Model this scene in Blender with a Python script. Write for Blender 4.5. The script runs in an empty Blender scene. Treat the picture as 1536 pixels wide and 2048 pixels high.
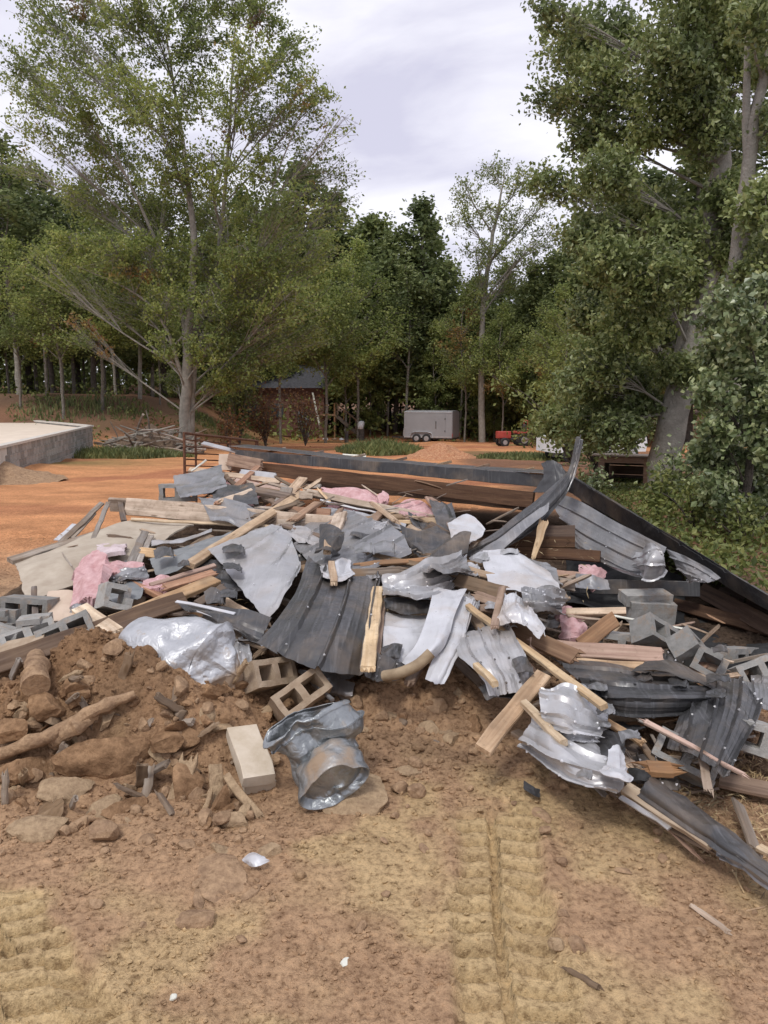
import bpy, math, random
import numpy as np
from mathutils import Matrix, Vector

# ------------------------------------------------------------------ camera, world, sun, exposure
SC = bpy.context.scene
COL = SC.collection
PITCH = math.radians(8.29)
EYE = 1.6
F = 1538.0
cam_d = bpy.data.cameras.new('camera')
cam = bpy.data.objects.new('camera', cam_d)
COL.objects.link(cam)
cam.location = (0, 0, EYE)
cam.rotation_euler = (math.pi / 2 - PITCH, 0, 0)
cam_d.sensor_fit = 'VERTICAL'
cam_d.sensor_height = 36
cam_d.lens = F / 2048 * 36
cam_d.clip_start = 0.05
cam_d.clip_end = 2000
SC.camera = cam
SC.render.resolution_x, SC.render.resolution_y = 768, 1024

SUN_EL, SUN_AZ = math.radians(58), math.radians(205)     # azimuth from +Y clockwise
W = bpy.data.worlds.new('World')
SC.world = W
W.use_nodes = True
nt = W.node_tree
nt.nodes.clear()
def N(t, **kw):
    n = nt.nodes.new(t)
    for k, v in kw.items():
        setattr(n, k, v)
    return n
out = N('ShaderNodeOutputWorld')
sky = N('ShaderNodeTexSky', sky_type='NISHITA', sun_disc=False, sun_elevation=SUN_EL, sun_rotation=SUN_AZ)
bg1 = N('ShaderNodeBackground'); bg1.inputs[1].default_value = 0.1
bg2 = N('ShaderNodeBackground'); bg2.inputs[1].default_value = 1.0
mix = N('ShaderNodeMixShader'); mix.inputs[0].default_value = 0.93
tc = N('ShaderNodeTexCoord')
sep = N('ShaderNodeSeparateXYZ')
nt.links.new(tc.outputs['Generated'], sep.inputs[0])
ad = N('ShaderNodeMath', operation='ADD'); ad.inputs[1].default_value = 0.45
mx = N('ShaderNodeMath', operation='MAXIMUM'); mx.inputs[1].default_value = 0.0
nt.links.new(sep.outputs[2], mx.inputs[0]); nt.links.new(mx.outputs[0], ad.inputs[0])
cmb = N('ShaderNodeCombineXYZ')
for i in (0, 1):
    dv = N('ShaderNodeMath', operation='DIVIDE')
    nt.links.new(sep.outputs[i], dv.inputs[0]); nt.links.new(ad.outputs[0], dv.inputs[1])
    nt.links.new(dv.outputs[0], cmb.inputs[i])
nz = N('ShaderNodeTexNoise'); nz.inputs['Scale'].default_value = 2.6
nz.inputs['Detail'].default_value = 7; nz.inputs['Roughness'].default_value = 0.52
nz.inputs['Distortion'].default_value = 0.6
mp = N('ShaderNodeMapping'); mp.inputs['Scale'].default_value = (0.8, 1.5, 1); mp.inputs['Location'].default_value = (7.3, 2.15, 0)
nt.links.new(cmb.outputs[0], mp.inputs[0]); nt.links.new(mp.outputs[0], nz.inputs['Vector'])
rp = N('ShaderNodeValToRGB')
rp.color_ramp.elements[0].position = 0.36; rp.color_ramp.elements[0].color = (0.57, 0.56, 0.68, 1)
rp.color_ramp.elements[1].position = 0.66; rp.color_ramp.elements[1].color = (0.92, 0.91, 0.96, 1)
nt.links.new(nz.outputs[0], rp.inputs[0])
nt.links.new(rp.outputs[0], bg2.inputs[0]); nt.links.new(sky.outputs[0], bg1.inputs[0])
nt.links.new(bg1.outputs[0], mix.inputs[1]); nt.links.new(bg2.outputs[0], mix.inputs[2])
nt.links.new(mix.outputs[0], out.inputs[0])

sd = bpy.data.lights.new('sun', 'SUN')
sd.energy = 1.5; sd.angle = math.radians(14); sd.color = (1.0, 0.97, 0.92)
sun = bpy.data.objects.new('sun', sd); COL.objects.link(sun)
sdir = Vector((math.sin(SUN_AZ) * math.cos(SUN_EL), math.cos(SUN_AZ) * math.cos(SUN_EL), math.sin(SUN_EL)))
sun.rotation_euler = sdir.to_track_quat('Z', 'Y').to_euler()
sun.location = (0, 0, 40)
vs = SC.view_settings
vs.view_transform = 'Standard'; vs.look = 'None'; vs.gamma = 1; vs.exposure = 0.36; vs.use_curve_mapping = False

# ------------------------------------------------------------------ numeric helpers
RS = np.random.RandomState(7)
random.seed(7)
cp, sp = math.cos(PITCH), math.sin(PITCH)
def ray(px, py):
    xc, yc = (px - 768) / F, (1024 - py) / F
    return np.array([xc, cp + yc * sp, -sp + yc * cp])
def _h(ix, iy, s):
    n = (ix.astype(np.int64) * 374761393 + iy.astype(np.int64) * 668265263 + s * 982451653) & 0xffffffff
    n = ((n ^ (n >> 13)) * 1274126177) & 0xffffffff
    n = (n ^ (n >> 16)) & 0xffffff
    return n / float(0xffffff)
def vn(x, y, s=0):
    x = np.asarray(x, float); y = np.asarray(y, float)
    ix, iy = np.floor(x), np.floor(y)
    fx, fy = x - ix, y - iy
    fx = fx * fx * (3 - 2 * fx); fy = fy * fy * (3 - 2 * fy)
    a, b = _h(ix, iy, s), _h(ix + 1, iy, s)
    c, d = _h(ix, iy + 1, s), _h(ix + 1, iy + 1, s)
    return (a + (b - a) * fx) * (1 - fy) + (c + (d - c) * fx) * fy
def fbm(x, y, s=0, o=4):
    t = 0; a = .5
    for i in range(o):
        t = t + a * (vn(x, y, s + i * 17) - .5); x = x * 2.03 + 5.1; y = y * 2.03 + 1.7; a *= .5
    return t
def ss(a, b, x):
    t = np.clip((np.asarray(x, float) - a) / (b - a), 0, 1)
    return t * t * (3 - 2 * t)
def vn3(p, s=0):
    # cheap 3d noise from three 2d ones
    return (vn(p[:, 0] + 3.7 * s, p[:, 1] + p[:, 2] * .37, s) + vn(p[:, 1], p[:, 2] - p[:, 0] * .31, s + 5) + vn(p[:, 2] + 9.1, p[:, 0] + p[:, 1] * .29, s + 9)) / 3

# ------------------------------------------------------------------ terrain
HY = [0, 3.2, 3.75, 4.3, 5, 5.9, 7.2, 8.4, 9.6, 11.2, 500]
HZ = [0, 0, .05, .08, .13, .22, .33, .36, .30, .0, .0]
def mounds(x, y):
    z = .37 * np.exp(-((x + 1.2) / .55) ** 4 - ((y - 3.48) / .33) ** 4)
    z = z + .16 * np.exp(-((x + 2.1) / .6) ** 2 - ((y - 3.7) / .5) ** 2)
    z = z + .13 * np.exp(-((x - .16) / .30) ** 2 - ((y - 3.95) / .35) ** 2)
    z = z + .08 * np.exp(-((x + .45) / .3) ** 2 - ((y - 3.6) / .3) ** 2)
    return z
def Tlow(x, y):
    x = np.asarray(x, float); y = np.asarray(y, float)
    pile = np.interp(y, HY, HZ) * ss(-3.1, -2.7, x - .22 * np.clip(y - 5.9, 0, 9)) * (1 - .8 * ss(.9, 1.7, x))
    pile = pile * (1 - .85 * ss(-1.3, -.6, x) * ss(6.9, 7.6, y))
    z = pile + mounds(x, y)
    z = z - .031 * np.clip(y - 8, 0, 50) + ss(60, 80, y) * 1.3 + np.clip(y - 80, 0, 200) * .02
    z = z + ss(-7, -17, x) * ss(36, 52, y) * 3.3
    z = z + ss(3.0, 4.5, x) * ss(6, 9, y) * (1 - ss(14, 30, y)) * .12
    # spoil heap at the far left
    z = z + .35 * np.exp(-((x + 12.0) / 2.0) ** 2 - ((y - 22) / 2.0) ** 2)
    return z
def rough(x, y):
    r = ss(3.0, 3.6, y) * (1 - ss(9, 11, y)) * .7 + .25
    return r + 2.0 * np.exp(-((x + 1.5) / 1.0) ** 2 - ((y - 3.4) / .55) ** 2) + .9 * np.exp(-((x - .16) / .4) ** 2 - ((y - 3.9) / .4) ** 2)
def gpt(px, py):
    d = ray(px, py); t = EYE / -d[2]
    return d[0] * t, d[1] * t
_YS = np.geomspace(1.2, 140, 700)
def hitY(px, py):
    d = ray(px, py)
    x = d[0] / d[1] * _YS; z = EYE + d[2] / d[1] * _YS
    b = np.nonzero(z <= Tlow(x, _YS))[0]
    return float(_YS[b[0]]) if len(b) else 140.0
def at(px, py, d=-.03):
    """point seen at a photo pixel; d > 2 is the distance, a smaller d is an offset from the heap's surface"""
    r = ray(px, py)
    Y = d if d > 2 else hitY(px, py) + d
    return np.array([r[0] / r[1] * Y, Y, EYE + r[2] / r[1] * Y])

# tyre tracks, in plan
def seg_coords(x, y, a, b):
    a = np.array(a); b = np.array(b); L = np.linalg.norm(b - a); e = (b - a) / L
    s = (x - a[0]) * e[0] + (y - a[1]) * e[1]; t = -(x - a[0]) * e[1] + (y - a[1]) * e[0]
    return s, t, L
TRK = [(gpt(1045, 2120), gpt(985, 1610), .155), (gpt(40, 2100), gpt(-60, 1840), .16), (gpt(160, 2080), gpt(-40, 1800), .12)]
def track(x, y):
    m = np.zeros_like(x); h = np.zeros_like(x)
    for k, (a, b, w) in enumerate(TRK):
        s, t, L = seg_coords(x, y, a, b)
        t = t + .02 * (vn(s * 2, s * 0, 40 + k) - .5)
        mm = (1 - ss(w * .78, w * 1.15, np.abs(t) + .05 * (vn(x * 9, y * 9, 44) - .5))) * ss(-.5, -.3, s) * (1 - ss(L - .25, L + .15, s)) 
        side = np.where(t > 0, 0.5, 0.0)
        ph = (s / .092 + side + np.abs(t) * (2.2 if k == 0 else 5.0)) % 1
        bar = ss(.04, .12, ph) * (1 - ss(.62, .70, ph)) * ss(.006, .02, np.abs(t - .02))
        seam = 1 - ss(.004, .014, np.abs(t - .02))
        ero = .45 + .55 * ss(.25, .55, vn(x * 4, y * 4, 60 + k))
        hh = -.058 + bar * .056 * ero
        edge = np.exp(-((np.abs(t) - w * 1.08) / .03) ** 2) * .012
        h = np.where(mm > m, hh * mm, h) + edge * ss(-.4, -.2, s) * (1 - ss(L - .25, L, s))
        m = np.maximum(m, mm)
    return m, h
def Tfull(x, y):
    z = Tlow(x, y); r = rough(x, y); near = 1 - ss(12, 20, y)
    m, h = track(x, y)
    q = (1 - .95 * m)
    z = z + r * near * q * (.09 * fbm(x * 1.7, y * 1.7, 1, 3) + .055 * fbm(x * 6, y * 6, 5, 3) + .028 * fbm(x * 22, y * 22, 8, 3))
    # crumbly lumps
    c = np.clip(vn(x * 31, y * 31, 90) - .55, 0, 1) * .03 + np.clip(vn(x * 58, y * 58, 92) - .55, 0, 1) * .016
    z = z + c * near * q * (.5 + r * .6)
    z = z + h + .35 * fbm(x * .25, y * .25, 30, 4) * ss(10, 25, y) * ss(0, 1, y)
    z = z + .10 * fbm(x * 1.2, y * .9, 33, 3) * ss(11, 18, y)
    return z
def soil(x, y):
    """base colour of the earth at a place, with heap and cavity shade mixed in"""
    x = np.asarray(x, float); y = np.asarray(y, float)
    brown = np.array([.50, .325, .195]); sand = np.array([.61, .445, .24]); orange = np.array([.64, .31, .145])
    dark = np.array([.20, .13, .085]); litter = np.array([.17, .105, .07]); grassy = np.array([.17, .17, .065]); red = np.array([.36, .13, .075])
    m, _ = track(x, y)
    n = vn(x * 2.3, y * 2.3, 3) * .6 + vn(x * 7, y * 7, 4) * .4
    a = np.clip(m * .9 + ss(.50, .72, n) * .8 * (1 - ss(3.0, 3.5, y)), 0, 1)
    c = brown + (sand - brown) * a[..., None]
    d = ss(.9, 1.5, x) * ss(.42, .7, vn(x * 3, y * 3, 6)) * (1 - ss(5, 8, y)) * .8
    d = np.maximum(d, .6 * ss(.5, .75, vn(x * 2.5, y * 2.5, 8)) * ss(3, 3.4, y))
    c = c + (dark - c) * d[..., None]
    bk = np.exp(-((x + 1.5) / 1.2) ** 2 - ((y - 3.45) / .5) ** 2); bk = np.maximum(bk, .8 * np.exp(-((x - .2) / .6) ** 2 - ((y - 4.0) / .5) ** 2))
    c = c + (np.array([.33, .195, .105]) * (.6 + .75 * vn(x * 6, y * 6, 25))[..., None] - c) * (bk * .9)[..., None]
    o = ss(6, 9.5, y)
    oo = orange * (.62 + .42 * vn(x * .8, y * 1.7, 10) + .30 * vn(x * 2.6, y * 4.5, 11))[..., None]
    c = c + (oo - c) * o[..., None]
    g = ss(.52, .68, vn(x * .22, y * .14, 12)) * ss(22, 32, y) * .6
    g = np.maximum(g, np.exp(-((x + 11.5) / 3.5) ** 2 - ((y - 26) / 2.5) ** 2) * .8)
    c = c + (grassy - c) * np.clip(g, 0, 1)[..., None]
    rr = ss(.50, .70, vn(x * .35 + 4, y * .5, 14)) * ss(10, 14, y) * .55
    c = c + (red - c) * rr[..., None]
    pile_shade = ss(4.1, 4.9, y) * (1 - ss(11.5, 12.5, y)) * ss(-3.1, -2.7, x - .22 * np.clip(y - 5.9, 0, 9)) * (1 - ss(2.6, 3.6, x))
    c = c + (np.array([.09, .065, .048]) - c) * (pile_shade * .92)[..., None]  # dirt under the rubble, darkened to carry the shade of gaps and cavity
    l = np.maximum(ss(-7, -15, x) * ss(37, 44, y), ss(62, 70, y))
    l = np.maximum(l, ss(2.3, 3.2, x) * ss(6.2, 7.5, y) * .9 * (1 - ss(30, 40, y)))
    l = l * (.75 + .25 * vn(x * .6, y * .6, 16))
    c = c + (litter - c) * l[..., None]
    return c

# ------------------------------------------------------------------ mesh building
class Acc:
    def __init__(s): s.v = []; s.f = {}; s.n = 0
    def add(s, v, f, m=0):
        v = np.asarray(v, float).reshape(-1, 3); f = np.asarray(f, int)
        s.v.append(v); s.f.setdefault((f.shape[1], m), []).append(f + s.n); s.n += len(v)
    def mesh(s, name):
        me = bpy.data.meshes.new(name)
        if not s.n: return me
        v = np.concatenate(s.v); me.vertices.add(len(v)); me.vertices.foreach_set('co', v.ravel())
        loops = []; tot = []; mi = []
        for (k, m), fl in s.f.items():
            f = np.concatenate(fl); loops.append(f.ravel()); tot.append(np.full(len(f), k)); mi.append(np.full(len(f), m))
        loops = np.concatenate(loops); tot = np.concatenate(tot); mi = np.concatenate(mi)
        me.loops.add(len(loops)); me.loops.foreach_set('vertex_index', loops.astype(np.int32))
        me.polygons.add(len(tot))
        st = np.concatenate([[0], np.cumsum(tot)[:-1]])
        me.polygons.foreach_set('loop_start', st.astype(np.int32)); me.polygons.foreach_set('loop_total', tot.astype(np.int32))
        me.polygons.foreach_set('material_index', mi.astype(np.int32))
        me.update(calc_edges=True)
        me.polygons.foreach_set('use_smooth', np.zeros(len(me.polygons), bool))
        return me
def tag(o, label=None, cat=None, group=None, kind=None):
    if label: o['label'] = label
    if cat: o['category'] = cat
    if group: o['group'] = group
    if kind: o['kind'] = kind
    return o
def link(name, me, mats=(), parent=None, loc=None, smooth=None, **kw):
    o = bpy.data.objects.new(name, me); COL.objects.link(o)
    if me is not None and not me.materials:
        for m in (mats if isinstance(mats, (list, tuple)) else [mats]): me.materials.append(m)
    if me is not None and smooth is None: me.polygons.foreach_set('use_smooth', np.zeros(len(me.polygons), bool))
    if me is not None and smooth is not None:
        me.polygons.foreach_set('use_smooth', np.ones(len(me.polygons), bool))
        if smooth < 180: me.set_sharp_from_angle(angle=math.radians(smooth))
    if parent is not None: o.parent = parent
    if loc is not None: o.location = loc
    return tag(o, **kw)
def empty(name, loc, rz=0, **kw):
    o = bpy.data.objects.new(name, None); COL.objects.link(o); o.location = loc; o.rotation_euler = (0, 0, rz)
    o.empty_display_size = .2
    return tag(o, **kw)
BOXF = np.array([[0, 3, 2, 1], [4, 5, 6, 7], [0, 1, 5, 4], [1, 2, 6, 5], [2, 3, 7, 6], [3, 0, 4, 7]])
def box(acc, c, s, rot=None, m=0):
    h = np.array(s) / 2.
    v = np.array([[-1, -1, -1], [1, -1, -1], [1, 1, -1], [-1, 1, -1], [-1, -1, 1], [1, -1, 1], [1, 1, 1], [-1, 1, 1]]) * h
    if rot is not None: v = v @ np.array(rot).T
    acc.add(v + np.array(c), BOXF, m)
def rotz(a):
    c, s = math.cos(a), math.sin(a); return np.array([[c, -s, 0], [s, c, 0], [0, 0, 1]])
def tube(acc, pts, rad, n=6, m=0, cap=True):
    pts = np.asarray(pts, float); k = len(pts); rad = np.broadcast_to(rad, (k,))
    t = np.gradient(pts, axis=0); t /= np.linalg.norm(t, axis=1, keepdims=True) + 1e-9
    ref = np.array([0, 0, 1.]) if abs(t[0, 2]) < .9 else np.array([1., 0, 0])
    a = np.cross(t, ref); a /= np.linalg.norm(a, axis=1, keepdims=True) + 1e-9
    b = np.cross(t, a)
    th = np.arange(n) / n * 2 * math.pi
    v = pts[:, None] + rad[:, None, None] * (a[:, None] * np.cos(th)[None, :, None] + b[:, None] * np.sin(th)[None, :, None])
    i = np.arange(k - 1)[:, None] * n; j = np.arange(n)[None]
    f = np.stack([i + j, i + (j + 1) % n, i + n + (j + 1) % n, i + n + j], -1).reshape(-1, 4)
    acc.add(v.reshape(-1, 3), f, m)
    if cap:
        acc.add(v[0], np.arange(n)[None, ::-1], m); acc.add(v[-1], np.arange(n)[None], m)
def bez(p0, p1, p2, p3, n):
    t = np.linspace(0, 1, n)[:, None]
    return (1 - t) ** 3 * p0 + 3 * (1 - t) ** 2 * t * p1 + 3 * (1 - t) * t * t * p2 + t ** 3 * p3
# ------------------------------------------------------------------ materials
def mat(name):
    m = bpy.data.materials.new(name); m.use_nodes = True
    t = m.node_tree; b = t.nodes['Principled BSDF']
    return m, t, b
def nd(t, typ, **kw):
    n = t.nodes.new(typ)
    for k, v in kw.items():
        if k.startswith('i_'): n.inputs[k[2:].replace('_', ' ')].default_value = v
        else: setattr(n, k, v)
    return n
def ramp(t, src, stops):
    r = nd(t, 'ShaderNodeValToRGB'); e = r.color_ramp.elements
    while len(e) < len(stops): e.new(.5)
    for i, (p, c) in enumerate(stops):
        e[i].position = p; e[i].color = (*c, 1) if len(c) == 3 else c
    t.links.new(src, r.inputs[0]); return r.outputs[0]
def noise(t, vec, scale, detail=3, rough=.55, dist=0):
    n = nd(t, 'ShaderNodeTexNoise', i_Scale=scale, i_Detail=detail, i_Roughness=rough, i_Distortion=dist)
    if vec is not None: t.links.new(vec, n.inputs['Vector'])
    return n.outputs[0]
def mapv(t, vec, scale):
    n = nd(t, 'ShaderNodeMapping'); n.inputs['Scale'].default_value = scale
    t.links.new(vec, n.inputs[0]); return n.outputs[0]
def mixc(t, fac, a, b, mode='MIX'):
    n = nd(t, 'ShaderNodeMix', data_type='RGBA', blend_type=mode)
    for s, v in ((n.inputs[0], fac), (n.inputs[6], a), (n.inputs[7], b)):
        if hasattr(v, 'is_linked'): t.links.new(v, s)
        else: s.default_value = v if not isinstance(v, tuple) or len(v) == 4 else (*v, 1)
    return n.outputs[2]
def bump(t, b, h, st=.3, dist=.01):
    n = nd(t, 'ShaderNodeBump', i_Strength=st, i_Distance=dist); t.links.new(h, n.inputs['Height']); t.links.new(n.outputs[0], b.inputs['Normal'])
def opos(t): return nd(t, 'ShaderNodeTexCoord').outputs['Object']
def wpos(t): return nd(t, 'ShaderNodeNewGeometry').outputs['Position']

def soil_mat():
    m, t, b = mat('soil')
    a = nd(t, 'ShaderNodeAttribute', attribute_name='soil')
    p = wpos(t)
    n1 = noise(t, p, 45, 5, .65); n2 = noise(t, p, 9, 4)
    n3 = noise(t, p, 160, 3, .7)
    c = mixc(t, 1.0, a.outputs[0], ramp(t, n1, [(.32, (.50, .46, .43)), (.52, (1, 1, 1)), (.72, (1.2, 1.18, 1.15))]), 'MULTIPLY')
    c = mixc(t, 1.0, c, ramp(t, n2, [(.3, (.80, .78, .78)), (.6, (1.0, 1.0, 1.0))]), 'MULTIPLY')
    t.links.new(c, b.inputs['Base Color']); b.inputs['Roughness'].default_value = .95
    b.inputs['Specular IOR Level'].default_value = .15
    ad = nd(t, 'ShaderNodeMath', operation='ADD'); t.links.new(n1, ad.inputs[0]); t.links.new(n3, ad.inputs[1])
    bump(t, b, ad.outputs[0], .85, .014)
    return m
def earth_mat(name, c0, c1):
    m, t, b = mat(name); p = wpos(t)
    n1 = noise(t, p, 14, 5, .65); n3 = noise(t, p, 42, 5, .72)
    t.links.new(mixc(t, 1.0, ramp(t, n1, [(.32, c0), (.66, c1)]), ramp(t, n3, [(.35, (.68, .66, .64)), (.55, (1, 1, 1)), (.7, (1.1, 1.09, 1.07))]), 'MULTIPLY'), b.inputs['Base Color']); b.inputs['Roughness'].default_value = .95
    b.inputs['Specular IOR Level'].default_value = .15
    bump(t, b, n3, .8, .018)
    return m
def wood_mat(name, c0, c1, c2, dirt=.25, rough=.7):
    m, t, b = mat(name); p = opos(t)
    oi = nd(t, 'ShaderNodeObjectInfo')
    sh = nd(t, 'ShaderNodeVectorMath', operation='ADD'); t.links.new(p, sh.inputs[0])
    sc = nd(t, 'ShaderNodeVectorMath', operation='SCALE'); sc.inputs[0].default_value = (31, 17, 23); t.links.new(oi.outputs['Random'], sc.inputs['Scale'])
    t.links.new(sc.outputs[0], sh.inputs[1]); v = sh.outputs[0]
    g = noise(t, mapv(t, v, (2.2, 42, 42)), 1.0, 5, .6, .7)
    g2 = noise(t, mapv(t, v, (.8, 14, 14)), 1.0, 3, .5, 1.2)
    bl = noise(t, v, 6, 4, .6)
    c = ramp(t, g, [(.28, c0), (.5, c1), (.75, c2)])
    c = mixc(t, 1.0, c, ramp(t, g2, [(.35, (.72, .66, .6)), (.55, (1, 1, 1))]), 'MULTIPLY')
    hsv = nd(t, 'ShaderNodeHueSaturation'); mr = nd(t, 'ShaderNodeMapRange'); mr.inputs['To Min'].default_value = .68; mr.inputs['To Max'].default_value = 1.14
    fr_ = nd(t, 'ShaderNodeMath', operation='MULTIPLY'); fr_.inputs[1].default_value = 7.31; t.links.new(oi.outputs['Random'], fr_.inputs[0]); fc_ = nd(t, 'ShaderNodeMath', operation='FRACT'); t.links.new(fr_.outputs[0], fc_.inputs[0]); ms_ = nd(t, 'ShaderNodeMapRange'); ms_.inputs['To Min'].default_value = .55; ms_.inputs['To Max'].default_value = 1.02; t.links.new(fc_.outputs[0], ms_.inputs[0]); t.links.new(ms_.outputs[0], hsv.inputs['Saturation'])
    t.links.new(oi.outputs['Random'], mr.inputs[0]); t.links.new(mr.outputs[0], hsv.inputs['Value']); t.links.new(c, hsv.inputs['Color'])
    c = mixc(t, ramp(t, bl, [(.42, (0, 0, 0)), (.66, (min(1, dirt * 1.8),) * 3)]), hsv.outputs[0], (.20, .135, .085))
    c = mixc(t, ramp(t, noise(t, v, 38, 4, .7), [(.56, (0, 0, 0)), (.70, (.45, .45, .45))]), c, (.15, .10, .065))
    # knots
    vo = nd(t, 'ShaderNodeTexVoronoi', i_Scale=1.0); t.links.new(mapv(t, v, (3.2, 11, 11)), vo.inputs['Vector'])
    c = mixc(t, ramp(t, vo.outputs['Distance'], [(.05, (.7, .7, .7)), (.13, (0, 0, 0))]), c, (.10, .055, .025))
    t.links.new(c, b.inputs['Base Color']); b.inputs['Roughness'].default_value = rough
    b.inputs['Specular IOR Level'].default_value = .25
    bump(t, b, g, .35, .004)
    return m
def metal_mat(name, c0, c1, metallic=.25, rough=.42, dust=.3, scratch=(.6, .6, .6)):
    m, t, b = mat(name); p = wpos(t)
    n1 = noise(t, p, 5, 5, .6); n2 = noise(t, mapv(t, p, (60, 4, 4)), 1, 3, .6); n3 = noise(t, p, 34, 4, .7)
    c = ramp(t, n1, [(.3, c0), (.7, c1)])
    c = mixc(t, ramp(t, n3, [(.62, (0, 0, 0)), (.8, (.35, .35, .35))]), c, scratch)
    c = mixc(t, ramp(t, n2, [(.54, (0, 0, 0)), (.70, (.32, .32, .32))]), c, scratch)
    c = mixc(t, ramp(t, noise(t, p, 2.7, 5, .65), [(.46, (0, 0, 0)), (.70, (min(1, dust * 2.2),) * 3)]), c, (.40, .29, .19))
    t.links.new(c, b.inputs['Base Color']); b.inputs['Metallic'].default_value = metallic
    t.links.new(ramp(t, n3, [(.3, (rough - .1,) * 3), (.7, (rough + .18,) * 3)]), b.inputs['Roughness'])
    bump(t, b, n3, .12, .004)
    return m
def plain_mat(name, c0, c1, scale=12, rough=.8, bst=.4, bd=.006, spec=.3, metallic=0.):
    m, t, b = mat(name); p = opos(t); n1 = noise(t, p, scale, 5, .62)
    t.links.new(ramp(t, n1, [(.32, c0), (.68, c1)]), b.inputs['Base Color'])
    b.inputs['Roughness'].default_value = rough; b.inputs['Specular IOR Level'].default_value = spec; b.inputs['Metallic'].default_value = metallic
    bump(t, b, noise(t, p, scale * 7, 3, .7), bst, bd)
    return m
def vary(m):
    t = m.node_tree; b = t.nodes['Principled BSDF']; src = b.inputs['Base Color'].links[0].from_socket
    oi = nd(t, 'ShaderNodeObjectInfo'); mr = nd(t, 'ShaderNodeMapRange'); mr.inputs['To Min'].default_value = .66; mr.inputs['To Max'].default_value = 1.15
    h = nd(t, 'ShaderNodeHueSaturation'); t.links.new(oi.outputs['Random'], mr.inputs[0]); t.links.new(mr.outputs[0], h.inputs['Value']); t.links.new(src, h.inputs['Color'])
    c = mixc(t, ramp(t, noise(t, opos(t), 9, 5, .7), [(.50, (0, 0, 0)), (.66, (.6, .6, .6))]), h.outputs[0], (.30, .205, .13))
    t.links.new(c, b.inputs['Base Color'])
def leaf_mat(name, stops, trans=.28, clump=.5, rough=.5, autumn=None, ascale=.25, athr=.6, spec=.4):
    m, t, b = mat(name)
    g = nd(t, 'ShaderNodeNewGeometry'); p = nd(t, 'ShaderNodeNewGeometry').outputs['Position']
    c = ramp(t, g.outputs['Random Per Island'], stops)
    n = noise(t, p, clump, 3)
    c = mixc(t, 1.0, c, ramp(t, n, [(.33, (.62, .66, .62)), (.66, (1.25, 1.2, 1.0))]), 'MULTIPLY')
    if autumn:
        na = noise(t, p, ascale, 3, .6)
        c2 = ramp(t, g.outputs['Random Per Island'], autumn)
        c = mixc(t, ramp(t, na, [(athr, (0, 0, 0)), (athr + .05, (.9, .9, .9))]), c, c2)
    t.links.new(c, b.inputs['Base Color']); b.inputs['Roughness'].default_value = rough; b.inputs['Specular IOR Level'].default_value = spec
    tr = nd(t, 'ShaderNodeBsdfTranslucent'); t.links.new(c, tr.inputs[0])
    ms = nd(t, 'ShaderNodeMixShader'); ms.inputs[0].default_value = trans
    t.links.new(b.outputs[0], ms.inputs[1]); t.links.new(tr.outputs[0], ms.inputs[2])
    t.links.new(ms.outputs[0], t.nodes['Material Output'].inputs[0])
    return m
M = {}
M['soil'] = soil_mat()
M['clay'] = earth_mat('red_clay', (.33, .13, .07), (.55, .32, .18))
M['clod'] = earth_mat('dry_earth', (.27, .175, .11), (.46, .31, .19))
M['darkearth'] = earth_mat('dark_earth', (.10, .07, .05), (.22, .16, .115))
M['bank'] = earth_mat('brown_clay', (.19, .11, .06), (.37, .23, .13))
M['cap'] = plain_mat('pale_capping', (.46, .38, .28), (.60, .52, .42), 9, .95, .35, .005, .15)
M['slab'] = earth_mat('sandy_stone', (.33, .23, .145), (.46, .335, .21))
M['rottedwood'] = wood_mat('rotted_wood', (.11, .075, .045), (.24, .165, .10), (.36, .26, .17), .5, .9)
M['fresh'] = wood_mat('fresh_pine', (.44, .27, .14), (.60, .41, .23), (.70, .53, .34))
M['bright'] = wood_mat('bright_pine', (.56, .37, .17), (.72, .51, .27), (.80, .64, .42), .2)
M['tan'] = wood_mat('tan_lumber', (.38, .24, .13), (.54, .37, .22), (.66, .49, .32), .35)
M['rafter'] = wood_mat('dark_rafter', (.055, .024, .010), (.105, .047, .018), (.16, .08, .032), 0.)  # brown wood, darkened to take in the shade under the roof
M['leaf_rust'] = leaf_mat('leaves_rust', [(0, (.10, .05, .03)), (.5, (.17, .085, .045)), (1, (.24, .14, .06))], .3, .5, .6)
M['brown'] = wood_mat('aged_brown_lumber', (.20, .095, .04), (.34, .17, .07), (.45, .25, .11), .3)
M['red'] = wood_mat('reddish_lumber', (.32, .14, .08), (.46, .24, .14), (.58, .36, .22), .2)
M['dark'] = wood_mat('dark_lumber', (.09, .06, .045), (.16, .11, .08), (.24, .17, .12), .3)
M['greywood'] = wood_mat('weathered_lumber', (.24, .20, .16), (.38, .32, .26), (.50, .44, .37), .3)
M['charcoal'] = metal_mat('charcoal_steel', (.058, .058, .060), (.10, .10, .103), .45, .36, .13, (.26, .26, .27))
M['black'] = metal_mat('dark_steel', (.035, .035, .037), (.07, .07, .073), .3, .45, .15, (.2, .2, .2))
M['grey'] = metal_mat('grey_steel', (.21, .21, .215), (.32, .32, .325), .5, .34, .14, (.45, .45, .46))
M['light'] = metal_mat('pale_steel', (.37, .37, .375), (.50, .50, .51), .45, .36, .14, (.60, .60, .61))
M['white'] = metal_mat('white_steel', (.50, .505, .53), (.62, .625, .65), .1, .34, .24, (.45, .45, .47))
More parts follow.
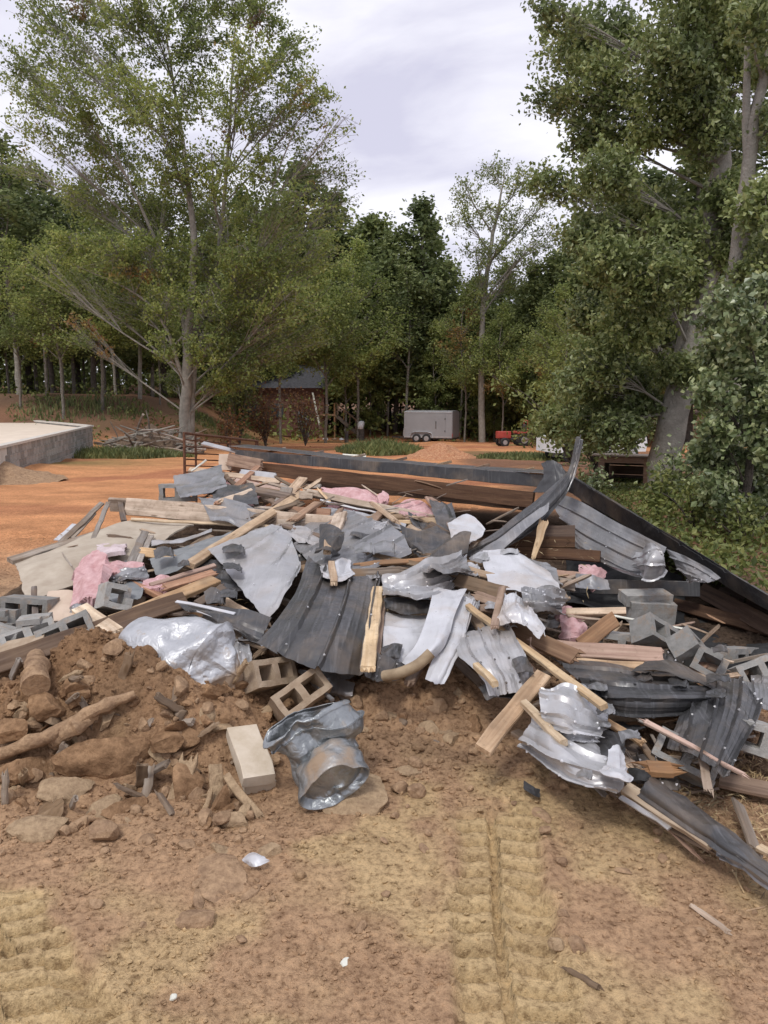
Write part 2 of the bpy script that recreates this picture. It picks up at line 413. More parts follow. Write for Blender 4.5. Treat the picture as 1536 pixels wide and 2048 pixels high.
def foil_mat(name, c0, c1, metallic, rough, mud, zmud):
    m, t, b = mat(name); p = opos(t)
    c = ramp(t, noise(t, p, 9, 5, .65), [(.3, c0), (.7, c1)])
    sp = nd(t, 'ShaderNodeSeparateXYZ'); t.links.new(p, sp.inputs[0])
    ad = nd(t, 'ShaderNodeMath', operation='MULTIPLY_ADD'); ad.inputs[1].default_value = .22; t.links.new(noise(t, p, 7, 5, .6), ad.inputs[0]); t.links.new(sp.outputs[2], ad.inputs[2])
    f = ramp(t, ad.outputs[0], [(max(0, zmud), (.92,) * 3), (max(0, zmud) + .05, (0,) * 3)])
    f2 = ramp(t, noise(t, p, 13, 4, .7), [(.60, (0, 0, 0)), (.72, (mud,) * 3)])
    mx_ = nd(t, 'ShaderNodeMath', operation='MAXIMUM'); t.links.new(f, mx_.inputs[0]); t.links.new(f2, mx_.inputs[1])
    c = mixc(t, mx_.outputs[0], c, (.30, .21, .135)); t.links.new(c, b.inputs['Base Color'])
    iv = nd(t, 'ShaderNodeMath', operation='MULTIPLY_ADD'); iv.inputs[1].default_value = -metallic; iv.inputs[2].default_value = metallic; t.links.new(mx_.outputs[0], iv.inputs[0]); t.links.new(iv.outputs[0], b.inputs['Metallic'])
    rr = nd(t, 'ShaderNodeMath', operation='MULTIPLY_ADD'); rr.inputs[1].default_value = .9 - rough; rr.inputs[2].default_value = rough; t.links.new(mx_.outputs[0], rr.inputs[0]); t.links.new(rr.outputs[0], b.inputs['Roughness'])
    def ridge(sc):
        n_ = noise(t, p, sc, 2, .5, .6); ab = nd(t, 'ShaderNodeMath', operation='SUBTRACT'); ab.inputs[1].default_value = .5; t.links.new(n_, ab.inputs[0])
        q = nd(t, 'ShaderNodeMath', operation='ABSOLUTE'); t.links.new(ab.outputs[0], q.inputs[0]); return q.outputs[0]
    a2 = nd(t, 'ShaderNodeMath', operation='MULTIPLY_ADD'); a2.inputs[1].default_value = .5; t.links.new(ridge(26), a2.inputs[0]); t.links.new(ridge(11), a2.inputs[2])
    bump(t, b, a2.outputs[0], .28, .05)
    return m
M['tin'] = foil_mat('galvanised_tin', (.20, .215, .225), (.38, .40, .41), .75, .40, .45, .0)
M['tank'] = foil_mat('weathered_aluminium', (.40, .41, .43), (.56, .57, .59), .55, .48, .75, .11)
M['block'] = plain_mat('concrete_block', (.27, .265, .25), (.40, .39, .37), 16, .95, .6, .008, .15)
vary(M['block'])
M['dirtyblock'] = plain_mat('muddy_concrete_block', (.30, .22, .15), (.43, .34, .25), 12, .95, .6, .008, .15)
M['concrete'] = plain_mat('concrete', (.50, .47, .42), (.62, .58, .52), 4, .9, .2, .01, .2)
M['sandfill'] = plain_mat('sand_fill', (.62, .52, .42), (.72, .62, .51), 2, .95, .3, .02, .1)
M['wallboard'] = plain_mat('wallboard', (.36, .30, .235), (.47, .41, .33), 7, .9, .3, .004, .2)
M['drywall'] = plain_mat('plasterboard', (.50, .39, .30), (.60, .48, .38), 5, .9, .2, .004, .2)
M['pink'] = plain_mat('pink_fibreglass', (.60, .33, .33), (.80, .55, .55), 20, .98, .8, .02, .05)
M['paper'] = plain_mat('insulation_paper', (.42, .33, .33), (.60, .52, .53), 8, .9, .4, .006, .1)
M['tarp'] = plain_mat('grey_sheeting', (.15, .16, .165), (.25, .26, .265), 6, .55, .2, .006, .4)
M['rust'] = plain_mat('rusty_iron', (.09, .045, .03), (.17, .085, .05), 20, .8, .3, .003, .3)
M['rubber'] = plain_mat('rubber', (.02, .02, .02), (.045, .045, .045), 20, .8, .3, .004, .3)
M['bark'] = plain_mat('bark', (.13, .115, .095), (.26, .235, .20), 5, .95, .9, .03, .1)
M['darkbark'] = plain_mat('dark_bark', (.07, .06, .052), (.15, .13, .11), 5, .95, .9, .03, .1)
M['palebark'] = plain_mat('pale_bark', (.20, .185, .16), (.34, .315, .27), 4, .95, .9, .03, .1)
M['trailergrey'] = plain_mat('trailer_paint', (.26, .26, .27), (.30, .30, .31), 1, .35, .05, .002, .5)
M['whitepaint'] = plain_mat('white_paint', (.72, .72, .72), (.80, .80, .80), 3, .5, .1, .002, .4)
M['redpaint'] = plain_mat('red_paint', (.36, .05, .04), (.48, .08, .06), 5, .45, .1, .002, .5)
M['glass'] = plain_mat('dark_glass', (.03, .035, .04), (.05, .055, .06), 3, .15, .02, .001, .6)
M['siding'] = plain_mat('brown_siding', (.15, .075, .06), (.22, .12, .095), 3, .85, .2, .01, .2)
M['shingle'] = plain_mat('dark_shingle', (.05, .05, .055), (.09, .09, .10), 6, .9, .4, .01, .2)
M['pvc'] = plain_mat('pvc', (.60, .60, .52), (.72, .72, .64), 6, .5, .1, .002, .4)
M['hose'] = plain_mat('muddy_hose', (.22, .16, .10), (.34, .26, .17), 18, .7, .3, .004, .3)
G0 = [(0, (.040, .055, .020)), (.5, (.065, .085, .030)), (1, (.105, .125, .045))]
M['leaf_left'] = leaf_mat('leaves_thin', [(0, (.15, .20, .055)), (.5, (.24, .29, .09)), (1, (.37, .41, .16))], .45, .35, .55,
                          [(0, (.24, .11, .06)), (.5, (.30, .17, .06)), (1, (.34, .23, .07))], .26, .605)
M['leaf_forest'] = leaf_mat('leaves_forest', [(0, (.10, .135, .055)), (.5, (.175, .215, .088)), (1, (.27, .31, .14))], .38, .18)
M['leaf_forest2'] = leaf_mat('leaves_forest_yellow', [(0, (.135, .175, .06)), (.5, (.22, .265, .095)), (1, (.34, .37, .15))], .42, .2)
M['leaf_right'] = leaf_mat('leaves_oak', [(0, (.13, .17, .06)), (.5, (.22, .27, .105)), (1, (.40, .44, .22))], .36, .8, .42, None, 1, 1, .6)
M['leaf_vine'] = leaf_mat('leaves_vine', [(0, (.10, .14, .06)), (.5, (.19, .24, .11)), (1, (.40, .44, .26))], .25, 1.6, .38, None, 1, 1, .7)
M['leaf_weed'] = leaf_mat('leaves_weed', [(0, (.075, .10, .03)), (.5, (.14, .17, .05)), (1, (.24, .25, .09))], .3, 2.2, .5)
M['leaf_grass'] = leaf_mat('grass_blades', [(0, (.10, .13, .05)), (.5, (.16, .19, .08)), (1, (.26, .26, .12))], .3, .6, .6)
M['straw'] = leaf_mat('straw', [(0, (.22, .15, .09)), (.5, (.38, .28, .17)), (1, (.55, .44, .30))], .1, 4, .8)
# ------------------------------------------------------------------ builders
def beam(label, a, b, w, t, m, face=45, name='board', cat='board', broken=0., bend=0., taper=1., parent=None, group=None, twist=0., skew=0.):
    p0, p1 = (at(*a), at(*b)) if not isinstance(a, np.ndarray) else (a, b)
    ex = p1 - p0; L = np.linalg.norm(ex); ex /= L; mid = (p0 + p1) / 2
    nc = np.array([0, 0, EYE]) - mid; nc -= ex * nc.dot(ex); nc /= np.linalg.norm(nc)
    s = np.cross(ex, nc); s = s if s[2] > 0 else -s
    an = math.radians(face); n = nc * math.cos(an) + s * math.sin(an); wd = np.cross(n, ex)
    if parent is None and name != 'pole' and name != 'pipe':
        kk = float(np.interp(mid[1], [2.8, 4.2, 7.5], [.66, .76, .97])); w *= kk; t *= kk
    seed = abs(hash(label)) % 9973 if False else sum(ord(c) * (i + 1) for i, c in enumerate(label)) % 9973
    rs = np.random.RandomState(seed)
    k = max(4, int(L / .12)) + 1; k = min(k, 26)
    xs = np.linspace(-L / 2, L / 2, k)
    ch = min(.004, t * .2, w * .2)
    hw, ht = w / 2, t / 2
    ring = np.array([[-hw + ch, -ht], [hw - ch, -ht], [hw, -ht + ch], [hw, ht - ch], [hw - ch, ht], [-hw + ch, ht], [-hw, ht - ch], [-hw, -ht + ch]])
    v = np.zeros((k, 8, 3))
    u = (xs / L + .5)
    sc = 1 + (taper - 1) * u
    v[:, :, 0] = xs[:, None]
    tw = twist * (u - .5)
    y = ring[None, :, 0] * sc[:, None]; z = ring[None, :, 1] * np.ones(k)[:, None]
    v[:, :, 1] = y * np.cos(tw)[:, None] - z * np.sin(tw)[:, None]
    v[:, :, 2] = y * np.sin(tw)[:, None] + z * np.cos(tw)[:, None] + (bend * 4 * (u * (1 - u)))[:, None] - ht
    v[:, :, 1] += (.0025 * rs.randn(k))[:, None]
    v[0, :, 0] += skew * ring[:, 0]; v[-1, :, 0] += skew * ring[:, 0]
    acc = Acc()
    v[:, :, 2] += .0012 * rs.randn(k, 8) * (ht > .006)
    i = np.arange(k - 1)[:, None] * 8; j = np.arange(8)[None]
    f = np.stack([i + j, i + (j + 1) % 8, i + 8 + (j + 1) % 8, i + 8 + j], -1).reshape(-1, 4)
    acc.add(v.reshape(-1, 3), f)
    for e, sg in ((0, -1), (k - 1, 1)):
        if broken > 0:       # splintered end: a fan of spikes
            nsp = max(3, int(w / .018))
            for q in range(nsp):
                y0, y1 = -hw + w * q / nsp, -hw + w * (q + 1) / nsp
                ln = broken * rs.uniform(.15, 1) * sg; scx = 1 if e == 0 else taper
                x0 = xs[e] - sg * .004
                z0, z1 = -t + rs.uniform(0, .3) * t, -rs.uniform(0, .3) * t
                yy = (y0 + y1) / 2 + rs.uniform(-.4, .4) * (y1 - y0)
                vv = np.array([[x0, y0 * scx, z0], [x0, y1 * scx, z0], [x0, y1 * scx, z1], [x0, y0 * scx, z1], [x0 + ln, yy * scx, rs.uniform(z0, z1)]])
                if e == k - 1: vv[:, 2] += 0
                acc.add(vv, [[0, 1, 4], [1, 2, 4], [2, 3, 4], [3, 0, 4]])
        acc.add(v[e], np.arange(8)[None, ::-sg])
    o = link(name, acc.mesh(name), M[m], parent, label=label if parent is None else None, cat=cat if parent is None else None, group=group)
    R = np.stack([ex, wd, n], 1)
    Mx = Matrix.Identity(4)
    for r in range(3):
        for c in range(3): Mx[r][c] = R[r, c]
        Mx[r][3] = mid[r]
    o.matrix_world = Mx if parent is None else Mx
    if parent is not None:
        o.matrix_parent_inverse = Matrix.Translation(parent.location).inverted()
    return o

def catmull(g, n):
    """g (k, ...) -> (n, ...) along the first axis"""
    k = len(g)
    if k == 2:
        t = np.linspace(0, 1, n).reshape(-1, *([1] * (g.ndim - 1))); return g[0] * (1 - t) + g[1] * t
    e = np.concatenate([[2 * g[0] - g[1]], g, [2 * g[-1] - g[-2]]])
    s = np.linspace(0, k - 1 - 1e-9, n); i = s.astype(int); t = (s - i).reshape(-1, *([1] * (g.ndim - 1)))
    a, b, c, d = e[i], e[i + 1], e[i + 2], e[i + 3]
    return .5 * (2 * b + (c - a) * t + (2 * a - 5 * b + 4 * c - d) * t * t + (3 * b - a - 3 * c + d) * t ** 3)

def sheet(label, grid, mf, mb=None, ribs=0, ribdir='u', ribh=.016, crumple=.012, ragged=.02, thick=.0025, seed=1, name='metal_sheet', cat='metal sheet',
          sharp=False, parent=None, nu=None, nv=None, cf=1.0, shape='rib', group=None, rag_u=None):
    """grid: rows (v) of points (u)"""
    ragged *= .6
    g = np.array([[at(*p) for p in row] for row in grid])
    nu = nu or (max(44, ribs * 18) if ribdir == 'u' else 44); nv = nv or (max(36, ribs * 18) if ribdir == 'v' else 36)
    def interp(a, n):
        if sharp:
            s = np.linspace(0, len(a) - 1 - 1e-9, n); i = s.astype(int); t = (s - i).reshape(-1, 1, 1)
            return a[i] * (1 - t) + a[i + 1] * t
        return catmull(a, n)
    # ragged edges: stretch the parameter range with noise
    p = interp(g, nv * 2); p = interp(p.transpose(1, 0, 2), nu * 2).transpose(1, 0, 2)   # (nv*2, nu*2, 3)
    rs = np.random.RandomState(seed)
    U, V = np.meshgrid(np.linspace(0, 1, nu), np.linspace(0, 1, nv))
    eu = ragged if rag_u is None else rag_u
    lo = eu * (vn(V * 9, V * 0 + .5, seed) + .5 * vn(V * 23, V * 0, seed + 1)); hi = 1 - eu * (vn(V * 9, V * 0 + .5, seed + 2) + .5 * vn(V * 23, V * 0, seed + 3))
    Uu = lo + U * (hi - lo)
    lo = ragged * (vn(U * 9, U * 0 + .5, seed + 4) + .5 * vn(U * 27, U * 0, seed + 5)); hi = 1 - ragged * (vn(U * 9, U * 0 + .5, seed + 6) + .5 * vn(U * 27, U * 0, seed + 7))
    Vv = lo + V * (hi - lo)
    fu = Uu * (nu * 2 - 1 - 1e-6); fv = Vv * (nv * 2 - 1 - 1e-6)
    iu, iv = fu.astype(int), fv.astype(int); tu, tv = (fu - iu)[..., None], (fv - iv)[..., None]
    P = (p[iv, iu] * (1 - tu) + p[iv, iu + 1] * tu) * (1 - tv) + (p[iv + 1, iu] * (1 - tu) + p[iv + 1, iu + 1] * tu) * tv
    du = np.gradient(P, axis=1); dvv = np.gradient(P, axis=0)
    n = np.cross(du, dvv); n /= np.linalg.norm(n, axis=2, keepdims=True) + 1e-12
    tocam = np.array([0, 0, EYE]) - P
    flip = (n * tocam).sum() < 0
    if flip: n = -n
    Lu = np.linalg.norm(np.diff(P, axis=1), axis=2).sum(1).mean(); Lv = np.linalg.norm(np.diff(P, axis=0), axis=2).sum(0).mean()
    Lm = max(.08, min(Lu, Lv)); crumple = min(crumple, .085 * Lm); ribh = min(ribh, .10 * Lm)
    h = np.zeros_like(U)
    if ribs:
        q = ((Uu if ribdir == 'u' else Vv) * ribs + .25) % 1
        if shape == 'rib':
            lin = lambda a, b, t: np.clip((t - a) / (b - a), 0, 1)
            h += ribh * .9 * (lin(.0, .045, q) - lin(.09, .14, q)) + ribh * .07 * ((lin(.40, .44, q) - lin(.47, .51, q)) + (lin(.67, .71, q) - lin(.74, .78, q)))
        else:
            h += ribh * .5 * np.sin(q * 2 * math.pi)
    A, B = Uu * Lu, Vv * Lv
    # kinks and facetted dents: sharp straight creases
    for kq in range(11):
        th = rs.uniform(0, math.pi * 2); ca, sa = math.cos(th), math.sin(th); th2 = th + rs.uniform(.6, 2.2)
        cx, cy = rs.uniform(.05, .95) * Lu, rs.uniform(.05, .95) * Lv
        wob = .02 * fbm(A * 6, B * 6, seed + kq, 2)
        s1 = (A - cx) * ca + (B - cy) * sa + wob; s2 = (A - cx) * math.cos(th2) + (B - cy) * math.sin(th2) + wob
        sl = crumple * rs.uniform(1.6, 4.6) / Lm * (1 if rs.rand() < .5 else -1) * cf
        cap = Lm * rs.uniform(.08, .3)
        h += sl * np.minimum(np.minimum(np.maximum(s1, 0), np.maximum(s2, 0)), cap)
    h += crumple * .12 * fbm(A * 7, B * 7, seed + 60, 3)
    edge = np.maximum(np.maximum(1 - U * 9, 1 - (1 - U) * 9), np.maximum(1 - V * 9, 1 - (1 - V) * 9)).clip(0, 1)
    h += edge * crumple * .9 * (vn(A * 5 / Lm * .3, B * 5 / Lm * .3, seed + 80) - .4)
    P = P + n * h[..., None]
    du = np.gradient(P, axis=1); dvv = np.gradient(P, axis=0); n = np.cross(du, dvv); n /= np.linalg.norm(n, axis=2, keepdims=True) + 1e-12
    if flip: n = -n
    org = P.reshape(-1, 3).mean(0)
    top = (P - org).reshape(-1, 3); bot = (P - n * thick - org).reshape(-1, 3)
    i = np.arange(nv - 1)[:, None] * nu; j = np.arange(nu - 1)[None]
    q = np.stack([i + j, i + j + 1, i + nu + j + 1, i + nu + j], -1).reshape(-1, 4)
    if flip: q = q[:, ::-1]
    acc = Acc(); T = nu * nv
    acc.add(np.concatenate([top, bot]), q, 0)
    acc.f.setdefault((4, 1), []).append(q[:, ::-1] + T)
    bd = np.concatenate([np.arange(nu), np.arange(1, nv) * nu + nu - 1, (nv - 1) * nu + np.arange(nu - 2, -1, -1), np.arange(nv - 2, 0, -1) * nu])
    nx = np.roll(bd, -1)
    sd_ = np.stack([bd, bd + T, nx + T, nx], -1)
    if flip: sd_ = sd_[:, ::-1]
    acc.f.setdefault((4, 0), []).append(sd_)
    if ribs >= 3:       # fasteners beside the ribs
        for q in range(ribs):
            for w_ in (.12, .5, .88):
                a_ = (q + .87) / ribs
                if a_ >= 1: continue
                cu, cv = (a_, w_) if ribdir == 'u' else (w_, a_)
                iv_, iu_ = int(cv * (nv - 1)), int(cu * (nu - 1)); nn = n[iv_, iu_]; pc = P[iv_, iu_] - org
                t1 = du[iv_, iu_] / (np.linalg.norm(du[iv_, iu_]) + 1e-9); t2 = np.cross(nn, t1); an_ = np.arange(6) / 6 * 2 * math.pi
                ringp = pc + .0075 * (np.cos(an_)[:, None] * t1 + np.sin(an_)[:, None] * t2)
                acc.add(np.concatenate([ringp, ringp * .45 + pc * .55 + nn * .006]), [[k_, (k_ + 1) % 6, 6 + (k_ + 1) % 6, 6 + k_] for k_ in range(6)], 1)
                acc.add(ringp * .45 + pc * .55 + nn * .006, [list(range(6))], 1)
    o = link(name, acc.mesh(name), [M[mf], M[mb or mf]], parent, smooth=24, label=label if parent is None else None, cat=cat if parent is None else None, group=group)
    o.location = org - (np.array(parent.location) if parent is not None else 0)
    return o

def voxels(acc, xs, ys, zs, solid, m=0):
    nx, ny, nz = len(xs) - 1, len(ys) - 1, len(zs) - 1
    S = lambda i, j, k: 0 <= i < nx and 0 <= j < ny and 0 <= k < nz and solid[i, j, k]
    idx = {}; V = []; Fc = []
    def vi(i, j, k):
        if (i, j, k) not in idx: idx[(i, j, k)] = len(V); V.append((xs[i], ys[j], zs[k]))
        return idx[(i, j, k)]
    for i in range(nx):
        for j in range(ny):
            for k in range(nz):
                if not solid[i, j, k]: continue
                for d, q in (((1, 0, 0), [(1, 0, 0), (1, 1, 0), (1, 1, 1), (1, 0, 1)]), ((-1, 0, 0), [(0, 0, 0), (0, 0, 1), (0, 1, 1), (0, 1, 0)]),
                             ((0, 1, 0), [(0, 1, 0), (0, 1, 1), (1, 1, 1), (1, 1, 0)]), ((0, -1, 0), [(0, 0, 0), (1, 0, 0), (1, 0, 1), (0, 0, 1)]),
                             ((0, 0, 1), [(0, 0, 1), (1, 0, 1), (1, 1, 1), (0, 1, 1)]), ((0, 0, -1), [(0, 0, 0), (0, 1, 0), (1, 1, 0), (1, 0, 0)])):
                    if not S(i + d[0], j + d[1], k + d[2]): Fc.append([vi(i + a, j + b, k + c) for a, b, c in q])
    acc.add(V, Fc, m)
_blk = {}
def block_mesh(kind, m):
    if (kind, m) in _blk: return _blk[(kind, m)]
    xs = np.array([0, .042, .10, .168, .222, .29, .348, .39]) - .195; ys = np.array([0, .042, .095, .148, .19]) - .095; zs = np.array([0, .06, .125, .19]) - .095
    s = np.ones((7, 4, 3), bool); s[1:3, 1:3, :] = False; s[4:6, 1:3, :] = False
    if kind == 'broken': s[6, 1:, 1:] = False; s[5, 3, 2] = False; s[6, 0, 2] = False
    if kind == 'half': s[4:, :, :] = False; s[3, 2:, 2] = False
    if kind == 'solid': s[:] = True; zs = zs * .5
    acc = Acc(); voxels(acc, xs, ys, zs, s)
    me = acc.mesh('concrete_block')
    rs = np.random.RandomState(len(_blk) + 3)
    co = np.zeros(len(me.vertices) * 3); me.vertices.foreach_get('co', co); co += rs.normal(0, .0022, co.shape); me.vertices.foreach_set('co', co)
    me.materials.append(M[m]); _blk[(kind, m)] = me
    return me
def block(label, px, py, d, rot, kind='whole', m='block', scale=1., name='concrete_block', group=None):
    o = bpy.data.objects.new(name, block_mesh(kind, m)); COL.objects.link(o)
    o.location = at(px, py, d); o.rotation_euler = [math.radians(a) for a in rot]; o.scale = (scale * float(np.interp(o.location[1], [2.9, 4.4, 8], [.66, .76, .95])),) * 3
    return tag(o, label, 'concrete block', group)

def ico(sub):
    import bmesh
    bm = bmesh.new(); bmesh.ops.create_icosphere(bm, subdivisions=sub, radius=1)
    v = np.array([x.co[:] for x in bm.verts]); f = np.array([[a.index for a in x.verts] for x in bm.faces]); bm.free()
    return v, f
ICO1, ICO2, ICO3, ICO4 = ico(1), ico(2), ico(3), ico(4)
def rock_shape(base, seed, amp=.35, flat=.7, cuts=5):
    rs = np.random.RandomState(seed); v = base[0].copy()
    v *= (1 + amp * 2 * (vn3(v * 1.3 + 10, seed) - .5))[:, None]
    for _ in range(cuts):
        n = rs.randn(3); n /= np.linalg.norm(n); c = rs.uniform(.45, .8); dd = v @ n - c
        v -= np.clip(dd, 0, None)[:, None] * n
    v *= (1 + amp * .35 * 2 * (vn3(v * 5 + 20, seed + 3) - .5))[:, None]
    v[:, 2] *= flat
    return v
def put_mesh(o, mats, p0=None): pass

def grid_obj(name, X, Y, Z, m, attr=None, **kw):
    nv, nu = X.shape; i = np.arange(nv - 1)[:, None] * nu; j = np.arange(nu - 1)[None]
    q = np.stack([i + j, i + j + 1, i + nu + j + 1, i + nu + j], -1).reshape(-1, 4)
    acc = Acc(); acc.add(np.stack([X, Y, Z], -1), q)
    me = acc.mesh(name)
    if attr is not None: set_col(me, attr)
    return link(name, me, M[m], smooth=180, **kw)
def set_col(me, c):
    a = me.color_attributes.new('soil', 'FLOAT_COLOR', 'POINT')
    c = np.asarray(c).reshape(-1, 3); a.data.foreach_set('color', np.concatenate([c, np.ones((len(c), 1))], 1).ravel().astype(np.float32))

# ------------------------------------------------------------------ the ground
ys = np.concatenate([[-25, -12, -5, -2, 0, .5], np.geomspace(.8, 9.5, 640), np.geomspace(9.7, 130, 190), [150, 180, 230, 320, 500]])
us = np.concatenate([[-9, -5, -3, -2, -1.5, -1.2], np.linspace(-1, 1, 470), [1.2, 1.5, 2, 3, 5, 9]])
U, Yg = np.meshgrid(us, ys)
Xg = U * np.maximum(.62 * Yg + .45, 1.0)
Zg = Tfull(Xg, Yg)
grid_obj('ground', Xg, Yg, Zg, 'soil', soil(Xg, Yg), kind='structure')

def lump_cloud(name, n, region, smin, smax, seed, base=ICO1, kind='stuff', pw=2.2, dens=None):
    rs = np.random.RandomState(seed)
    Yr = np.exp(rs.uniform(math.log(region[0]), math.log(region[1]), n)); X = rs.uniform(-1, 1, n) * (.55 * Yr + .2)
    keep = rs.rand(n) < (dens(X, Yr) if dens else 1)
    X, Yr = X[keep], Yr[keep]; n = len(X)
    s = smin + (smax - smin) * rs.rand(n) ** (pw * 2.2)
    s *= np.clip(Yr / 2.4, .8, 1.8)
    Z = Tfull(X, Yr) + s * .22
    vars_ = [rock_shape(base, seed + q, .35, .75) for q in range(10)]
    acc = Acc(); cols = []
    wh = rs.randint(0, 10, n); th = rs.rand(n) * 6.28
    for q in range(10):
        k = np.nonzero(wh == q)[0]
        if not len(k): continue
        v = vars_[q]; c, sn = np.cos(th[k])[:, None], np.sin(th[k])[:, None]
        P = np.stack([v[None, :, 0] * c - v[None, :, 1] * sn, v[None, :, 0] * sn + v[None, :, 1] * c, np.repeat(v[None, :, 2], len(k), 0)], -1) * s[k][:, None, None]
        P += np.stack([X[k], Yr[k], Z[k]], -1)[:, None]
        f = (base[1][None] + (np.arange(len(k)) * len(v))[:, None, None]).reshape(-1, 3)
        acc.add(P.reshape(-1, 3), f)
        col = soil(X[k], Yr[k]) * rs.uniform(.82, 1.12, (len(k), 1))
        cols.append(np.repeat(col, len(v), 0))
    me = acc.mesh(name); set_col(me, np.concatenate(cols))
    return link(name, me, M['soil'], smooth=35, kind=kind, label=None)
def dens_near(x, y):
    m, _ = track(x, y)
    return np.clip((.35 + .65 * ss(.35, .65, vn(x * 3, y * 3, 21))) * (1 - .8 * m) + .3 * (rough(x, y) - .3), 0, 1)
lump_cloud('gravel', 34000, (1.5, 5.2), .0022, .013, 11, dens=dens_near)
lump_cloud('gravel', 2600, (1.6, 5.0), .006, .028, 12, base=ICO2, dens=lambda x, y: .10 + .90 * ss(2.8, 3.3, y))

# ------------------------------------------------------------------ foliage
def leaves(acc, c, size, rs, up=.6, asp=.6, droop=0., m=0):
    n = len(c); s = size * rs.uniform(.6, 1.25, n)[:, None]
    nrm = rs.randn(n, 3) + np.array([0, 0, up]); nrm /= np.linalg.norm(nrm, axis=1, keepdims=True)
    a = rs.randn(n, 3) + np.array([0, 0, -droop]); a -= nrm * (a * nrm).sum(1, keepdims=True); a /= np.linalg.norm(a, axis=1, keepdims=True) + 1e-9
    b = np.cross(nrm, a)
    v = np.stack([c - a * s * .5, c + b * s * asp * .5 + nrm * s * .10, c + a * s * .5, c - b * s * asp * .5 + nrm * s * .10], 1)
    acc.add(v.reshape(-1, 3), np.arange(n * 4).reshape(-1, 4), m)
def tree_parts(trunk, trad, lobes, rs, twigs, lpt, lsize, spread, limb_r=.10, up=.6, side=6, twig_r=.012, bare=0., droop=0., asp=.6, att=.9):
    """trunk: path points (local); lobes: list of (centre, radius[, leafiness]). returns (wood Acc, leaf Acc)"""
    w, l = Acc(), Acc(); trunk = np.asarray(trunk, float); trad = np.asarray(trad, float)
    tp = catmull(trunk, 24); tr = np.interp(np.linspace(0, 1, 24), np.linspace(0, 1, len(trad)), trad)
    tp[1:-1] += rs.normal(0, trad[0] * .10, (22, 3)) * [1, 1, 0]
    tube(w, tp, tr, 9)
    for lb in lobes:
        c, r = np.asarray(lb[0], float), lb[1]; leafy = lb[2] if len(lb) > 2 else 1.
        hd = np.linalg.norm(tp[:, :2] - c[:2], axis=1); want = c[2] - att * hd - .3 * r
        i = int(np.argmin(np.abs(tp[:, 2] - want) + .15 * hd)); i = max(4, min(i, 23))
        p0 = tp[i]; d = c - p0; Ld = np.linalg.norm(d)
        p1 = p0 + d * .35 + np.array([0, 0, .05 * Ld]) + rs.normal(0, .06 * Ld, 3); p2 = p0 + d * .7 + np.array([0, 0, -.02 * Ld]) + rs.normal(0, .06 * Ld, 3)
        lp = bez(p0, p1, p2, c + np.array([0, 0, r * .4]), 10)
        r0 = min(tr[i] * .6, limb_r * (.5 + r * .4)); lr = np.linspace(r0, max(r0 * .15, twig_r), 10)
        tube(w, lp, lr, 5, cap=False)
        nt_ = max(4, int(twigs * (r ** 1.2)))
        pts = []
        for q in range(nt_):
            k = rs.randint(3, 10); s = lp[k]
            e = rs.randn(3); e /= np.linalg.norm(e); e = c + e * r * rs.uniform(.45, 1.05) ** .7 * np.array([1, 1, .85])
            dd = e - s
            tp2 = bez(s, s + dd * .3 + [0, 0, .06 * r], s + dd * .7 + rs.normal(0, .08 * r, 3), e, 5)
            tube(w, tp2, np.linspace(max(lr[k] * .35, twig_r), twig_r * .5, 5), 3, cap=False)
            if rs.rand() < bare: continue
            n = rs.poisson(lpt * leafy)
            t = rs.uniform(.45, 1.08, n)
            seg = np.clip(t, 0, .999) * 4; ii = seg.astype(int); ff = (seg - ii)[:, None]
            pp = tp2[ii] * (1 - ff) + tp2[ii + 1] * ff + np.maximum(t - 1, 0)[:, None] * dd
            pts.append(pp + rs.normal(0, spread, (n, 3)) * (.5 + .5 * rs.rand(n, 1)))
        if pts: leaves(l, np.concatenate(pts), lsize, rs, up, asp, droop)
    return w, l
def tree_object(name, label, base, w, l, bark, leaf, group=None, cat='tree'):
    t = empty(name, base, label=label, cat=cat, group=group)
    link('trunk', w.mesh('trunk'), M[bark], t, smooth=60)
    link('crown', l.mesh('crown'), M[leaf], t)
    return t
def copy_tree(t, loc, sc, rz, label, group=None):
    c = t.copy(); COL.objects.link(c); c.location = loc; c.scale = sc; c.rotation_euler = (0, 0, rz)
    tag(c, label, None, group)
    for ch in list(t.children):
        k = ch.copy(); COL.objects.link(k); k.parent = c
    return c
# ------------------------------------------------------------------ trees and woods
def gz(x, y): return float(Tlow(x, y))
def up_at(px, py, Y): return at(px, py, Y)
def lobes_px(base, spec, Y, jit, rs):
    out = []
    for s in spec:
        yy = Y + rs.uniform(-jit, jit)
        c = at(s[0], s[1], yy) - base
        out.append((c, s[2] / F * yy, s[3] if len(s) > 3 else 1.))
    return out

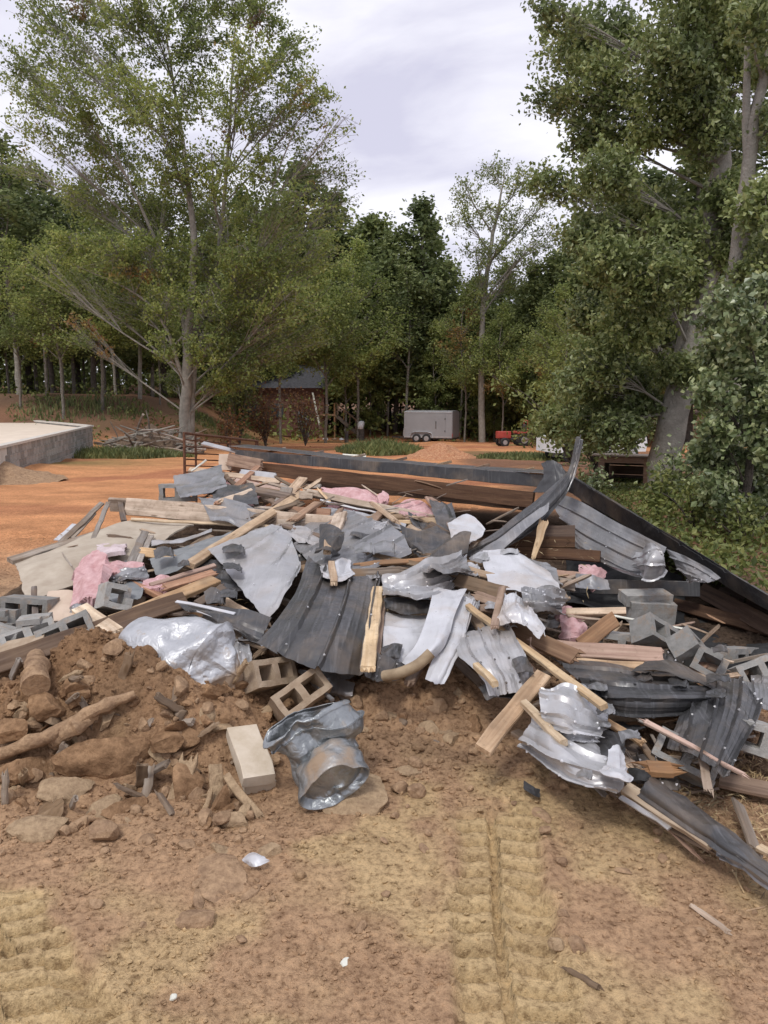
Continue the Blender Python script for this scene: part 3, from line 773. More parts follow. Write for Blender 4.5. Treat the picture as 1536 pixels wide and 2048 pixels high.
# tall thin-leaved tree at left, several stems from one foot
rs = np.random.RandomState(3)
YL = 38.
bx, by = at(375, 880, YL)[0], YL
base = np.array([bx, by, gz(bx, by) - .1])
spec = [(70, 45, 45), (150, 20, 60), (235, 40, 70), (110, 120, 60), (200, 130, 70), (60, 195, 50), (140, 215, 65), (245, 215, 70), (60, 270, 45, .6), (330, 120, 60, .7), (310, 250, 70), (170, 300, 60),
        (395, 30, 55), (470, 20, 65), (540, 60, 50), (425, 110, 65, .9), (510, 140, 60, .9), (390, 215, 65, .9), (475, 235, 70, .8), (580, 160, 50, .8), (615, 215, 50, .9), (560, 270, 65, .7), (655, 240, 40, .45), (690, 275, 35, .15), (640, 330, 55, .35), (690, 350, 45, .2),
        (340, 340, 75), (430, 350, 70, .9), (520, 350, 60, .8), (240, 340, 65), (255, 420, 75), (170, 400, 65), (340, 430, 75), (430, 440, 70), (520, 440, 60), (600, 420, 60, .7), (680, 420, 55, .3), (100, 545, 50, .8), (160, 500, 55), (230, 520, 70), (310, 530, 70), (400, 530, 65), (490, 530, 65), (570, 520, 60), (640, 510, 55, .7),
        (180, 590, 50, .7), (260, 610, 60), (340, 620, 55, .8), (430, 620, 65), (520, 620, 65), (600, 610, 60), (420, 700, 50), (490, 700, 50), (330, 700, 35, .6), (570, 690, 45, .7), (450, 770, 40), (400, 780, 35, .8), (350, 770, 30, .6), (640, 680, 40, .6)]
spec = [(a[0] - 6, a[1] - (26 if a[1] < 320 else 10), a[2] * 1.06, *a[3:]) for a in spec] + [(35, 330, 40, .6), (300, 20, 55, .7), (600, 90, 40, .7), (30, 120, 40, .7), (560, 600, 50), (150, 660, 40, .7), (500, 740, 45, .8)]
lob = lobes_px(base, spec, YL, 3.2, rs)
w, l = Acc(), Acc()
stems = [((375, 700), (385, 450), (330, 60), .30), ((372, 720), (345, 560), (170, 180), .20), ((385, 690), (440, 480), (470, 60), .24), ((395, 700), (470, 560), (600, 230), .17), ((365, 760), (300, 610), (130, 520), .12)]
for q, (a, b, c, r) in enumerate(stems):
    pts = [np.array([(q - 2) * .12, 0, 0]), at(*a, YL + rs.uniform(-.4, .4)) - base, at(*b, YL + rs.uniform(-1, 1)) - base, at(*c, YL + rs.uniform(-1.5, 1.5)) - base]
    hx = [lb for k, lb in enumerate(lob) if k % 1 == 0 and min(range(5), key=lambda s: np.linalg.norm((at(*stems[s][1], YL) - base + (at(*stems[s][2], YL) - base)) / 2 - lb[0])) == q]
    w1, l1 = tree_parts(pts, [r, r * .8, r * .5, r * .12], hx, rs, 38, 27, .165, .14, .055, .5, twig_r=.011, bare=.06, droop=.4, att=.7)
    for A, B in ((w, w1), (l, l1)):
        for (k, m_), fl in B.f.items():
            for f_ in fl: A.f.setdefault((k, m_), []).append(f_ + A.n)
        A.v += B.v; A.n += B.n
tree_object('tree', 'tall airy tree with several stems and thin yellow green leaves beside the brush heap', base, w, l, 'palebark', 'leaf_left')

# sparse pale tree against the sky
rs = np.random.RandomState(5)
YS = 57.
bx = at(965, 850, YS)[0]; base = np.array([bx, YS, gz(bx, YS) - .1])
spec = [(930, 380, 35), (985, 345, 40), (1040, 365, 40), (920, 440, 35), (980, 430, 45), (1045, 440, 45), (1100, 400, 35, .6), (1110, 465, 35, .7), (1000, 500, 45), (1070, 500, 40), (950, 510, 40), (1020, 560, 45), (960, 580, 40)]
w, l = tree_parts([np.zeros(3), at(965, 640, YS) - base, at(985, 480, YS) - base, at(1010, 350, YS) - base], [.26, .2, .14, .04], lobes_px(base, spec, YS, 2, rs), rs, 20, 22, .19, .20, .08, .5, twig_r=.018)
tree_object('tree', 'pale tall tree with sparse feathery crown standing against the sky', base, w, l, 'palebark', 'leaf_forest2')

# big tree at right
rs = np.random.RandomState(8)
YR = 14.
b0 = at(1325, 985, YR); base = np.array([b0[0], YR, b0[2] - .3])
spec = [(1080, 70, 40, .6), (1140, 60, 70), (1230, 50, 85), (1340, 40, 90), (1450, 50, 85), (1530, 40, 60), (1115, 150, 45, .7), (1190, 150, 75), (1300, 150, 85), (1410, 160, 85), (1510, 150, 70, .7), (1190, 250, 55), (1260, 260, 75), (1360, 270, 85), (1460, 270, 70, .8),
        (1190, 360, 60), (1100, 345, 33), (1270, 360, 75), (1370, 370, 75), (1470, 400, 70), (1185, 450, 60), (1270, 460, 80), (1360, 470, 70), (1480, 500, 65), (1180, 540, 60), (1270, 560, 80), (1350, 570, 65), (1175, 630, 55), (1250, 650, 75), (1340, 660, 70), (1190, 720, 60), (1270, 740, 75), (1350, 740, 50),
        (1150, 780, 50), (1220, 810, 65), (1300, 810, 50), (1170, 860, 50), (1235, 870, 55), (1120, 850, 40), (1290, 860, 35)]
lob = [(c + np.array([0, rs.uniform(-1.2, 1.8), 0]) * (1 if s[0] > 1250 else .6), r, lf) for (c, r, lf), s in zip(lobes_px(base, spec, YR, .8, rs), spec)]
w, l = tree_parts([np.zeros(3), at(1352, 800, YR) - base, at(1400, 600, YR) - base, at(1428, 440, YR) - base, at(1437, 200, YR) - base, at(1440, -60, YR) - base], [.30, .25, .21, .17, .13, .05], lob, rs, 90, 52, .10, .10, .05, .5, twig_r=.005, att=.45)
tree_object('tree', 'big leaning grey trunk tree with dense oak like leaves at the right', base, w, l, 'palebark', 'leaf_right')
# second right-hand tree with forked stems
rs = np.random.RandomState(9)
Y2 = 11.5
b0 = at(1470, 1000, Y2); base = np.array([b0[0], Y2, b0[2] - .3])
spec = [(1500, 40, 60), (1540, 120, 60), (1560, 250, 70), (1530, 420, 60), (1580, 380, 70), (1540, 520, 60), (1490, 560, 50, .6)]
w, l = tree_parts([np.zeros(3), at(1462, 700, Y2) - base, at(1478, 480, Y2) - base, at(1505, 280, Y2) - base, at(1545, 20, Y2) - base], [.15, .12, .11, .09, .04], lobes_px(base, spec, Y2, .7, rs), rs, 65, 44, .095, .11, .04, .5, twig_r=.005, att=.5)
tube(w, np.array([at(1470, 560, Y2), at(1500, 420, Y2), at(1492, 240, Y2), at(1496, 60, Y2)]) - base, [.09, .075, .06, .04], 8)
tube(w, np.array([at(1450, 620, Y2), at(1490, 540, Y2), at(1545, 470, Y2)]) - base, [.07, .06, .04], 7)
tree_object('tree', 'forked pale grey trunks rising at the right edge behind the vine thicket', base, w, l, 'palebark', 'leaf_right')

# vine thicket
rs = np.random.RandomState(10)
YV = 8.6
b0 = at(1480, 1080, YV); base = np.array([b0[0], YV, gz(b0[0], YV)])
spec = [(1530, 590, 55), (1470, 640, 55), (1540, 680, 65), (1430, 700, 45), (1490, 740, 65), (1545, 790, 65), (1425, 780, 50), (1480, 830, 65), (1540, 880, 65), (1425, 860, 45), (1450, 920, 60), (1520, 960, 65), (1430, 980, 45), (1480, 1020, 55), (1540, 1040, 60), (1400, 905, 30), (1410, 640, 30, .6), (1440, 590, 35, .5)]
w, l = tree_parts([np.zeros(3), [.05, 0, .8], [.1, .1, 1.6], [.15, .1, 2.6]], [.05, .045, .035, .015], lobes_px(base, spec, YV, .5, rs), rs, 170, 18, .078, .06, .02, .3, twig_r=.003, asp=.75)
t = empty('vine_thicket', base, label='thick vine covered bush with small shiny leaves at the right edge', cat='bush')
link('stem', w.mesh('stem'), M['darkbark'], t); link('foliage', l.mesh('foliage'), M['leaf_vine'], t)

# woodland trees: eight kinds, then copies
def forest_kind(seed, H, cw, c0, nl, twigs, lpt, ls, leaf, bark, trunk_r):
    rs = np.random.RandomState(seed); lob = []
    for q in range(nl):
        u = (q + .5) / nl; z = H * (c0 + (1 - c0) * u) * .97
        rr = cw * (math.sin(math.pi * min(1, .25 + .8 * u)) ** .7)
        a = q * 2.4 + rs.uniform(0, 1); d = rr * rs.uniform(.25, .85)
        lob.append(((math.cos(a) * d, math.sin(a) * d, z - rr * .2), max(.8, rr * rs.uniform(.38, .6)), rs.uniform(.7, 1.1)))
    w, l = tree_parts([np.zeros(3), [rs.uniform(-.2, .2), 0, H * .3], [rs.uniform(-.5, .5), rs.uniform(-.4, .4), H * .65], [0, 0, H * .97]], [trunk_r, trunk_r * .8, trunk_r * .5, .03], lob, rs, twigs, lpt, ls, .42, .07, .5, twig_r=.015)
    return w, l, leaf, bark
kinds = [forest_kind(21, 20, 4.0, .26, 20, 14, 30, .36, 'leaf_forest', 'darkbark', .20), forest_kind(22, 20, 3.2, .35, 18, 14, 28, .36, 'leaf_forest2', 'bark', .17),
         forest_kind(23, 20, 4.6, .22, 26, 12, 32, .40, 'leaf_forest', 'darkbark', .24), forest_kind(24, 20, 2.6, .5, 13, 14, 26, .32, 'leaf_forest', 'palebark', .16),
         forest_kind(25, 20, 3.0, .12, 20, 14, 28, .38, 'leaf_forest2', 'bark', .15)]
# (px, distance, py of the top, kind, width, label)
kinds.append(forest_kind(26, 20, 4.0, .40, 18, 13, 30, .27, 'leaf_left', 'bark', .13))
FT = [(125, 44, 440, 5, 1.0, 'young yellowing tree among the pale trunks at the far left'), (205, 46, 400, 5, 1.0, 'young airy tree just left of the tall airy tree'), (560, 52, 430, 5, .8, 'airy yellow green tree standing before the house'), (650, 54, 450, 5, .9, 'airy tree standing at the right of the house stair'), (715, 60, 470, 5, .9, 'thin leaved tree left of the trailer clearing'), (40, 46, 470, 5, .9, 'young airy tree behind the foundation corner'), (320, 50, 520, 5, .8, 'low airy tree behind the tall one'), (1005, 56, 600, 5, .8, 'pale leaved tree right of the trailer'), (930, 58, 560, 5, .8, 'thin leaved tree at the right end of the trailer'), (1120, 40, 560, 5, .9, 'airy tree at the left of the big leaning tree'), (-80, 55, 250, 0, 1.1), (40, 51, 262, 3, 1.25, 'pale trunk woodland tree at the far left behind the foundation'), (0, 60, 300, 0, 1), (108, 58, 330, 0, 1), (125, 53, 380, 3, 1, 'slim leaning pale trunk at the left edge of the woods'), (188, 55, 360, 0, 1.1, 'straight dark trunk tree among the left woods'), (232, 52, 430, 3, .8),
      (280, 50, 400, 3, 1.1, 'pale trunk tree at the wood edge just left of the airy tree'), (330, 62, 390, 2, 1), (420, 66, 400, 0, 1), (490, 70, 370, 2, .9), (600, 72, 318, 2, 1.35, 'broad round dark crown rising behind the brown house'), (665, 74, 370, 2, 1), (560, 75, 400, 0, 1), (720, 72, 440, 1, 1), (765, 70, 430, 1, .9),
      (838, 66, 386, 2, .95, 'dark dense tree with pointed top above the grey trailer'), (810, 62, 520, 3, 1, 'woodland tree with a pale trunk just left of the trailer'), (880, 74, 540, 0, 1), (905, 64, 620, 4, .8), (940, 72, 640, 0, .8), (1000, 72, 600, 1, 1), (1045, 66, 560, 0, 1), (1100, 60, 500, 0, 1), (1070, 72, 570, 2, .9), (1150, 62, 430, 2, 1), (1210, 58, 420, 0, 1.2), (1290, 60, 330, 2, 1.2),
      (1380, 52, 250, 2, 1.2), (1480, 55, 200, 0, 1.4), (1580, 48, 250, 2, 1.2), (1660, 50, 200, 0, 1.2), (60, 66, 330, 2, 1), (160, 68, 380, 0, 1.1), (240, 64, 410, 1, 1), (380, 76, 450, 4, 1), (460, 60, 560, 4, .9), (520, 64, 600, 4, .8), (690, 62, 600, 1, .9), (740, 64, 640, 4, .9),
      (780, 74, 560, 0, 1), (860, 78, 620, 4, 1), (990, 60, 690, 4, .7), (1035, 62, 640, 4, .8), (1125, 52, 640, 4, .9), (1180, 46, 600, 1, 1), (640, 70, 520, 4, 1), (900, 70, 520, 0, 1.1), (955, 66, 545, 2, 1.1), (1010, 68, 520, 1, 1.1), (1060, 60, 515, 2, 1), (1115, 64, 490, 0, 1.1), (790, 66, 450, 0, 1.1), (745, 70, 420, 2, 1), (855, 70, 430, 2, .9), (975, 64, 620, 4, 1), (870, 62, 640, 4, .9), (530, 68, 420, 2, 1.2), (1090, 56, 600, 4, 1), (450, 66, 430, 1, 1.2), (575, 66, 560, 1, .9), (-150, 60, 260, 0, 1.3), (-30, 64, 300, 2, 1.1), (1240, 50, 560, 4, 1), (1330, 46, 520, 1, 1)]
rs = np.random.RandomState(31)
proto = {}
for e in FT:
    px, Y, top, k, wd = e[:5]
    place = ['off the left edge', 'at the left edge', 'behind the foundation', 'left of the tall airy tree', 'behind the tall airy tree', 'behind the brown house', 'right of the brown house', 'left of the trailer', 'straight behind the trailer', 'right of the trailer', 'above the red tractor', 'above the kennel', 'behind the big leaning tree', 'behind the vine thicket', 'off the right edge'][int(np.searchsorted([-20, 70, 160, 290, 430, 570, 680, 790, 890, 980, 1075, 1160, 1300, 1450], px))]
    row = 'front' if Y < 61 else ('middle' if Y < 70 else 'rear')
    x = (px - 768) / F * Y / (cp * 1.0)
    x = at(px, 800, Y)[0]; z0 = gz(x, Y) - .15
    H = at(px, top, Y)[2] - z0; s = H / 20
    lab = e[5] if len(e) > 5 else ['dark green woodland tree', 'yellowish green woodland tree', 'wide dark crowned woodland tree', 'slender pale trunked woodland tree', 'low branched young woodland tree'][k] + ' in the ' + row + ' row ' + place
    wd *= 1.3; sc = (s * wd, s * wd, s); rz = rs.uniform(0, 6.28)
    if k not in proto:
        w, l, lf, bk = kinds[k]
        proto[k] = tree_object('woodland_tree', lab, (x, Y, z0), w, l, bk, lf, 'trees of the wood behind the clearing')
        proto[k].scale = sc; proto[k].rotation_euler = (0, 0, rz)
    else:
        copy_tree(proto[k], (x, Y, z0), sc, rz, lab, 'trees of the wood behind the clearing')
# bare slim trunks inside the wood
rs = np.random.RandomState(33)
acc = Acc(); tube(acc, [[0, 0, 0], [.1, 0, 3], [-.1, .1, 6], [.05, 0, 9]], [.13, .11, .08, .04], 6); pm = acc.mesh('trunk'); pm.materials.append(M['bark'])
for px, Y in [(20, 58), (75, 62), (95, 50), (150, 60), (170, 66), (212, 60), (255, 66), (305, 60), (640, 68), (700, 74), (715, 66), (755, 68), (775, 64), (800, 74), (830, 70), (900, 68), (920, 62), (952, 66), (985, 70), (1010, 62), (1030, 70), (1060, 64), (1085, 58), (1120, 66), (1190, 60)]:
    x = at(px, 800, Y)[0]
    o = link('bare_trunk', pm, parent=None, loc=(x, Y, gz(x, Y) - .1), label='slim bare trunk ' + ('in the dark left wood' if px < 330 else 'between house and trailer' if px < 840 else 'behind and right of the trailer' if px < 1000 else 'in the dark right wood'), cat='tree trunk', group='slim trunks inside the wood')
    o.rotation_euler = (rs.uniform(-.04, .04), rs.uniform(-.06, .06), rs.uniform(0, 6)); s = rs.uniform(.7, 1.3); o.scale = (s, s, 1)
# far wood, one mass
rs = np.random.RandomState(35)
n = 42000
px = rs.uniform(-350, 1900, n); Y = rs.uniform(80, 100, n); x = (px - 768) / F * Y
top = 9 + 9 * vn(x * .12, x * 0, 5) + 5 * ss(-18, -35, x) - 3.5 * np.exp(-((x - 9) / 7) ** 2)
z = 1.2 + rs.rand(n) ** .8 * top
acc = Acc(); leaves(acc, np.stack([x, Y, z], 1), .95, rs, .4, .7)
link('far_wood', acc.mesh('far_wood'), M['leaf_forest'], kind='stuff')
# undergrowth along the wood edge
n = 26000
px = rs.uniform(-200, 1750, n); Y = rs.uniform(60, 78, n); x = (px - 768) / F * Y
keep = (vn(x * .35, Y * .3, 51) > .38); x, Y = x[keep], Y[keep]
z = Tlow(x, Y) + rs.rand(len(x)) ** 1.4 * (1.0 + 4.2 * vn(x * .5, Y * .5, 52))
acc = Acc(); leaves(acc, np.stack([x, Y, z], 1), .40, rs, .5, .7)
link('undergrowth', acc.mesh('undergrowth'), M['leaf_forest2'], kind='stuff')
n = 5000
x = rs.uniform(-34, -9, n); Y = rs.uniform(38, 54, n)
keep = (vn(x * .4, Y * .4, 53) > .55); x, Y = x[keep], Y[keep]
z = Tlow(x, Y) + rs.rand(len(x)) ** 1.5 * .7
acc = Acc(); leaves(acc, np.stack([x, Y, z], 1), .24, rs, .5, .6)
link('undergrowth', acc.mesh('undergrowth'), M['leaf_weed'], kind='stuff')

# shrubs along the far side, right of the trailer
def shrub(label, px, py, Y, r, hgt, n, ls, leaf, seed, name='shrub', cat='shrub', asp=.6):
    rs = np.random.RandomState(seed); b = at(px, py, Y); b[2] = min(b[2], gz(b[0], Y) + .1) if Y > 6 else b[2]
    w, l = Acc(), Acc(); pts = []
    for q in range(max(5, n // 60)):
        e = np.array([rs.normal(0, r * .55), rs.normal(0, r * .45), hgt * rs.uniform(.45, 1.05)]); p = bez(np.zeros(3), np.array([e[0] * .2, e[1] * .2, e[2] * .5]), np.array([e[0] * .7, e[1] * .7, e[2] * .9]), e, 6)
        tube(w, p, np.linspace(.012, .004, 6) * (1 + hgt * .4), 4, cap=False)
        k = 60; t = rs.uniform(.25, 1.03, k); seg = np.clip(t, 0, .999) * 5; ii = seg.astype(int); ff = (seg - ii)[:, None]
        pts.append(p[ii] * (1 - ff) + p[ii + 1] * ff + rs.normal(0, ls * .9 + r * .08, (k, 3)))
    leaves(l, np.concatenate(pts), ls, rs, .6, asp)
    t = empty(name, b, label=label, cat=cat); link('stem', w.mesh('stem'), M['darkbark'], t); link('foliage', l.mesh('foliage'), M[leaf], t)
    return t
shrub('leafy pale green sapling beside the white vehicle', 1140, 905, 24, 1.5, 2.6, 1800, .17, 'leaf_forest2', 61)
shrub('green bush overhanging the wooden kennel roof', 1190, 915, 19, 1.1, 1.7, 1400, .14, 'leaf_right', 62)
shrub('low bush at the right of the red tractor', 1085, 895, 44, 1.4, 1.6, 700, .24, 'leaf_weed', 63)
shrub('bright green upright weed in front of the kennel', 1312, 1040, 9.8, .25, .55, 420, .085, 'leaf_weed', 64, 'weed', 'weed')
shrub('leafy stalk beside the kennel opening', 1196, 1000, 12.5, .12, .6, 120, .08, 'leaf_vine', 65, 'weed', 'weed')
shrub('green weed clump above the roof edge', 1385, 1060, 8.8, .35, .55, 420, .07, 'leaf_weed', 66, 'weed', 'weed')
shrub('yellow green weed clump at the foot of the vines', 1490, 1110, 8.0, .4, .55, 480, .065, 'leaf_weed', 67, 'weed', 'weed')
shrub('dark leaved weed at the base of the big leaning trunk', 1345, 990, 12.5, .45, .7, 420, .10, 'leaf_vine', 68, 'weed', 'weed')
shrub('rust brown leaved sapling before the house wall', 530, 850, 42, 1.3, 3.0, 1000, .17, 'leaf_rust', 74)
shrub('reddish brown bush before the house stair', 610, 845, 45, 1.6, 3.0, 900, .17, 'leaf_rust', 75)
shrub('green leafy bush hiding the left end of the house', 478, 850, 41, 1.1, 4.4, 1300, .18, 'leaf_weed', 76)
shrub('rust and brown scrub below the airy tree', 455, 862, 38, 1.2, 2.0, 700, .14, 'leaf_rust', 77)
# weedy ground cover on the right
rs = np.random.RandomState(70)
n = 52000
Y = rs.uniform(5.4, 17, n); x = rs.uniform(1.8, 11, n)
keep = (x > 2.15 + np.clip(7.2 - Y, 0, 3) * .25 + np.clip(Y - 7.2, 0, 20) * .22) & (vn(x * 1.3, Y * 1.3, 71) > .16); x, Y = x[keep], Y[keep]
pxx = 768 + x / Y * F; z = Tfull(x, Y) + rs.rand(len(x)) ** 1.3 * (.10 + .42 * vn(x * 1.5, Y * 1.5, 72)) * (1 - .85 * ss(1150, 1185, pxx) * (1 - ss(1310, 1335, pxx)) * ss(8.6, 9.4, Y))
acc = Acc(); leaves(acc, np.stack([x, Y, z], 1), .075, rs, .9, .55)
link('ground_cover', acc.mesh('ground_cover'), M['leaf_weed'], kind='stuff')
# grass tufts
def grass(n, cx, cy, rx, ry, h, seed, mat_='leaf_grass'):
    rs = np.random.RandomState(seed); a = rs.rand(n) * 6.28; d = np.sqrt(rs.rand(n)); x = cx + rx * d * np.cos(a); y = cy + ry * d * np.sin(a)
    hh = h * rs.uniform(.4, 1.1, n) * (1 - .6 * d * d); z = Tfull(x, y); ln = rs.normal(0, .35, (n, 2)) * hh[:, None]; wv = rs.randn(n, 2); wv *= (.03 + h * .03) / np.linalg.norm(wv, axis=1, keepdims=True)
    b = np.stack([x, y, z - .03], 1); tip = b + np.concatenate([ln, hh[:, None]], 1); mid = (b + tip) / 2 + np.concatenate([-ln * .12, hh[:, None] * .06], 1); wv3 = np.concatenate([wv, np.zeros((n, 1))], 1)
    acc = Acc(); acc.add(np.stack([b - wv3, b + wv3, mid + wv3 * .7, tip, mid - wv3 * .7], 1).reshape(-1, 3), np.arange(n * 5).reshape(-1, 5))
    return link('grass', acc.mesh('grass'), M[mat_], kind='stuff')
def gp(px, py):
    Y = hitY(px, py); r = ray(px, py); return r[0] / r[1] * Y, Y
gx, gy = gp(760, 905); grass(2600, gx, gy, 2.1, 2.6, .75, 81)
gx, gy = gp(215, 915); grass(3500, gx, gy, 3.6, 2.4, .55, 82)
gx, gy = gp(110, 915); grass(2500, gx, gy, 3.0, 1.6, .45, 83)
gx, gy = gp(170, 815); grass(900, gx, gy, 4.5, 3.5, .6, 84)
gx, gy = gp(430, 850); grass(900, gx, gy, 3, 3, .5, 85)
gx, gy = gp(1050, 915); grass(1500, gx, gy, 2.2, 2.2, .35, 86)

# ------------------------------------------------------------------ block foundation at the left
Cc = at(180, 851, 35.); Cn = at(-60, 911, 17.0); Cf = at(-60, 826, 62.)
zt = Cc[2]; Cn[2] = zt; Cf[2] = zt
fo = empty('block_foundation', (Cc[0], Cc[1], gz(Cc[0], Cc[1])), label='grey block foundation wall with a pale sand floor at the left', cat='foundation')
def child(o, par):
    o.parent = par; o.location = np.array(o.location) - np.array(par.location); return o
def wall_blocks(p0, p1, rows, lim):
    d = p1 - p0; L = math.hypot(d[0], d[1]); a = math.atan2(d[1], d[0]); n = min(int(L / .41), lim)
    acc = Acc(); box(acc, (0, 0, 0), (.39, .2, .19)); me = acc.mesh('block'); me.materials.append(M['block'])
    for r in range(rows):
        for q in range(n):
            x = (q + (.5 if r % 2 else 0) + .5) * .41
            o = bpy.data.objects.new('block', me); COL.objects.link(o); o.parent = fo
            o.location = np.array([p0[0] + d[0] / L * x, p0[1] + d[1] / L * x, zt - .16 - r * .203]) - np.array(fo.location); o.rotation_euler = (0, random.uniform(-.004, .004), a + random.uniform(-.006, .006))
    acc = Acc(); h = rows * .205; m_ = (p0 + p1) / 2
    box(acc, (m_[0] - fo.location[0], m_[1] - fo.location[1], zt - .06 - h / 2 - fo.location[2]), (L, .17, h), rotz(a)); link('mortar', acc.mesh('mortar'), M['concrete'], fo)
    acc = Acc(); box(acc, (m_[0] - fo.location[0], m_[1] - fo.location[1], zt - .02 - fo.location[2]), (L + .25, .26, .07), rotz(a)); link('sill', acc.mesh('sill'), M['concrete'], fo)
wall_blocks(Cc, Cn, 7, 38); wall_blocks(Cc, Cf, 1, 60)
acc = Acc(); e1, e2 = (Cn - Cc), (Cf - Cc)
q = [Cc + e1 * .02 + e2 * .02, Cc + e1 + e2 * .02, Cc + e1 + e2, Cc + e1 * .02 + e2]; q = np.array([[p[0], p[1], zt - .12] for p in q]) - np.array(fo.location)
acc.add(np.concatenate([q, q - [0, 0, .2]]), BOXF[[1, 0, 2, 3, 4, 5]][:, ::-1]); link('sand_floor', acc.mesh('sand_floor'), M['sandfill'], fo)
acc = Acc(); d1 = e1 / np.linalg.norm(e1)
acc2 = Acc(); v = rock_shape(ICO2, 5, .3, 1.1, 2) * .26; acc2.add(v, ICO2[1]); b = at(103, 892, 27.5)
link('white_bag', acc2.mesh('white_bag'), M['whitepaint'], loc=(b[0], b[1], gz(b[0], b[1]) + .45), smooth=40, label='white plastic bag against the foundation wall', cat='bag')

# ------------------------------------------------------------------ dirt heaps
def heap(label, px, py, Y, rx, ry, h, seed, m):
    b = at(px, py, Y); z = gz(b[0], Y)
    u, v = np.meshgrid(np.linspace(-1.15, 1.15, 60), np.linspace(-1.15, 1.15, 60)); r = np.sqrt(u * u + v * v)
    hh = h * np.clip(1 - r, -.12, 1) ** 1 * np.where(r < 1.15, 1, 0); hh = h * (np.clip(1.05 - r, -.1, 1) ** 1.15) * (.6 + .8 * vn(u * 3 + seed, v * 3, seed)) + .35 * h * fbm(u * 7, v * 7, seed, 4)
    return grid_obj('dirt_heap', u * rx, v * ry, hh - .05, m, loc=(b[0], Y, z), label=label, cat='dirt heap')
heap('heap of red and tan clay in front of the trailer', 880, 918, 31, 1.5, 1.5, .68, 3, 'clay')
heap('low brown spoil heap at the far left edge', -10, 955, 19, 1.6, 1.8, .42, 5, 'clod')
# heap('low orange heap', 345, 800, 45, 2.2, 1.6, .8, 7, 'clay')

# ------------------------------------------------------------------ brush heap
rs = np.random.RandomState(91)
b = at(300, 890, 36); b[2] = gz(b[0], 36)
for q in range(95):
    a = rs.uniform(-1, 1); L = rs.uniform(.8, 2.4); c = np.array([b[0] + a * 2.1, 36 + rs.uniform(-1, 1), b[2] + (1 - a * a) * rs.uniform(0, 1.35) + .06])
    d = np.array([rs.uniform(-1, 1), rs.uniform(-.6, .6), rs.uniform(-.25, .25)]); d *= L / 2 / np.linalg.norm(d)
    acc = Acc(); r = rs.uniform(.02, .075); tube(acc, np.array([-d, -d * .3 + rs.normal(0, .05, 3), d * .4 + rs.normal(0, .06, 3), d]), [r, r * .95, r * .8, r * .5], 6)
    link('brush_log', acc.mesh('brush_log'), M[['greywood', 'palebark', 'bark'][q % 3]], loc=c, label='grey cut log or branch piled in the brush heap', cat='log', group='logs and branches in the brush heap')

heap('dark earth and root heap under the brush pile', 300, 890, 36.6, 2.5, 1.6, 1.25, 8, 'darkearth')
# ------------------------------------------------------------------ cargo trailer
tb = at(862, 884, 58); tz = gz(tb[0], 58)
tr = empty('cargo_trailer', (tb[0] + .05, 58, tz), math.radians(-21), label='grey enclosed cargo trailer with twin wheels by the wood edge', cat='trailer')
zl = .38
def tp_(name, parts, m, par=None, sm=None):
    acc = Acc()
    for c, s in parts: box(acc, c, s)
    return link(name, acc.mesh(name), M[m], par or tr, smooth=sm)
acc = Acc()
prof = [(-1.0, 0), (1.0, 0), (1.0, 1.83), (.93, 1.93), (.5, 1.97), (-.5, 1.97), (-.93, 1.93), (-1.0, 1.83)]
for x0 in (-1.85, 1.85): acc.add([], np.zeros((0, 4), int)) if False else None
v = np.array([[x0, y, zl + z] for x0 in (-1.85, 1.85) for y, z in prof]); k = len(prof)
acc.add(v, [[i, (i + 1) % k, k + (i + 1) % k, k + i] for i in range(k)])
nose = np.array([[-2.35, -.35, zl], [-2.35, .35, zl], [-2.35, .35, zl + 1.6], [-2.35, -.35, zl + 1.6]])
acc.add(np.concatenate([v[:k]]), [list(range(k))[::-1]]); acc.add(v[k:], [list(range(k))])
link('body', acc.mesh('body'), M['trailergrey'], tr)
acc = Acc(); v2 = np.array([[-1.85, -1, zl + .1], [-1.85, 1, zl + .1], [-2.3, 0, zl + .1], [-1.85, -1, zl + .62], [-1.85, 1, zl + .62], [-2.25, 0, zl + .62]])
acc.add(v2, [[0, 1, 2], [3, 5, 4]]); acc.add(np.zeros((0, 3)), np.zeros((0, 4), int)); acc.f[(4, 0)] = [np.array([[0, 2, 5, 3], [2, 1, 4, 5]])]
link('stone_guard', acc.mesh('stone_guard'), M['whitepaint'], tr)
dr = tp_('side_door', [((.95, -1.012, zl + .95), (.78, .03, 1.66))], 'trailergrey'); tp_('door_handle', [((.64, -1.04, zl + .95), (.05, .04, .55))], 'black', dr); tp_('hinge', [((1.33, -1.035, zl + .5), (.05, .03, .12)), ((1.33, -1.035, zl + 1.4), (.05, .03, .12))], 'black', dr)
tp_('rear_door', [((1.862, 0, zl + .97), (.03, 1.86, 1.78))], 'trailergrey')
for s in (-.95, .95): tp_('tail_light', [((1.875, s, zl + .22), (.03, .09, .22))], 'redpaint')
tp_('side_trim', [((0, -1.012, zl + .06), (3.7, .03, .12)), ((0, -1.012, zl + 1.86), (3.7, .02, .05))], 'light')
tp_('roof_cap', [((0, 0, zl + 1.985), (3.6, 1.2, .03))], 'light')
for x in (-.62, -1.0 + 1.15):
    pass
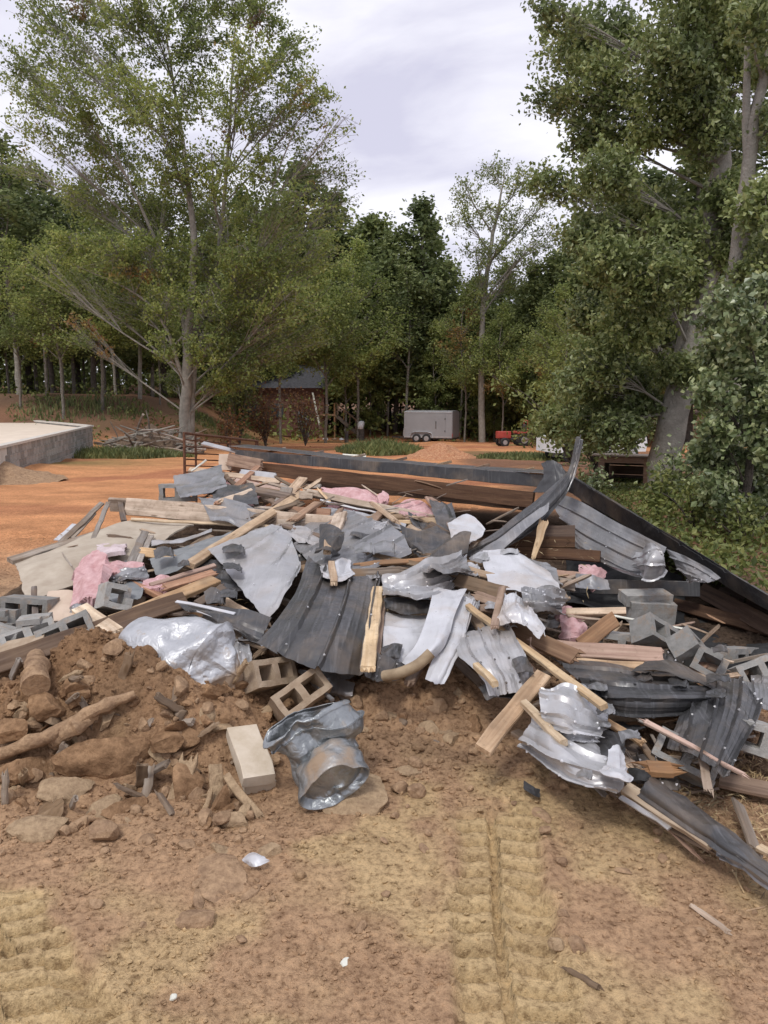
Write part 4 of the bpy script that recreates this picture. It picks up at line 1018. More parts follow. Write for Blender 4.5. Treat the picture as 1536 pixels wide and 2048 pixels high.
for s in (-1.02, 1.02):
    for x in (-.85, -.08):
        acc = Acc(); th = np.arange(20) / 20 * 2 * math.pi
        ring = lambda r, y: np.stack([r * np.cos(th), np.full(20, y), r * np.sin(th)], 1)
        prof_ = [(.19, -.09), (.30, -.09), (.335, -.05), (.335, .05), (.30, .09), (.19, .09)]
        vv = np.concatenate([ring(r, y) for r, y in prof_]); i = np.arange(5)[:, None] * 20; j = np.arange(20)[None]
        acc.add(vv, np.stack([i + j, i + (j + 1) % 20, i + 20 + (j + 1) % 20, i + 20 + j], -1).reshape(-1, 4))
        wh = link('wheel', acc.mesh('wheel'), M['rubber'], tr, loc=(x, s, .335))
        acc = Acc(); vv = np.concatenate([ring(.20, -.07), ring(.06, -.085), ring(.06, .085), ring(.20, .07)]); i = np.arange(3)[:, None] * 20
        acc.add(vv, np.stack([i + j, i + (j + 1) % 20, i + 20 + (j + 1) % 20, i + 20 + j], -1).reshape(-1, 4)); acc.add(vv[:20], [list(range(20))]); acc.add(vv[60:], [list(range(20))])
        link('rim', acc.mesh('rim'), M['light'], wh)
    acc = Acc(); pts = [(-1.35, .38), (-1.25, .72), (-.95, .80), (0.02, .80), (.32, .72), (.42, .38)]
    vv = [[x, s + d * .13 * np.sign(s), z] for d in (-.6, .75) for x, z in pts]; n_ = len(pts)
    acc.add(vv, [[i, i + 1, n_ + i + 1, n_ + i] for i in range(n_ - 1)]); link('mudguard', acc.mesh('mudguard'), M['whitepaint'], tr)
tp_('drawbar', [((-2.5, 0, zl - .03), (1.3, .1, .1)), ((-1.95, 0, zl - .06), (.1, 1.6, .08))], 'black')
tp_('chassis', [((0, 0, zl - .06), (3.7, 1.7, .1))], 'black')

# ------------------------------------------------------------------ brown house with outdoor stair, behind the trees
hb = at(585, 848, 63); hz = gz(hb[0], 63)
ho = empty('brown_house', (hb[0], 63, hz), label='dark brown house with porch stair half hidden behind the airy tree', cat='house')
def hp(name, parts, m, par=None):
    acc = Acc()
    for c, s, *r in parts: box(acc, c, s, *r)
    return link(name, acc.mesh(name), M[m], par or ho)
hw_ = hp('wall', [((-1.0, 2, 2.0), (7.2, 4, 4.0))], 'siding')
for r in range(14): hp('plank', [((-1.0, -.03, .25 + r * .28), (7.2, .05, .262))], 'siding', hw_)
acc = Acc(); acc.add([[-5, -.6, 4.0], [3.0, -.6, 4.0], [3.0, 4.6, 4.0], [-5, 4.6, 4.0], [-5, 2, 5.9], [3.0, 2, 5.9]], [[0, 1, 5, 4], [2, 3, 4, 5], [3, 2, 1, 0]]); acc.add(np.zeros((0, 3)), np.zeros((0, 3), int)); acc.f[(3, 0)] = [np.array([[1, 2, 5], [3, 0, 4]])]
link('roof', acc.mesh('roof'), M['shingle'], ho)
d_ = hp('door', [((.9, -.08, 1.1), (.9, .06, 2.05))], 'tarp'); hp('door_handle', [((1.25, -.13, 1.05), (.05, .05, .12))], 'light', d_)
for x in (-3.3, -1.2): f_ = hp('window', [((x, -.08, 2.2), (1.1, .06, 1.2))], 'dark'); hp('pane', [((x, -.12, 2.2), (.94, .03, 1.04))], 'glass', f_)
hp('porch_floor', [((2.9, -.4, 1.85), (1.4, 1.6, .12))], 'brown')
for x, y in ((2.3, -1.1), (3.5, -1.1), (3.5, .3)): hp('porch_post', [((x, y, 1.4), (.11, .11, 2.8))], 'brown')
for s in range(9): hp('stair_tread', [((3.75 + s * .24, -.7, 1.7 - s * .2), (.28, .9, .05))], 'brown')
for y in (-1.15, -.25):
    L = math.hypot(2.2, 1.85); a = math.atan2(-1.85, 2.2); R = np.array([[math.cos(a), 0, -math.sin(a)], [0, 1, 0], [math.sin(a), 0, math.cos(a)]])
    hp('stringer', [((4.7, y, .9), (L, .05, .26), R)], 'dark'); hp('handrail', [((4.7, y, 1.9), (L, .06, .08), R)], 'brown')
    for s in range(0, 9, 2): hp('baluster', [((3.75 + s * .24, y, 2.2 - s * .2), (.05, .05, .95))], 'brown')
beam('white pole leaning against the brown house', (626, 785, 61.5), (640, 850, 61), .10, .10, 'pvc', name='pole', cat='pole')

# clutter by the wood edge
b = at(693, 868, 56); acc = Acc(); tube(acc, [[0, 0, 0], [0, 0, .75]], [.16, .14], 10); tube(acc, [[0, 0, .75], [0, 0, .85]], [.2, .2], 10); link('barrel', acc.mesh('barrel'), M['black'], loc=(b[0], 56, gz(b[0], 56)), label='small black drum standing by the wood edge', cat='drum')
b = at(722, 862, 60); acc = Acc(); tube(acc, [[0, 0, 0], [.05, 0, .6], [0, 0, .95]], [.28, .22, .24], 9); acc.add(rock_shape(ICO2, 8, .25, 1.1) * .34 + [0.03, 0, 1.15], ICO2[1], 1)
link('covered_stump', acc.mesh('covered_stump'), [M['darkbark'], M['whitepaint']], loc=(b[0], 60, gz(b[0], 60)), smooth=50, label='dark stump topped with a white cloth by the wood edge', cat='stump')
b = at(650, 850, 60)
for q, (dx, m) in enumerate(((0, 'whitepaint'), (.7, 'tan'), (1.3, 'whitepaint'))):
    acc = Acc(); acc.add(rock_shape(ICO2, 70 + q, .4, .6) * .24, ICO2[1]); link('yard_clutter', acc.mesh('yard_clutter'), M[m], loc=(b[0] + dx, 60, gz(b[0] + dx, 60) + .12), smooth=40, label=['crumpled white bag lying left by the house stair', 'tan bundle lying by the house stair', 'white bag lying under the stair rail'][q], cat='bag')
beam('white pipe lying in front of the grass tuft', (685, 910, 27), (732, 913, 27), .14, .14, 'pvc', name='pipe', cat='pipe')

# red tractor
tb = at(1030, 893, 47); tz = gz(tb[0], 47)
ta = empty('red_tractor', (tb[0], 47, tz), math.radians(8), label='small red tractor half hidden by brush at the wood edge', cat='tractor')
def ap(name, parts, m, sm=None):
    acc = Acc()
    for c, s in parts: box(acc, c, s)
    o = link(name, acc.mesh(name), M[m], ta)
    bv = o.modifiers.new('bevel', 'BEVEL'); bv.width = .04; bv.segments = 2
    return o
ap('bonnet', [((-.75, 0, .72), (.85, .5, .42))], 'redpaint'); ap('mudguard', [((.35, .45, .85), (.7, .16, .16)), ((.35, -.45, .85), (.7, .16, .16))], 'redpaint')
ap('seat', [((.35, 0, .95), (.4, .4, .12)), ((.55, 0, 1.15), (.1, .4, .4))], 'black'); ap('chassis', [((-.2, 0, .45), (1.7, .35, .16))], 'black'); ap('roll_bar', [((.65, .35, 1.1), (.06, .06, .9)), ((.65, -.35, 1.1), (.06, .06, .9)), ((.65, 0, 1.56), (.06, .76, .06))], 'redpaint')
for x, r in ((-.8, .28), (.4, .42)):
    for y in (-.5, .5):
        acc = Acc(); tube(acc, [[x, y - .1, r], [x, y - .06, r], [x, y + .06, r], [x, y + .1, r]], [r * .85, r, r, r * .85], 16); o = link('wheel', acc.mesh('wheel'), M['rubber'], ta)
        acc = Acc(); tube(acc, [[x, y - .11, r], [x, y + .11, r]], [r * .5, r * .5], 12); link('rim', acc.mesh('rim'), M['light'], o)
rs = np.random.RandomState(95)
for q in range(10):
    c = np.array([tb[0] + rs.uniform(.2, 2.6), 46.2 + rs.uniform(-.5, .5), tz + rs.uniform(.1, .6)]); d = rs.normal(0, 1, 3) * [1, .5, .3]; d /= np.linalg.norm(d)
    acc = Acc(); r = rs.uniform(.03, .08); tube(acc, np.array([-d * .7, rs.normal(0, .06, 3), d * .7]), [r, r, r * .6], 6); link('brush_log', acc.mesh('brush_log'), M['rottedwood'], loc=c, label='brown branch piled beside the red tractor', cat='branch', group='branches piled by the tractor')

# white pickup behind the foliage
vb = at(1128, 935, 30); vz = gz(vb[0], 27)
pk = empty('white_pickup', (vb[0] + 1.0, 30, gz(vb[0], 30) - .1), math.radians(12), label='white pickup mostly hidden behind the roof spike and bushes', cat='pickup')
def vp(name, v, f, m, sm=None):
    acc = Acc(); acc.add(v, f); o = link(name, acc.mesh(name), M[m], pk); return o
def extr(prof, y0, y1):
    k = len(prof); v = [[x, y, z] for y in (y0, y1) for x, z in prof]; return v, [[i, (i + 1) % k, k + (i + 1) % k, k + i] for i in range(k)], k
pf = [(-1.9, .42), (1.9, .42), (1.95, .75), (1.9, .98), (.95, 1.02), (.45, 1.05), (-.3, 1.05), (-1.9, 1.0)]
acc = Acc(); v, f, k = extr(pf, -.82, .82); acc.add(v, f); acc.f.setdefault((k, 0), []).append(np.array([list(range(k))[::-1], list(range(k, 2 * k))])); link('body', acc.mesh('body'), M['whitepaint'], pk)
cf_ = [(.85, 1.03), (.35, 1.5), (-.55, 1.52), (-.75, 1.05)]
acc = Acc(); v, f, k = extr(cf_, -.72, .72); acc.add(v, f); acc.f.setdefault((k, 0), []).append(np.array([list(range(k))[::-1], list(range(k, 2 * k))])); cb = link('cab', acc.mesh('cab'), M['whitepaint'], pk)
wf = [(.68, 1.08), (.3, 1.43), (-.45, 1.44), (-.6, 1.09)]
for s in (-.735, .715):
    acc = Acc(); v, f, k = extr(wf, s, s + .02); acc.add(v, f); acc.f.setdefault((k, 0), []).append(np.array([list(range(k))[::-1], list(range(k, 2 * k))])); link('window', acc.mesh('window'), M['glass'], cb)
for x in (-1.2, 1.25):
    for y in (-.75, .75):
        acc = Acc(); tube(acc, [[x, y - .11, .34], [x, y - .07, .34], [x, y + .07, .34], [x, y + .11, .34]], [.29, .34, .34, .29], 18); o = link('wheel', acc.mesh('wheel'), M['rubber'], pk)
        acc = Acc(); tube(acc, [[x, y - .12, .34], [x, y + .12, .34]], [.2, .2], 12); link('rim', acc.mesh('rim'), M['light'], o)

# ------------------------------------------------------------------ wooden kennel at the right
kb = at(1252, 985, 16); kz = kb[2] - .12
ke = empty('wooden_kennel', (kb[0] - .05, 16, kz), math.radians(-24), label='low open wooden kennel with a flat roof under the leaning trunk', cat='kennel')
def kp(name, parts, m):
    acc = Acc()
    for c, s in parts: box(acc, c, s)
    return link(name, acc.mesh(name), M[m], ke)
for q in range(5): kp('plank', [((-.5 + q * .012, .18 * q + .1, .42), (.03, .172, .84))], 'dark')
for q in range(5): kp('plank', [((.5, .18 * q + .1, .42), (.03, .172, .84))], 'dark')
for q in range(4): kp('plank', [((0, .98, .11 + .2 * q), (.96, .03, .19))], 'dark')
for x in (-.47, .44): kp('post', [((x, -.02, .43), (.12, .09, .86))], 'brown')
kp('floor_board', [((0, .45, .06), (.9, 1.0, .06))], 'tan'); kp('header', [((-.01, -.03, .80), (.8, .06, .12))], 'brown')
for q in range(7): kp('roof_board', [((-.02, -.15 + q * .19, .90 + .012 * (q % 2) - .01 * q), (1.25, .18, .03))], 'greywood')

# ------------------------------------------------------------------ livestock gate panel
g0, g1 = at(362, 985, 11.8), at(517, 985, 14.5)
t0, t1 = at(368, 866, 11.8), at(515, 882, 14.5)
gx0 = np.array([t0[0], t0[1], 0]); gx1 = np.array([t1[0], t1[1], 0])
gb = (gx0 + gx1) / 2; zb = min(t0[2], t1[2]) - 1.42
ga = empty('livestock_gate', (gb[0], gb[1], zb), label='rusty metal livestock panel standing behind the left boards', cat='gate')
def rod(name, a, b, r):
    acc = Acc(); o = np.array(ga.location); tube(acc, np.array([a, (np.array(a) + b) / 2, b]) - o, [r, r, r], 7); link(name, acc.mesh(name), M['rust'], ga)
top = lambda u: gx0 + (gx1 - gx0) * u + [0, 0, t0[2] + (t1[2] - t0[2]) * u]
for u, r in ((0, .022), (.13, .018), (.58, .018), (.97, .018), (1, .022)): rod('upright', top(u), top(u) - [.03, 0, 1.4], r)
rod('top_rail', top(0), top(1), .022)
for q in range(1, 14): rod('wire_rail', top(0) - [0, 0, .1 * q * (1 if q > 3 else 1)], top(1) - [0, 0, .1 * q], .011)
# ------------------------------------------------------------------ the collapsed shed and its debris
DPY = [880, 900, 950, 1000, 1100, 1200, 1300, 1400, 1500, 1600, 1700, 1800, 1900]
DPD = [12.5, 11, 8.4, 7.2, 5.9, 5.0, 4.3, 3.75, 3.3, 2.88, 2.53, 2.27, 2.06]
def S(p):
    px, py = p[0], p[1]; o = p[2] if len(p) > 2 else 0.
    return (px, py, o if o > 2 else float(np.interp(py, DPY, DPD)) + o)
WN0 = {'dark': 'dark', 'brown': 'brown', 'rottedwood': 'rotten', 'tan': 'tan', 'greywood': 'grey', 'fresh': 'fresh pine', 'red': 'reddish'}
def SG(g): return [[S(p) for p in r] for r in g]
def bd(label, a, b, w, t, m, face=45, **k): return beam(label, S(a), S(b), w, t, m, face, **k)
def sh(label, g, mf, mb=None, **k): return sheet(label, SG(g), mf, mb, **k)

# collapsed roof: dark metal slopes, rafters, wall panels still hanging on its edge
rl = at(1090, 945, 7.6)
roof = empty('collapsed_roof', (rl[0], rl[1], 0.), label='collapsed dark metal shed roof with brown rafters and ribbed wall panels hanging from its edge', cat='roof')
B_, A_ = (455, 893, 11.2), (1092, 944, 7.6)
def lerp3(a, b, u): return tuple(np.array(a) * (1 - u) + np.array(b) * u)
edge = [lerp3(B_, A_, u) for u in np.linspace(0, 1, 6)]
edge = [(x, y + 6 * math.sin(u * math.pi), d) for (x, y, d), u in zip(edge, np.linspace(0, 1, 6))]
sheet('roof', [edge, [(x + 22, y - 2.0, d + 1.2) for x, y, d in edge], [(x + 45, y - 2.5, d + 2.6) for x, y, d in edge], [(x + 50, y + 20, d + 3.2) for x, y, d in edge]], 'light', 'black', ribs=22, ribdir='u', ribh=.008, crumple=.012, ragged=.006, name='roof_sheet', parent=roof, nu=220, nv=10)
re_ = [(1118, 938, 7.75), (1180, 975, 7.1), (1290, 1040, 6.2), (1440, 1130, 5.1), (1600, 1222, 4.2)]
sheet('roof2', [re_, [(x + 10, y + 6, d + .5) for x, y, d in re_], [(x + 30, y + 30, d + 2.0) for x, y, d in re_], [(x + 60, y + 120 - 8 * i, d + 3.4) for i, (x, y, d) in enumerate(re_)]], 'charcoal', 'black', ribs=14, ribdir='u', ribh=.016, crumple=.012, ragged=.004, name='roof_sheet', parent=roof, nu=180, nv=10)
# dark eave band under the right edge
sheet('band', [[(x, y, d - .01) for x, y, d in re_], [(x + 2, y + 16, d + .02) for x, y, d in re_], [(x - 2, y + 34 - i, d + .1) for i, (x, y, d) in enumerate(re_)]], 'black', ribs=0, crumple=.01, ragged=.01, name='eave_trim', parent=roof, nu=60, nv=8)
def rb(a, b, w, t, m, face=0, name='rafter', **k):
    return beam('r' + name + str(a), a, b, w, t, m, face, name=name, parent=roof, **k)
rb((470, 909, 10.9), (1085, 962, 7.72), .13, .04, 'black', 0, name='fascia_board')  # black strip standing in for the shaded void under the roof edge
rb((455, 930, 10.6), (1065, 1000, 7.7), .165, .045, 'rafter', 0)
rb((600, 962, 9.9), (1050, 1012, 8.3), .10, .045, 'rafter', 0)
for q, u in enumerate((.08, .2, .33, .46, .60, .72, .86)):
    x, y, d = lerp3(B_, A_, u); rb((x - 5, y + 14, d + .1), (x + 60, y - 2, d + 2.4), .09, .04, 'brown' if q % 2 else 'tan', 90, name='purlin')
bd('grey plastic panel standing at the left end of the brown rafter', (450, 908, 10.4), (450, 940, 10.3), .17, .02, 'drywall', 0, name='panel', cat='panel')
bd('broken orange brown fascia block at the left end of the rafter', (455, 918, 10.3), (520, 930, 10.0), .17, .05, 'brown', 0, broken=.05)
# right-hand rafters
rb((1400, 1178, 5.7), (1560, 1262, 4.75), .12, .045, 'rafter', 5)
rb((1440, 1175, 5.8), (1560, 1225, 5.0), .08, .045, 'rafter', 10)
rb((1345, 1205, 5.6), (1550, 1262, 4.9), .09, .04, 'rafter', 20)
rb((1140, 1172, 5.7), (1400, 1178, 5.35), .11, .06, 'black', 0, name='steel_purlin')
for q, (a, b, w) in enumerate((((1005, 1062, 6.3), (1150, 1062, 6.15), .10), ((1000, 1082, 6.25), (1150, 1084, 6.1), .09), ((985, 1103, 6.2), (1200, 1112, 5.85), .09))):
    rb(a, b, w, .04, 'rafter', 10, name='rafter')
# grey ribbed wall panels under the right eave
sheet('fascia panel', [[(1108, 982, 6.95), (1160, 1002, 6.55), (1230, 1042, 6.05), (1290, 1072, 5.65), (1335, 1097, 5.35)], [(1110, 1020, 6.75), (1165, 1050, 6.35), (1220, 1080, 5.95), (1280, 1108, 5.6), (1330, 1120, 5.25)],
        [(1142, 1060, 6.5), (1165, 1092, 6.2), (1215, 1118, 5.85), (1270, 1145, 5.5), (1318, 1140, 5.2)], [(1139, 1092, 6.4), (1165, 1104, 6.15), (1215, 1132, 5.8), (1262, 1155, 5.45), (1300, 1160, 5.2)]], 'grey', 'white', ribs=4, ribdir='v', ribh=.018, crumple=.012, ragged=.008, name='wall_panel', parent=roof, nu=60, nv=70)
sheet('fascia flap', [[(1262, 1100, 5.5), (1300, 1092, 5.25), (1330, 1098, 5.1)], [(1262, 1130, 5.4), (1300, 1120, 5.1), (1325, 1118, 5.1)], [(1268, 1150, 5.35), (1295, 1158, 5.15), (1318, 1128, 5.15)]], 'light', 'white', ribs=3, ribdir='v', ribh=.014, crumple=.05, ragged=.06, name='wall_panel', parent=roof, cf=1.6)
sheet('fascia panel b', [[(1325, 1094, 5.4), (1370, 1112, 5.1), (1420, 1140, 4.85), (1447, 1160, 4.7)], [(1350, 1130, 5.2), (1375, 1140, 5.0), (1405, 1155, 4.85), (1425, 1168, 4.75)], [(1372, 1165, 5.05), (1380, 1165, 5.0), (1390, 1168, 4.9), (1395, 1170, 4.85)]], 'grey', 'white', ribs=3, ribdir='v', ribh=.016, crumple=.03, ragged=.03, name='wall_panel', parent=roof, nu=50, nv=50)

# dark ridge trim torn up into a spike
sh('long dark ridge trim bent up into a spike at the roof corner', [[(1163, 868, 6.5), (1140, 935, 6.55), (1075, 1000, 6.35), (1000, 1060, 6.1), (930, 1102, 5.75)], [(1161, 872, 6.4), (1140, 952, 6.35), (1080, 1022, 6.1), (1005, 1080, 5.9), (935, 1112, 5.6)],
     [(1160, 876, 6.45), (1135, 978, 6.3), (1085, 1045, 6.1), (1020, 1092, 5.85), (950, 1122, 5.55)]], 'charcoal', 'grey', ribs=2, ribdir='v', ribh=.035, crumple=.008, ragged=.015, nu=90, nv=44, seed=21, name='ridge_trim', cat='trim')
sh('pale grey outer leg of the bent ridge trim', [[(1100, 1005, 6.15), (1060, 1030, 6.05), (1000, 1075, 5.8), (935, 1118, 5.5)], [(1098, 1022, 6.05), (1065, 1050, 5.9), (1005, 1098, 5.7), (948, 1135, 5.45)]], 'grey', 'white', crumple=.012, ragged=.03, nu=60, nv=14, seed=22, name='ridge_trim', cat='trim')
sh('dark torn metal collar at the foot of the spike', [[(1080, 925, 7.0), (1110, 922, 6.9), (1130, 940, 6.8)], [(1085, 950, 6.9), (1110, 955, 6.75), (1135, 962, 6.7)], [(1060, 985, 6.9), (1095, 985, 6.7), (1120, 990, 6.6)]], 'black', crumple=.05, ragged=.08, seed=23, name='metal_scrap', cat='metal scrap')

# big sheets in the middle
sh('pale grey dented metal panel leaning at the left of the big dark sheet', [[(545, 1046, -.55), (580, 1062, -.55), (605, 1128, -.6)], [(478, 1074, -.5), (540, 1110, -.62), (580, 1175, -.6)], [(410, 1104, -.42), (470, 1165, -.5), (532, 1242, -.42)]], 'light', 'white', ribs=3, ribdir='u', ribh=.012, crumple=.022, ragged=.05, seed=31, cf=.8)
sh('big charcoal ribbed metal sheet in the middle of the heap', [[(615, 1108, -.62), (660, 1140, -.62), (710, 1150, -.6), (765, 1145, -.5)], [(590, 1180, -.72), (640, 1190, -.76), (700, 1205, -.72), (755, 1200, -.58)], [(550, 1240, -.68), (605, 1265, -.78), (675, 1280, -.75), (745, 1275, -.58)], [(512, 1287, -.45), (575, 1322, -.58), (650, 1350, -.55), (740, 1358, -.4)]],
   'charcoal', 'light', ribs=3, ribdir='u', ribh=.03, crumple=.014, ragged=.025, seed=32, cf=.7, nu=110, nv=60)
sh('mid grey ribbed sheet rising behind the charcoal sheet', [[(578, 1082, -.12), (625, 1045, -.05), (682, 1018, .0)], [(600, 1110, -.3), (660, 1075, -.25), (740, 1038, -.2)], [(640, 1142, -.42), (715, 1115, -.4), (800, 1062, -.3)], [(690, 1160, -.45), (755, 1140, -.42), (826, 1110, -.35)]], 'grey', 'white', ribs=5, ribdir='v', ribh=.022, crumple=.014, ragged=.02, seed=33, nv=100, cf=.8)
sh('dark crumpled sheet folded over between the grey sheets', [[(795, 1055, -.3), (840, 1060, -.35), (885, 1048, -.25), (905, 1062, -.25)], [(815, 1080, -.4), (850, 1085, -.5), (900, 1078, -.42), (935, 1095, -.35)], [(830, 1112, -.4), (852, 1135, -.5), (890, 1125, -.5), (940, 1108, -.4)]], 'black', 'charcoal', crumple=.07, ragged=.05, seed=34, cf=1.4)
sh('white rectangular panel scrap leaning on the spike trim', [[(893, 1052, -.32), (935, 1034, -.25), (972, 1060, -.25)], [(903, 1080, -.4), (930, 1072, -.35), (962, 1076, -.3)], [(922, 1112, -.45), (932, 1100, -.45), (938, 1085, -.35)]], 'white', 'white', crumple=.02, ragged=.03, seed=35)
sh('thin pale strip on top of the grey sheet', [[(640, 1015, .0), (700, 1020, -.05), (760, 1035, -.08), (815, 1050, -.12)], [(640, 1024, -.03), (700, 1030, -.08), (760, 1046, -.12), (812, 1062, -.15)]], 'light', 'white', crumple=.008, ragged=.03, seed=36, nv=8, name='metal_strip', cat='metal strip')
sh('dark torn bracket of folded metal above the charcoal sheet', [[(640, 1058, -.75), (660, 1060, -.8), (682, 1072, -.75)], [(636, 1088, -.78), (660, 1090, -.9), (684, 1092, -.78)], [(638, 1118, -.7), (660, 1112, -.85), (676, 1115, -.7)]], 'black', 'charcoal', crumple=.08, ragged=.06, seed=37, cf=1.6, name='metal_scrap', cat='metal scrap')
bd('short timber stub inside the torn dark bracket', (657, 1068, -.85), (654, 1100, -.9), .06, .04, 'tan', 0, broken=.03)
sh('white ragged metal scrap under the torn bracket', [[(634, 1118, -.66), (665, 1112, -.7), (706, 1108, -.62)], [(640, 1140, -.72), (672, 1138, -.78), (708, 1130, -.66)], [(645, 1160, -.74), (680, 1165, -.78), (712, 1150, -.7)]], 'white', 'grey', crumple=.05, ragged=.08, seed=38, name='metal_scrap', cat='metal scrap')
bd('orange timber stub in front of the white ragged scrap', (663, 1122, -.85), (668, 1162, -.85), .055, .04, 'fresh', 10, broken=.03)
bd('bright yellow stud standing against the charcoal sheet', (755, 1172, -.62), (737, 1332, -.68), .092, .04, 'bright', 5, broken=.04)
bd('narrow brown stud edge behind the yellow stud', (768, 1180, -.5), (752, 1325, -.55), .05, .035, 'brown', 5, broken=.05)
# grey / white strips right of the stud
sh('crumpled horizontal grey corrugated piece above the white strips', [[(762, 1168, -.55), (820, 1152, -.62), (885, 1125, -.6), (925, 1108, -.5)], [(764, 1188, -.62), (825, 1180, -.7), (880, 1162, -.66), (918, 1140, -.55)], [(766, 1206, -.6), (830, 1204, -.68), (872, 1200, -.62), (905, 1180, -.52)]], 'light', 'white', ribs=4, ribdir='v', ribh=.03, crumple=.04, ragged=.05, seed=41, nv=70)
sh('grey torn metal flap draped below the spike trim', [[(838, 1142, -.66), (880, 1120, -.68), (928, 1095, -.6)], [(846, 1160, -.7), (890, 1142, -.74), (932, 1122, -.62)], [(860, 1180, -.66), (895, 1172, -.7), (918, 1150, -.6)]], 'grey', 'white', ribs=2, ribdir='v', ribh=.025, crumple=.05, ragged=.07, seed=42)
sh('dark grey crushed flap under the corrugated piece', [[(766, 1200, -.5), (815, 1204, -.55), (866, 1200, -.52)], [(768, 1216, -.52), (815, 1226, -.6), (862, 1222, -.54)]], 'charcoal', 'grey', crumple=.05, ragged=.06, seed=43, nv=16)
sh('white flat sheet between the stud and the curved strip', [[(768, 1222, -.45), (820, 1228, -.48), (872, 1224, -.45)], [(766, 1262, -.5), (815, 1268, -.52), (855, 1262, -.48)], [(762, 1318, -.42), (800, 1325, -.45), (832, 1312, -.42)]], 'white', 'light', ribs=2, ribdir='v', ribh=.012, crumple=.015, ragged=.03, seed=44)
sh('long curved white metal strip sweeping down to the hose', [[(868, 1172, -.7), (905, 1180, -.7), (935, 1178, -.65)], [(856, 1225, -.75), (885, 1232, -.78), (910, 1228, -.72)], [(835, 1280, -.72), (868, 1290, -.76), (890, 1282, -.7)], [(800, 1325, -.5), (825, 1336, -.52), (852, 1328, -.5)]], 'white', 'light', ribs=0, crumple=.008, ragged=.02, seed=45, nu=40, nv=50)
sh('white ribbed strip at the right of the curved strip', [[(905, 1192, -.55), (930, 1198, -.55), (948, 1208, -.5)], [(893, 1245, -.6), (918, 1252, -.62), (935, 1258, -.58)], [(872, 1300, -.58), (900, 1310, -.6), (912, 1312, -.55)], [(852, 1362, -.4), (872, 1370, -.42), (888, 1368, -.4)]], 'white', 'light', ribs=1, ribdir='u', ribh=.016, crumple=.010, ragged=.02, seed=46, nu=44, nv=44)
sh('dark curled scrap at the foot of the white sheet', [[(762, 1300, -.5), (785, 1288, -.55), (806, 1290, -.5)], [(765, 1320, -.55), (785, 1312, -.6), (800, 1318, -.55)]], 'charcoal', 'grey', crumple=.04, ragged=.08, seed=47, nv=14, name='metal_scrap', cat='metal scrap')
sh('crumpled charcoal corner under the end of the yellow stud', [[(730, 1330, -.52), (765, 1312, -.6), (800, 1325, -.55), (835, 1330, -.5)], [(728, 1352, -.5), (755, 1362, -.55), (790, 1358, -.5), (828, 1345, -.45)]], 'charcoal', 'grey', ribs=3, ribdir='u', ribh=.02, crumple=.04, ragged=.05, seed=48, nv=18)
# white blanket-like sheet right of centre
sh('large white bent sheet below the spike trim', [[(962, 1098, -.55), (1010, 1098, -.55), (1045, 1112, -.5), (1095, 1140, -.45)], [(965, 1130, -.65), (1015, 1130, -.7), (1065, 1145, -.66), (1120, 1168, -.55)], [(975, 1165, -.68), (1015, 1175, -.74), (1060, 1185, -.7), (1130, 1198, -.55)]], 'white', 'light', crumple=.03, ragged=.04, seed=51, cf=.7)
sh('grey crushed corrugated end of the large white sheet', [[(1040, 1178, -.82), (1085, 1170, -.85), (1132, 1172, -.72)], [(1046, 1205, -.86), (1090, 1200, -.92), (1136, 1200, -.76)], [(1052, 1232, -.8), (1085, 1235, -.86), (1112, 1228, -.74)]], 'grey', 'white', ribs=4, ribdir='v', ribh=.035, crumple=.05, ragged=.05, seed=52, nv=64)
sh('white draped sheet hanging over the long bright stud', [[(998, 1205, -.78), (1025, 1192, -.82), (1050, 1205, -.8)], [(990, 1240, -.84), (1025, 1228, -.9), (1065, 1232, -.86)], [(1000, 1252, -.84), (1045, 1250, -.9), (1095, 1278, -.82)]], 'white', 'white', ribs=3, ribdir='u', ribh=.02, crumple=.05, ragged=.06, seed=53)
sh('white flap scrap beneath the draped sheet', [[(1045, 1225, -.9), (1070, 1235, -.9), (1092, 1262, -.86)], [(1042, 1240, -.92), (1062, 1256, -.92), (1082, 1272, -.88)]], 'white', 'grey', crumple=.04, ragged=.06, seed=54, nv=14)
sh('pale crumpled piece joined under the broken log', [[(905, 1178, -.5), (945, 1182, -.52), (960, 1205, -.5)], [(900, 1205, -.55), (935, 1210, -.58), (958, 1220, -.55)]], 'light', 'white', ribs=2, ribdir='u', ribh=.02, crumple=.05, ragged=.06, seed=55, nv=16)
# panels of the right front
sh('pale ribbed panel with torn edge right of the white strips', [[(905, 1268, -.55), (960, 1255, -.6), (1010, 1250, -.6)], [(915, 1310, -.65), (980, 1300, -.72), (1040, 1300, -.68)], [(955, 1350, -.62), (1010, 1345, -.7), (1062, 1340, -.62)], [(975, 1392, -.5), (1020, 1392, -.55), (1070, 1378, -.5)]], 'light', 'charcoal', ribs=4, ribdir='u', ribh=.02, crumple=.02, ragged=.05, seed=61, nu=80)
sh('dark patch of metal torn from the pale ribbed panel', [[(1022, 1315, -.72), (1045, 1308, -.74), (1060, 1320, -.7)], [(1032, 1345, -.74), (1055, 1340, -.76), (1072, 1348, -.72)]], 'charcoal', 'grey', crumple=.03, ragged=.08, seed=62, nv=14, name='metal_scrap', cat='metal scrap')
sh('grey metal offcut under the crossing brown plank', [[(955, 1372, -.5), (990, 1358, -.55), (1030, 1372, -.55)], [(972, 1402, -.42), (1000, 1400, -.48), (1040, 1400, -.48)]], 'charcoal', 'grey', crumple=.03, ragged=.05, seed=63, nv=14)
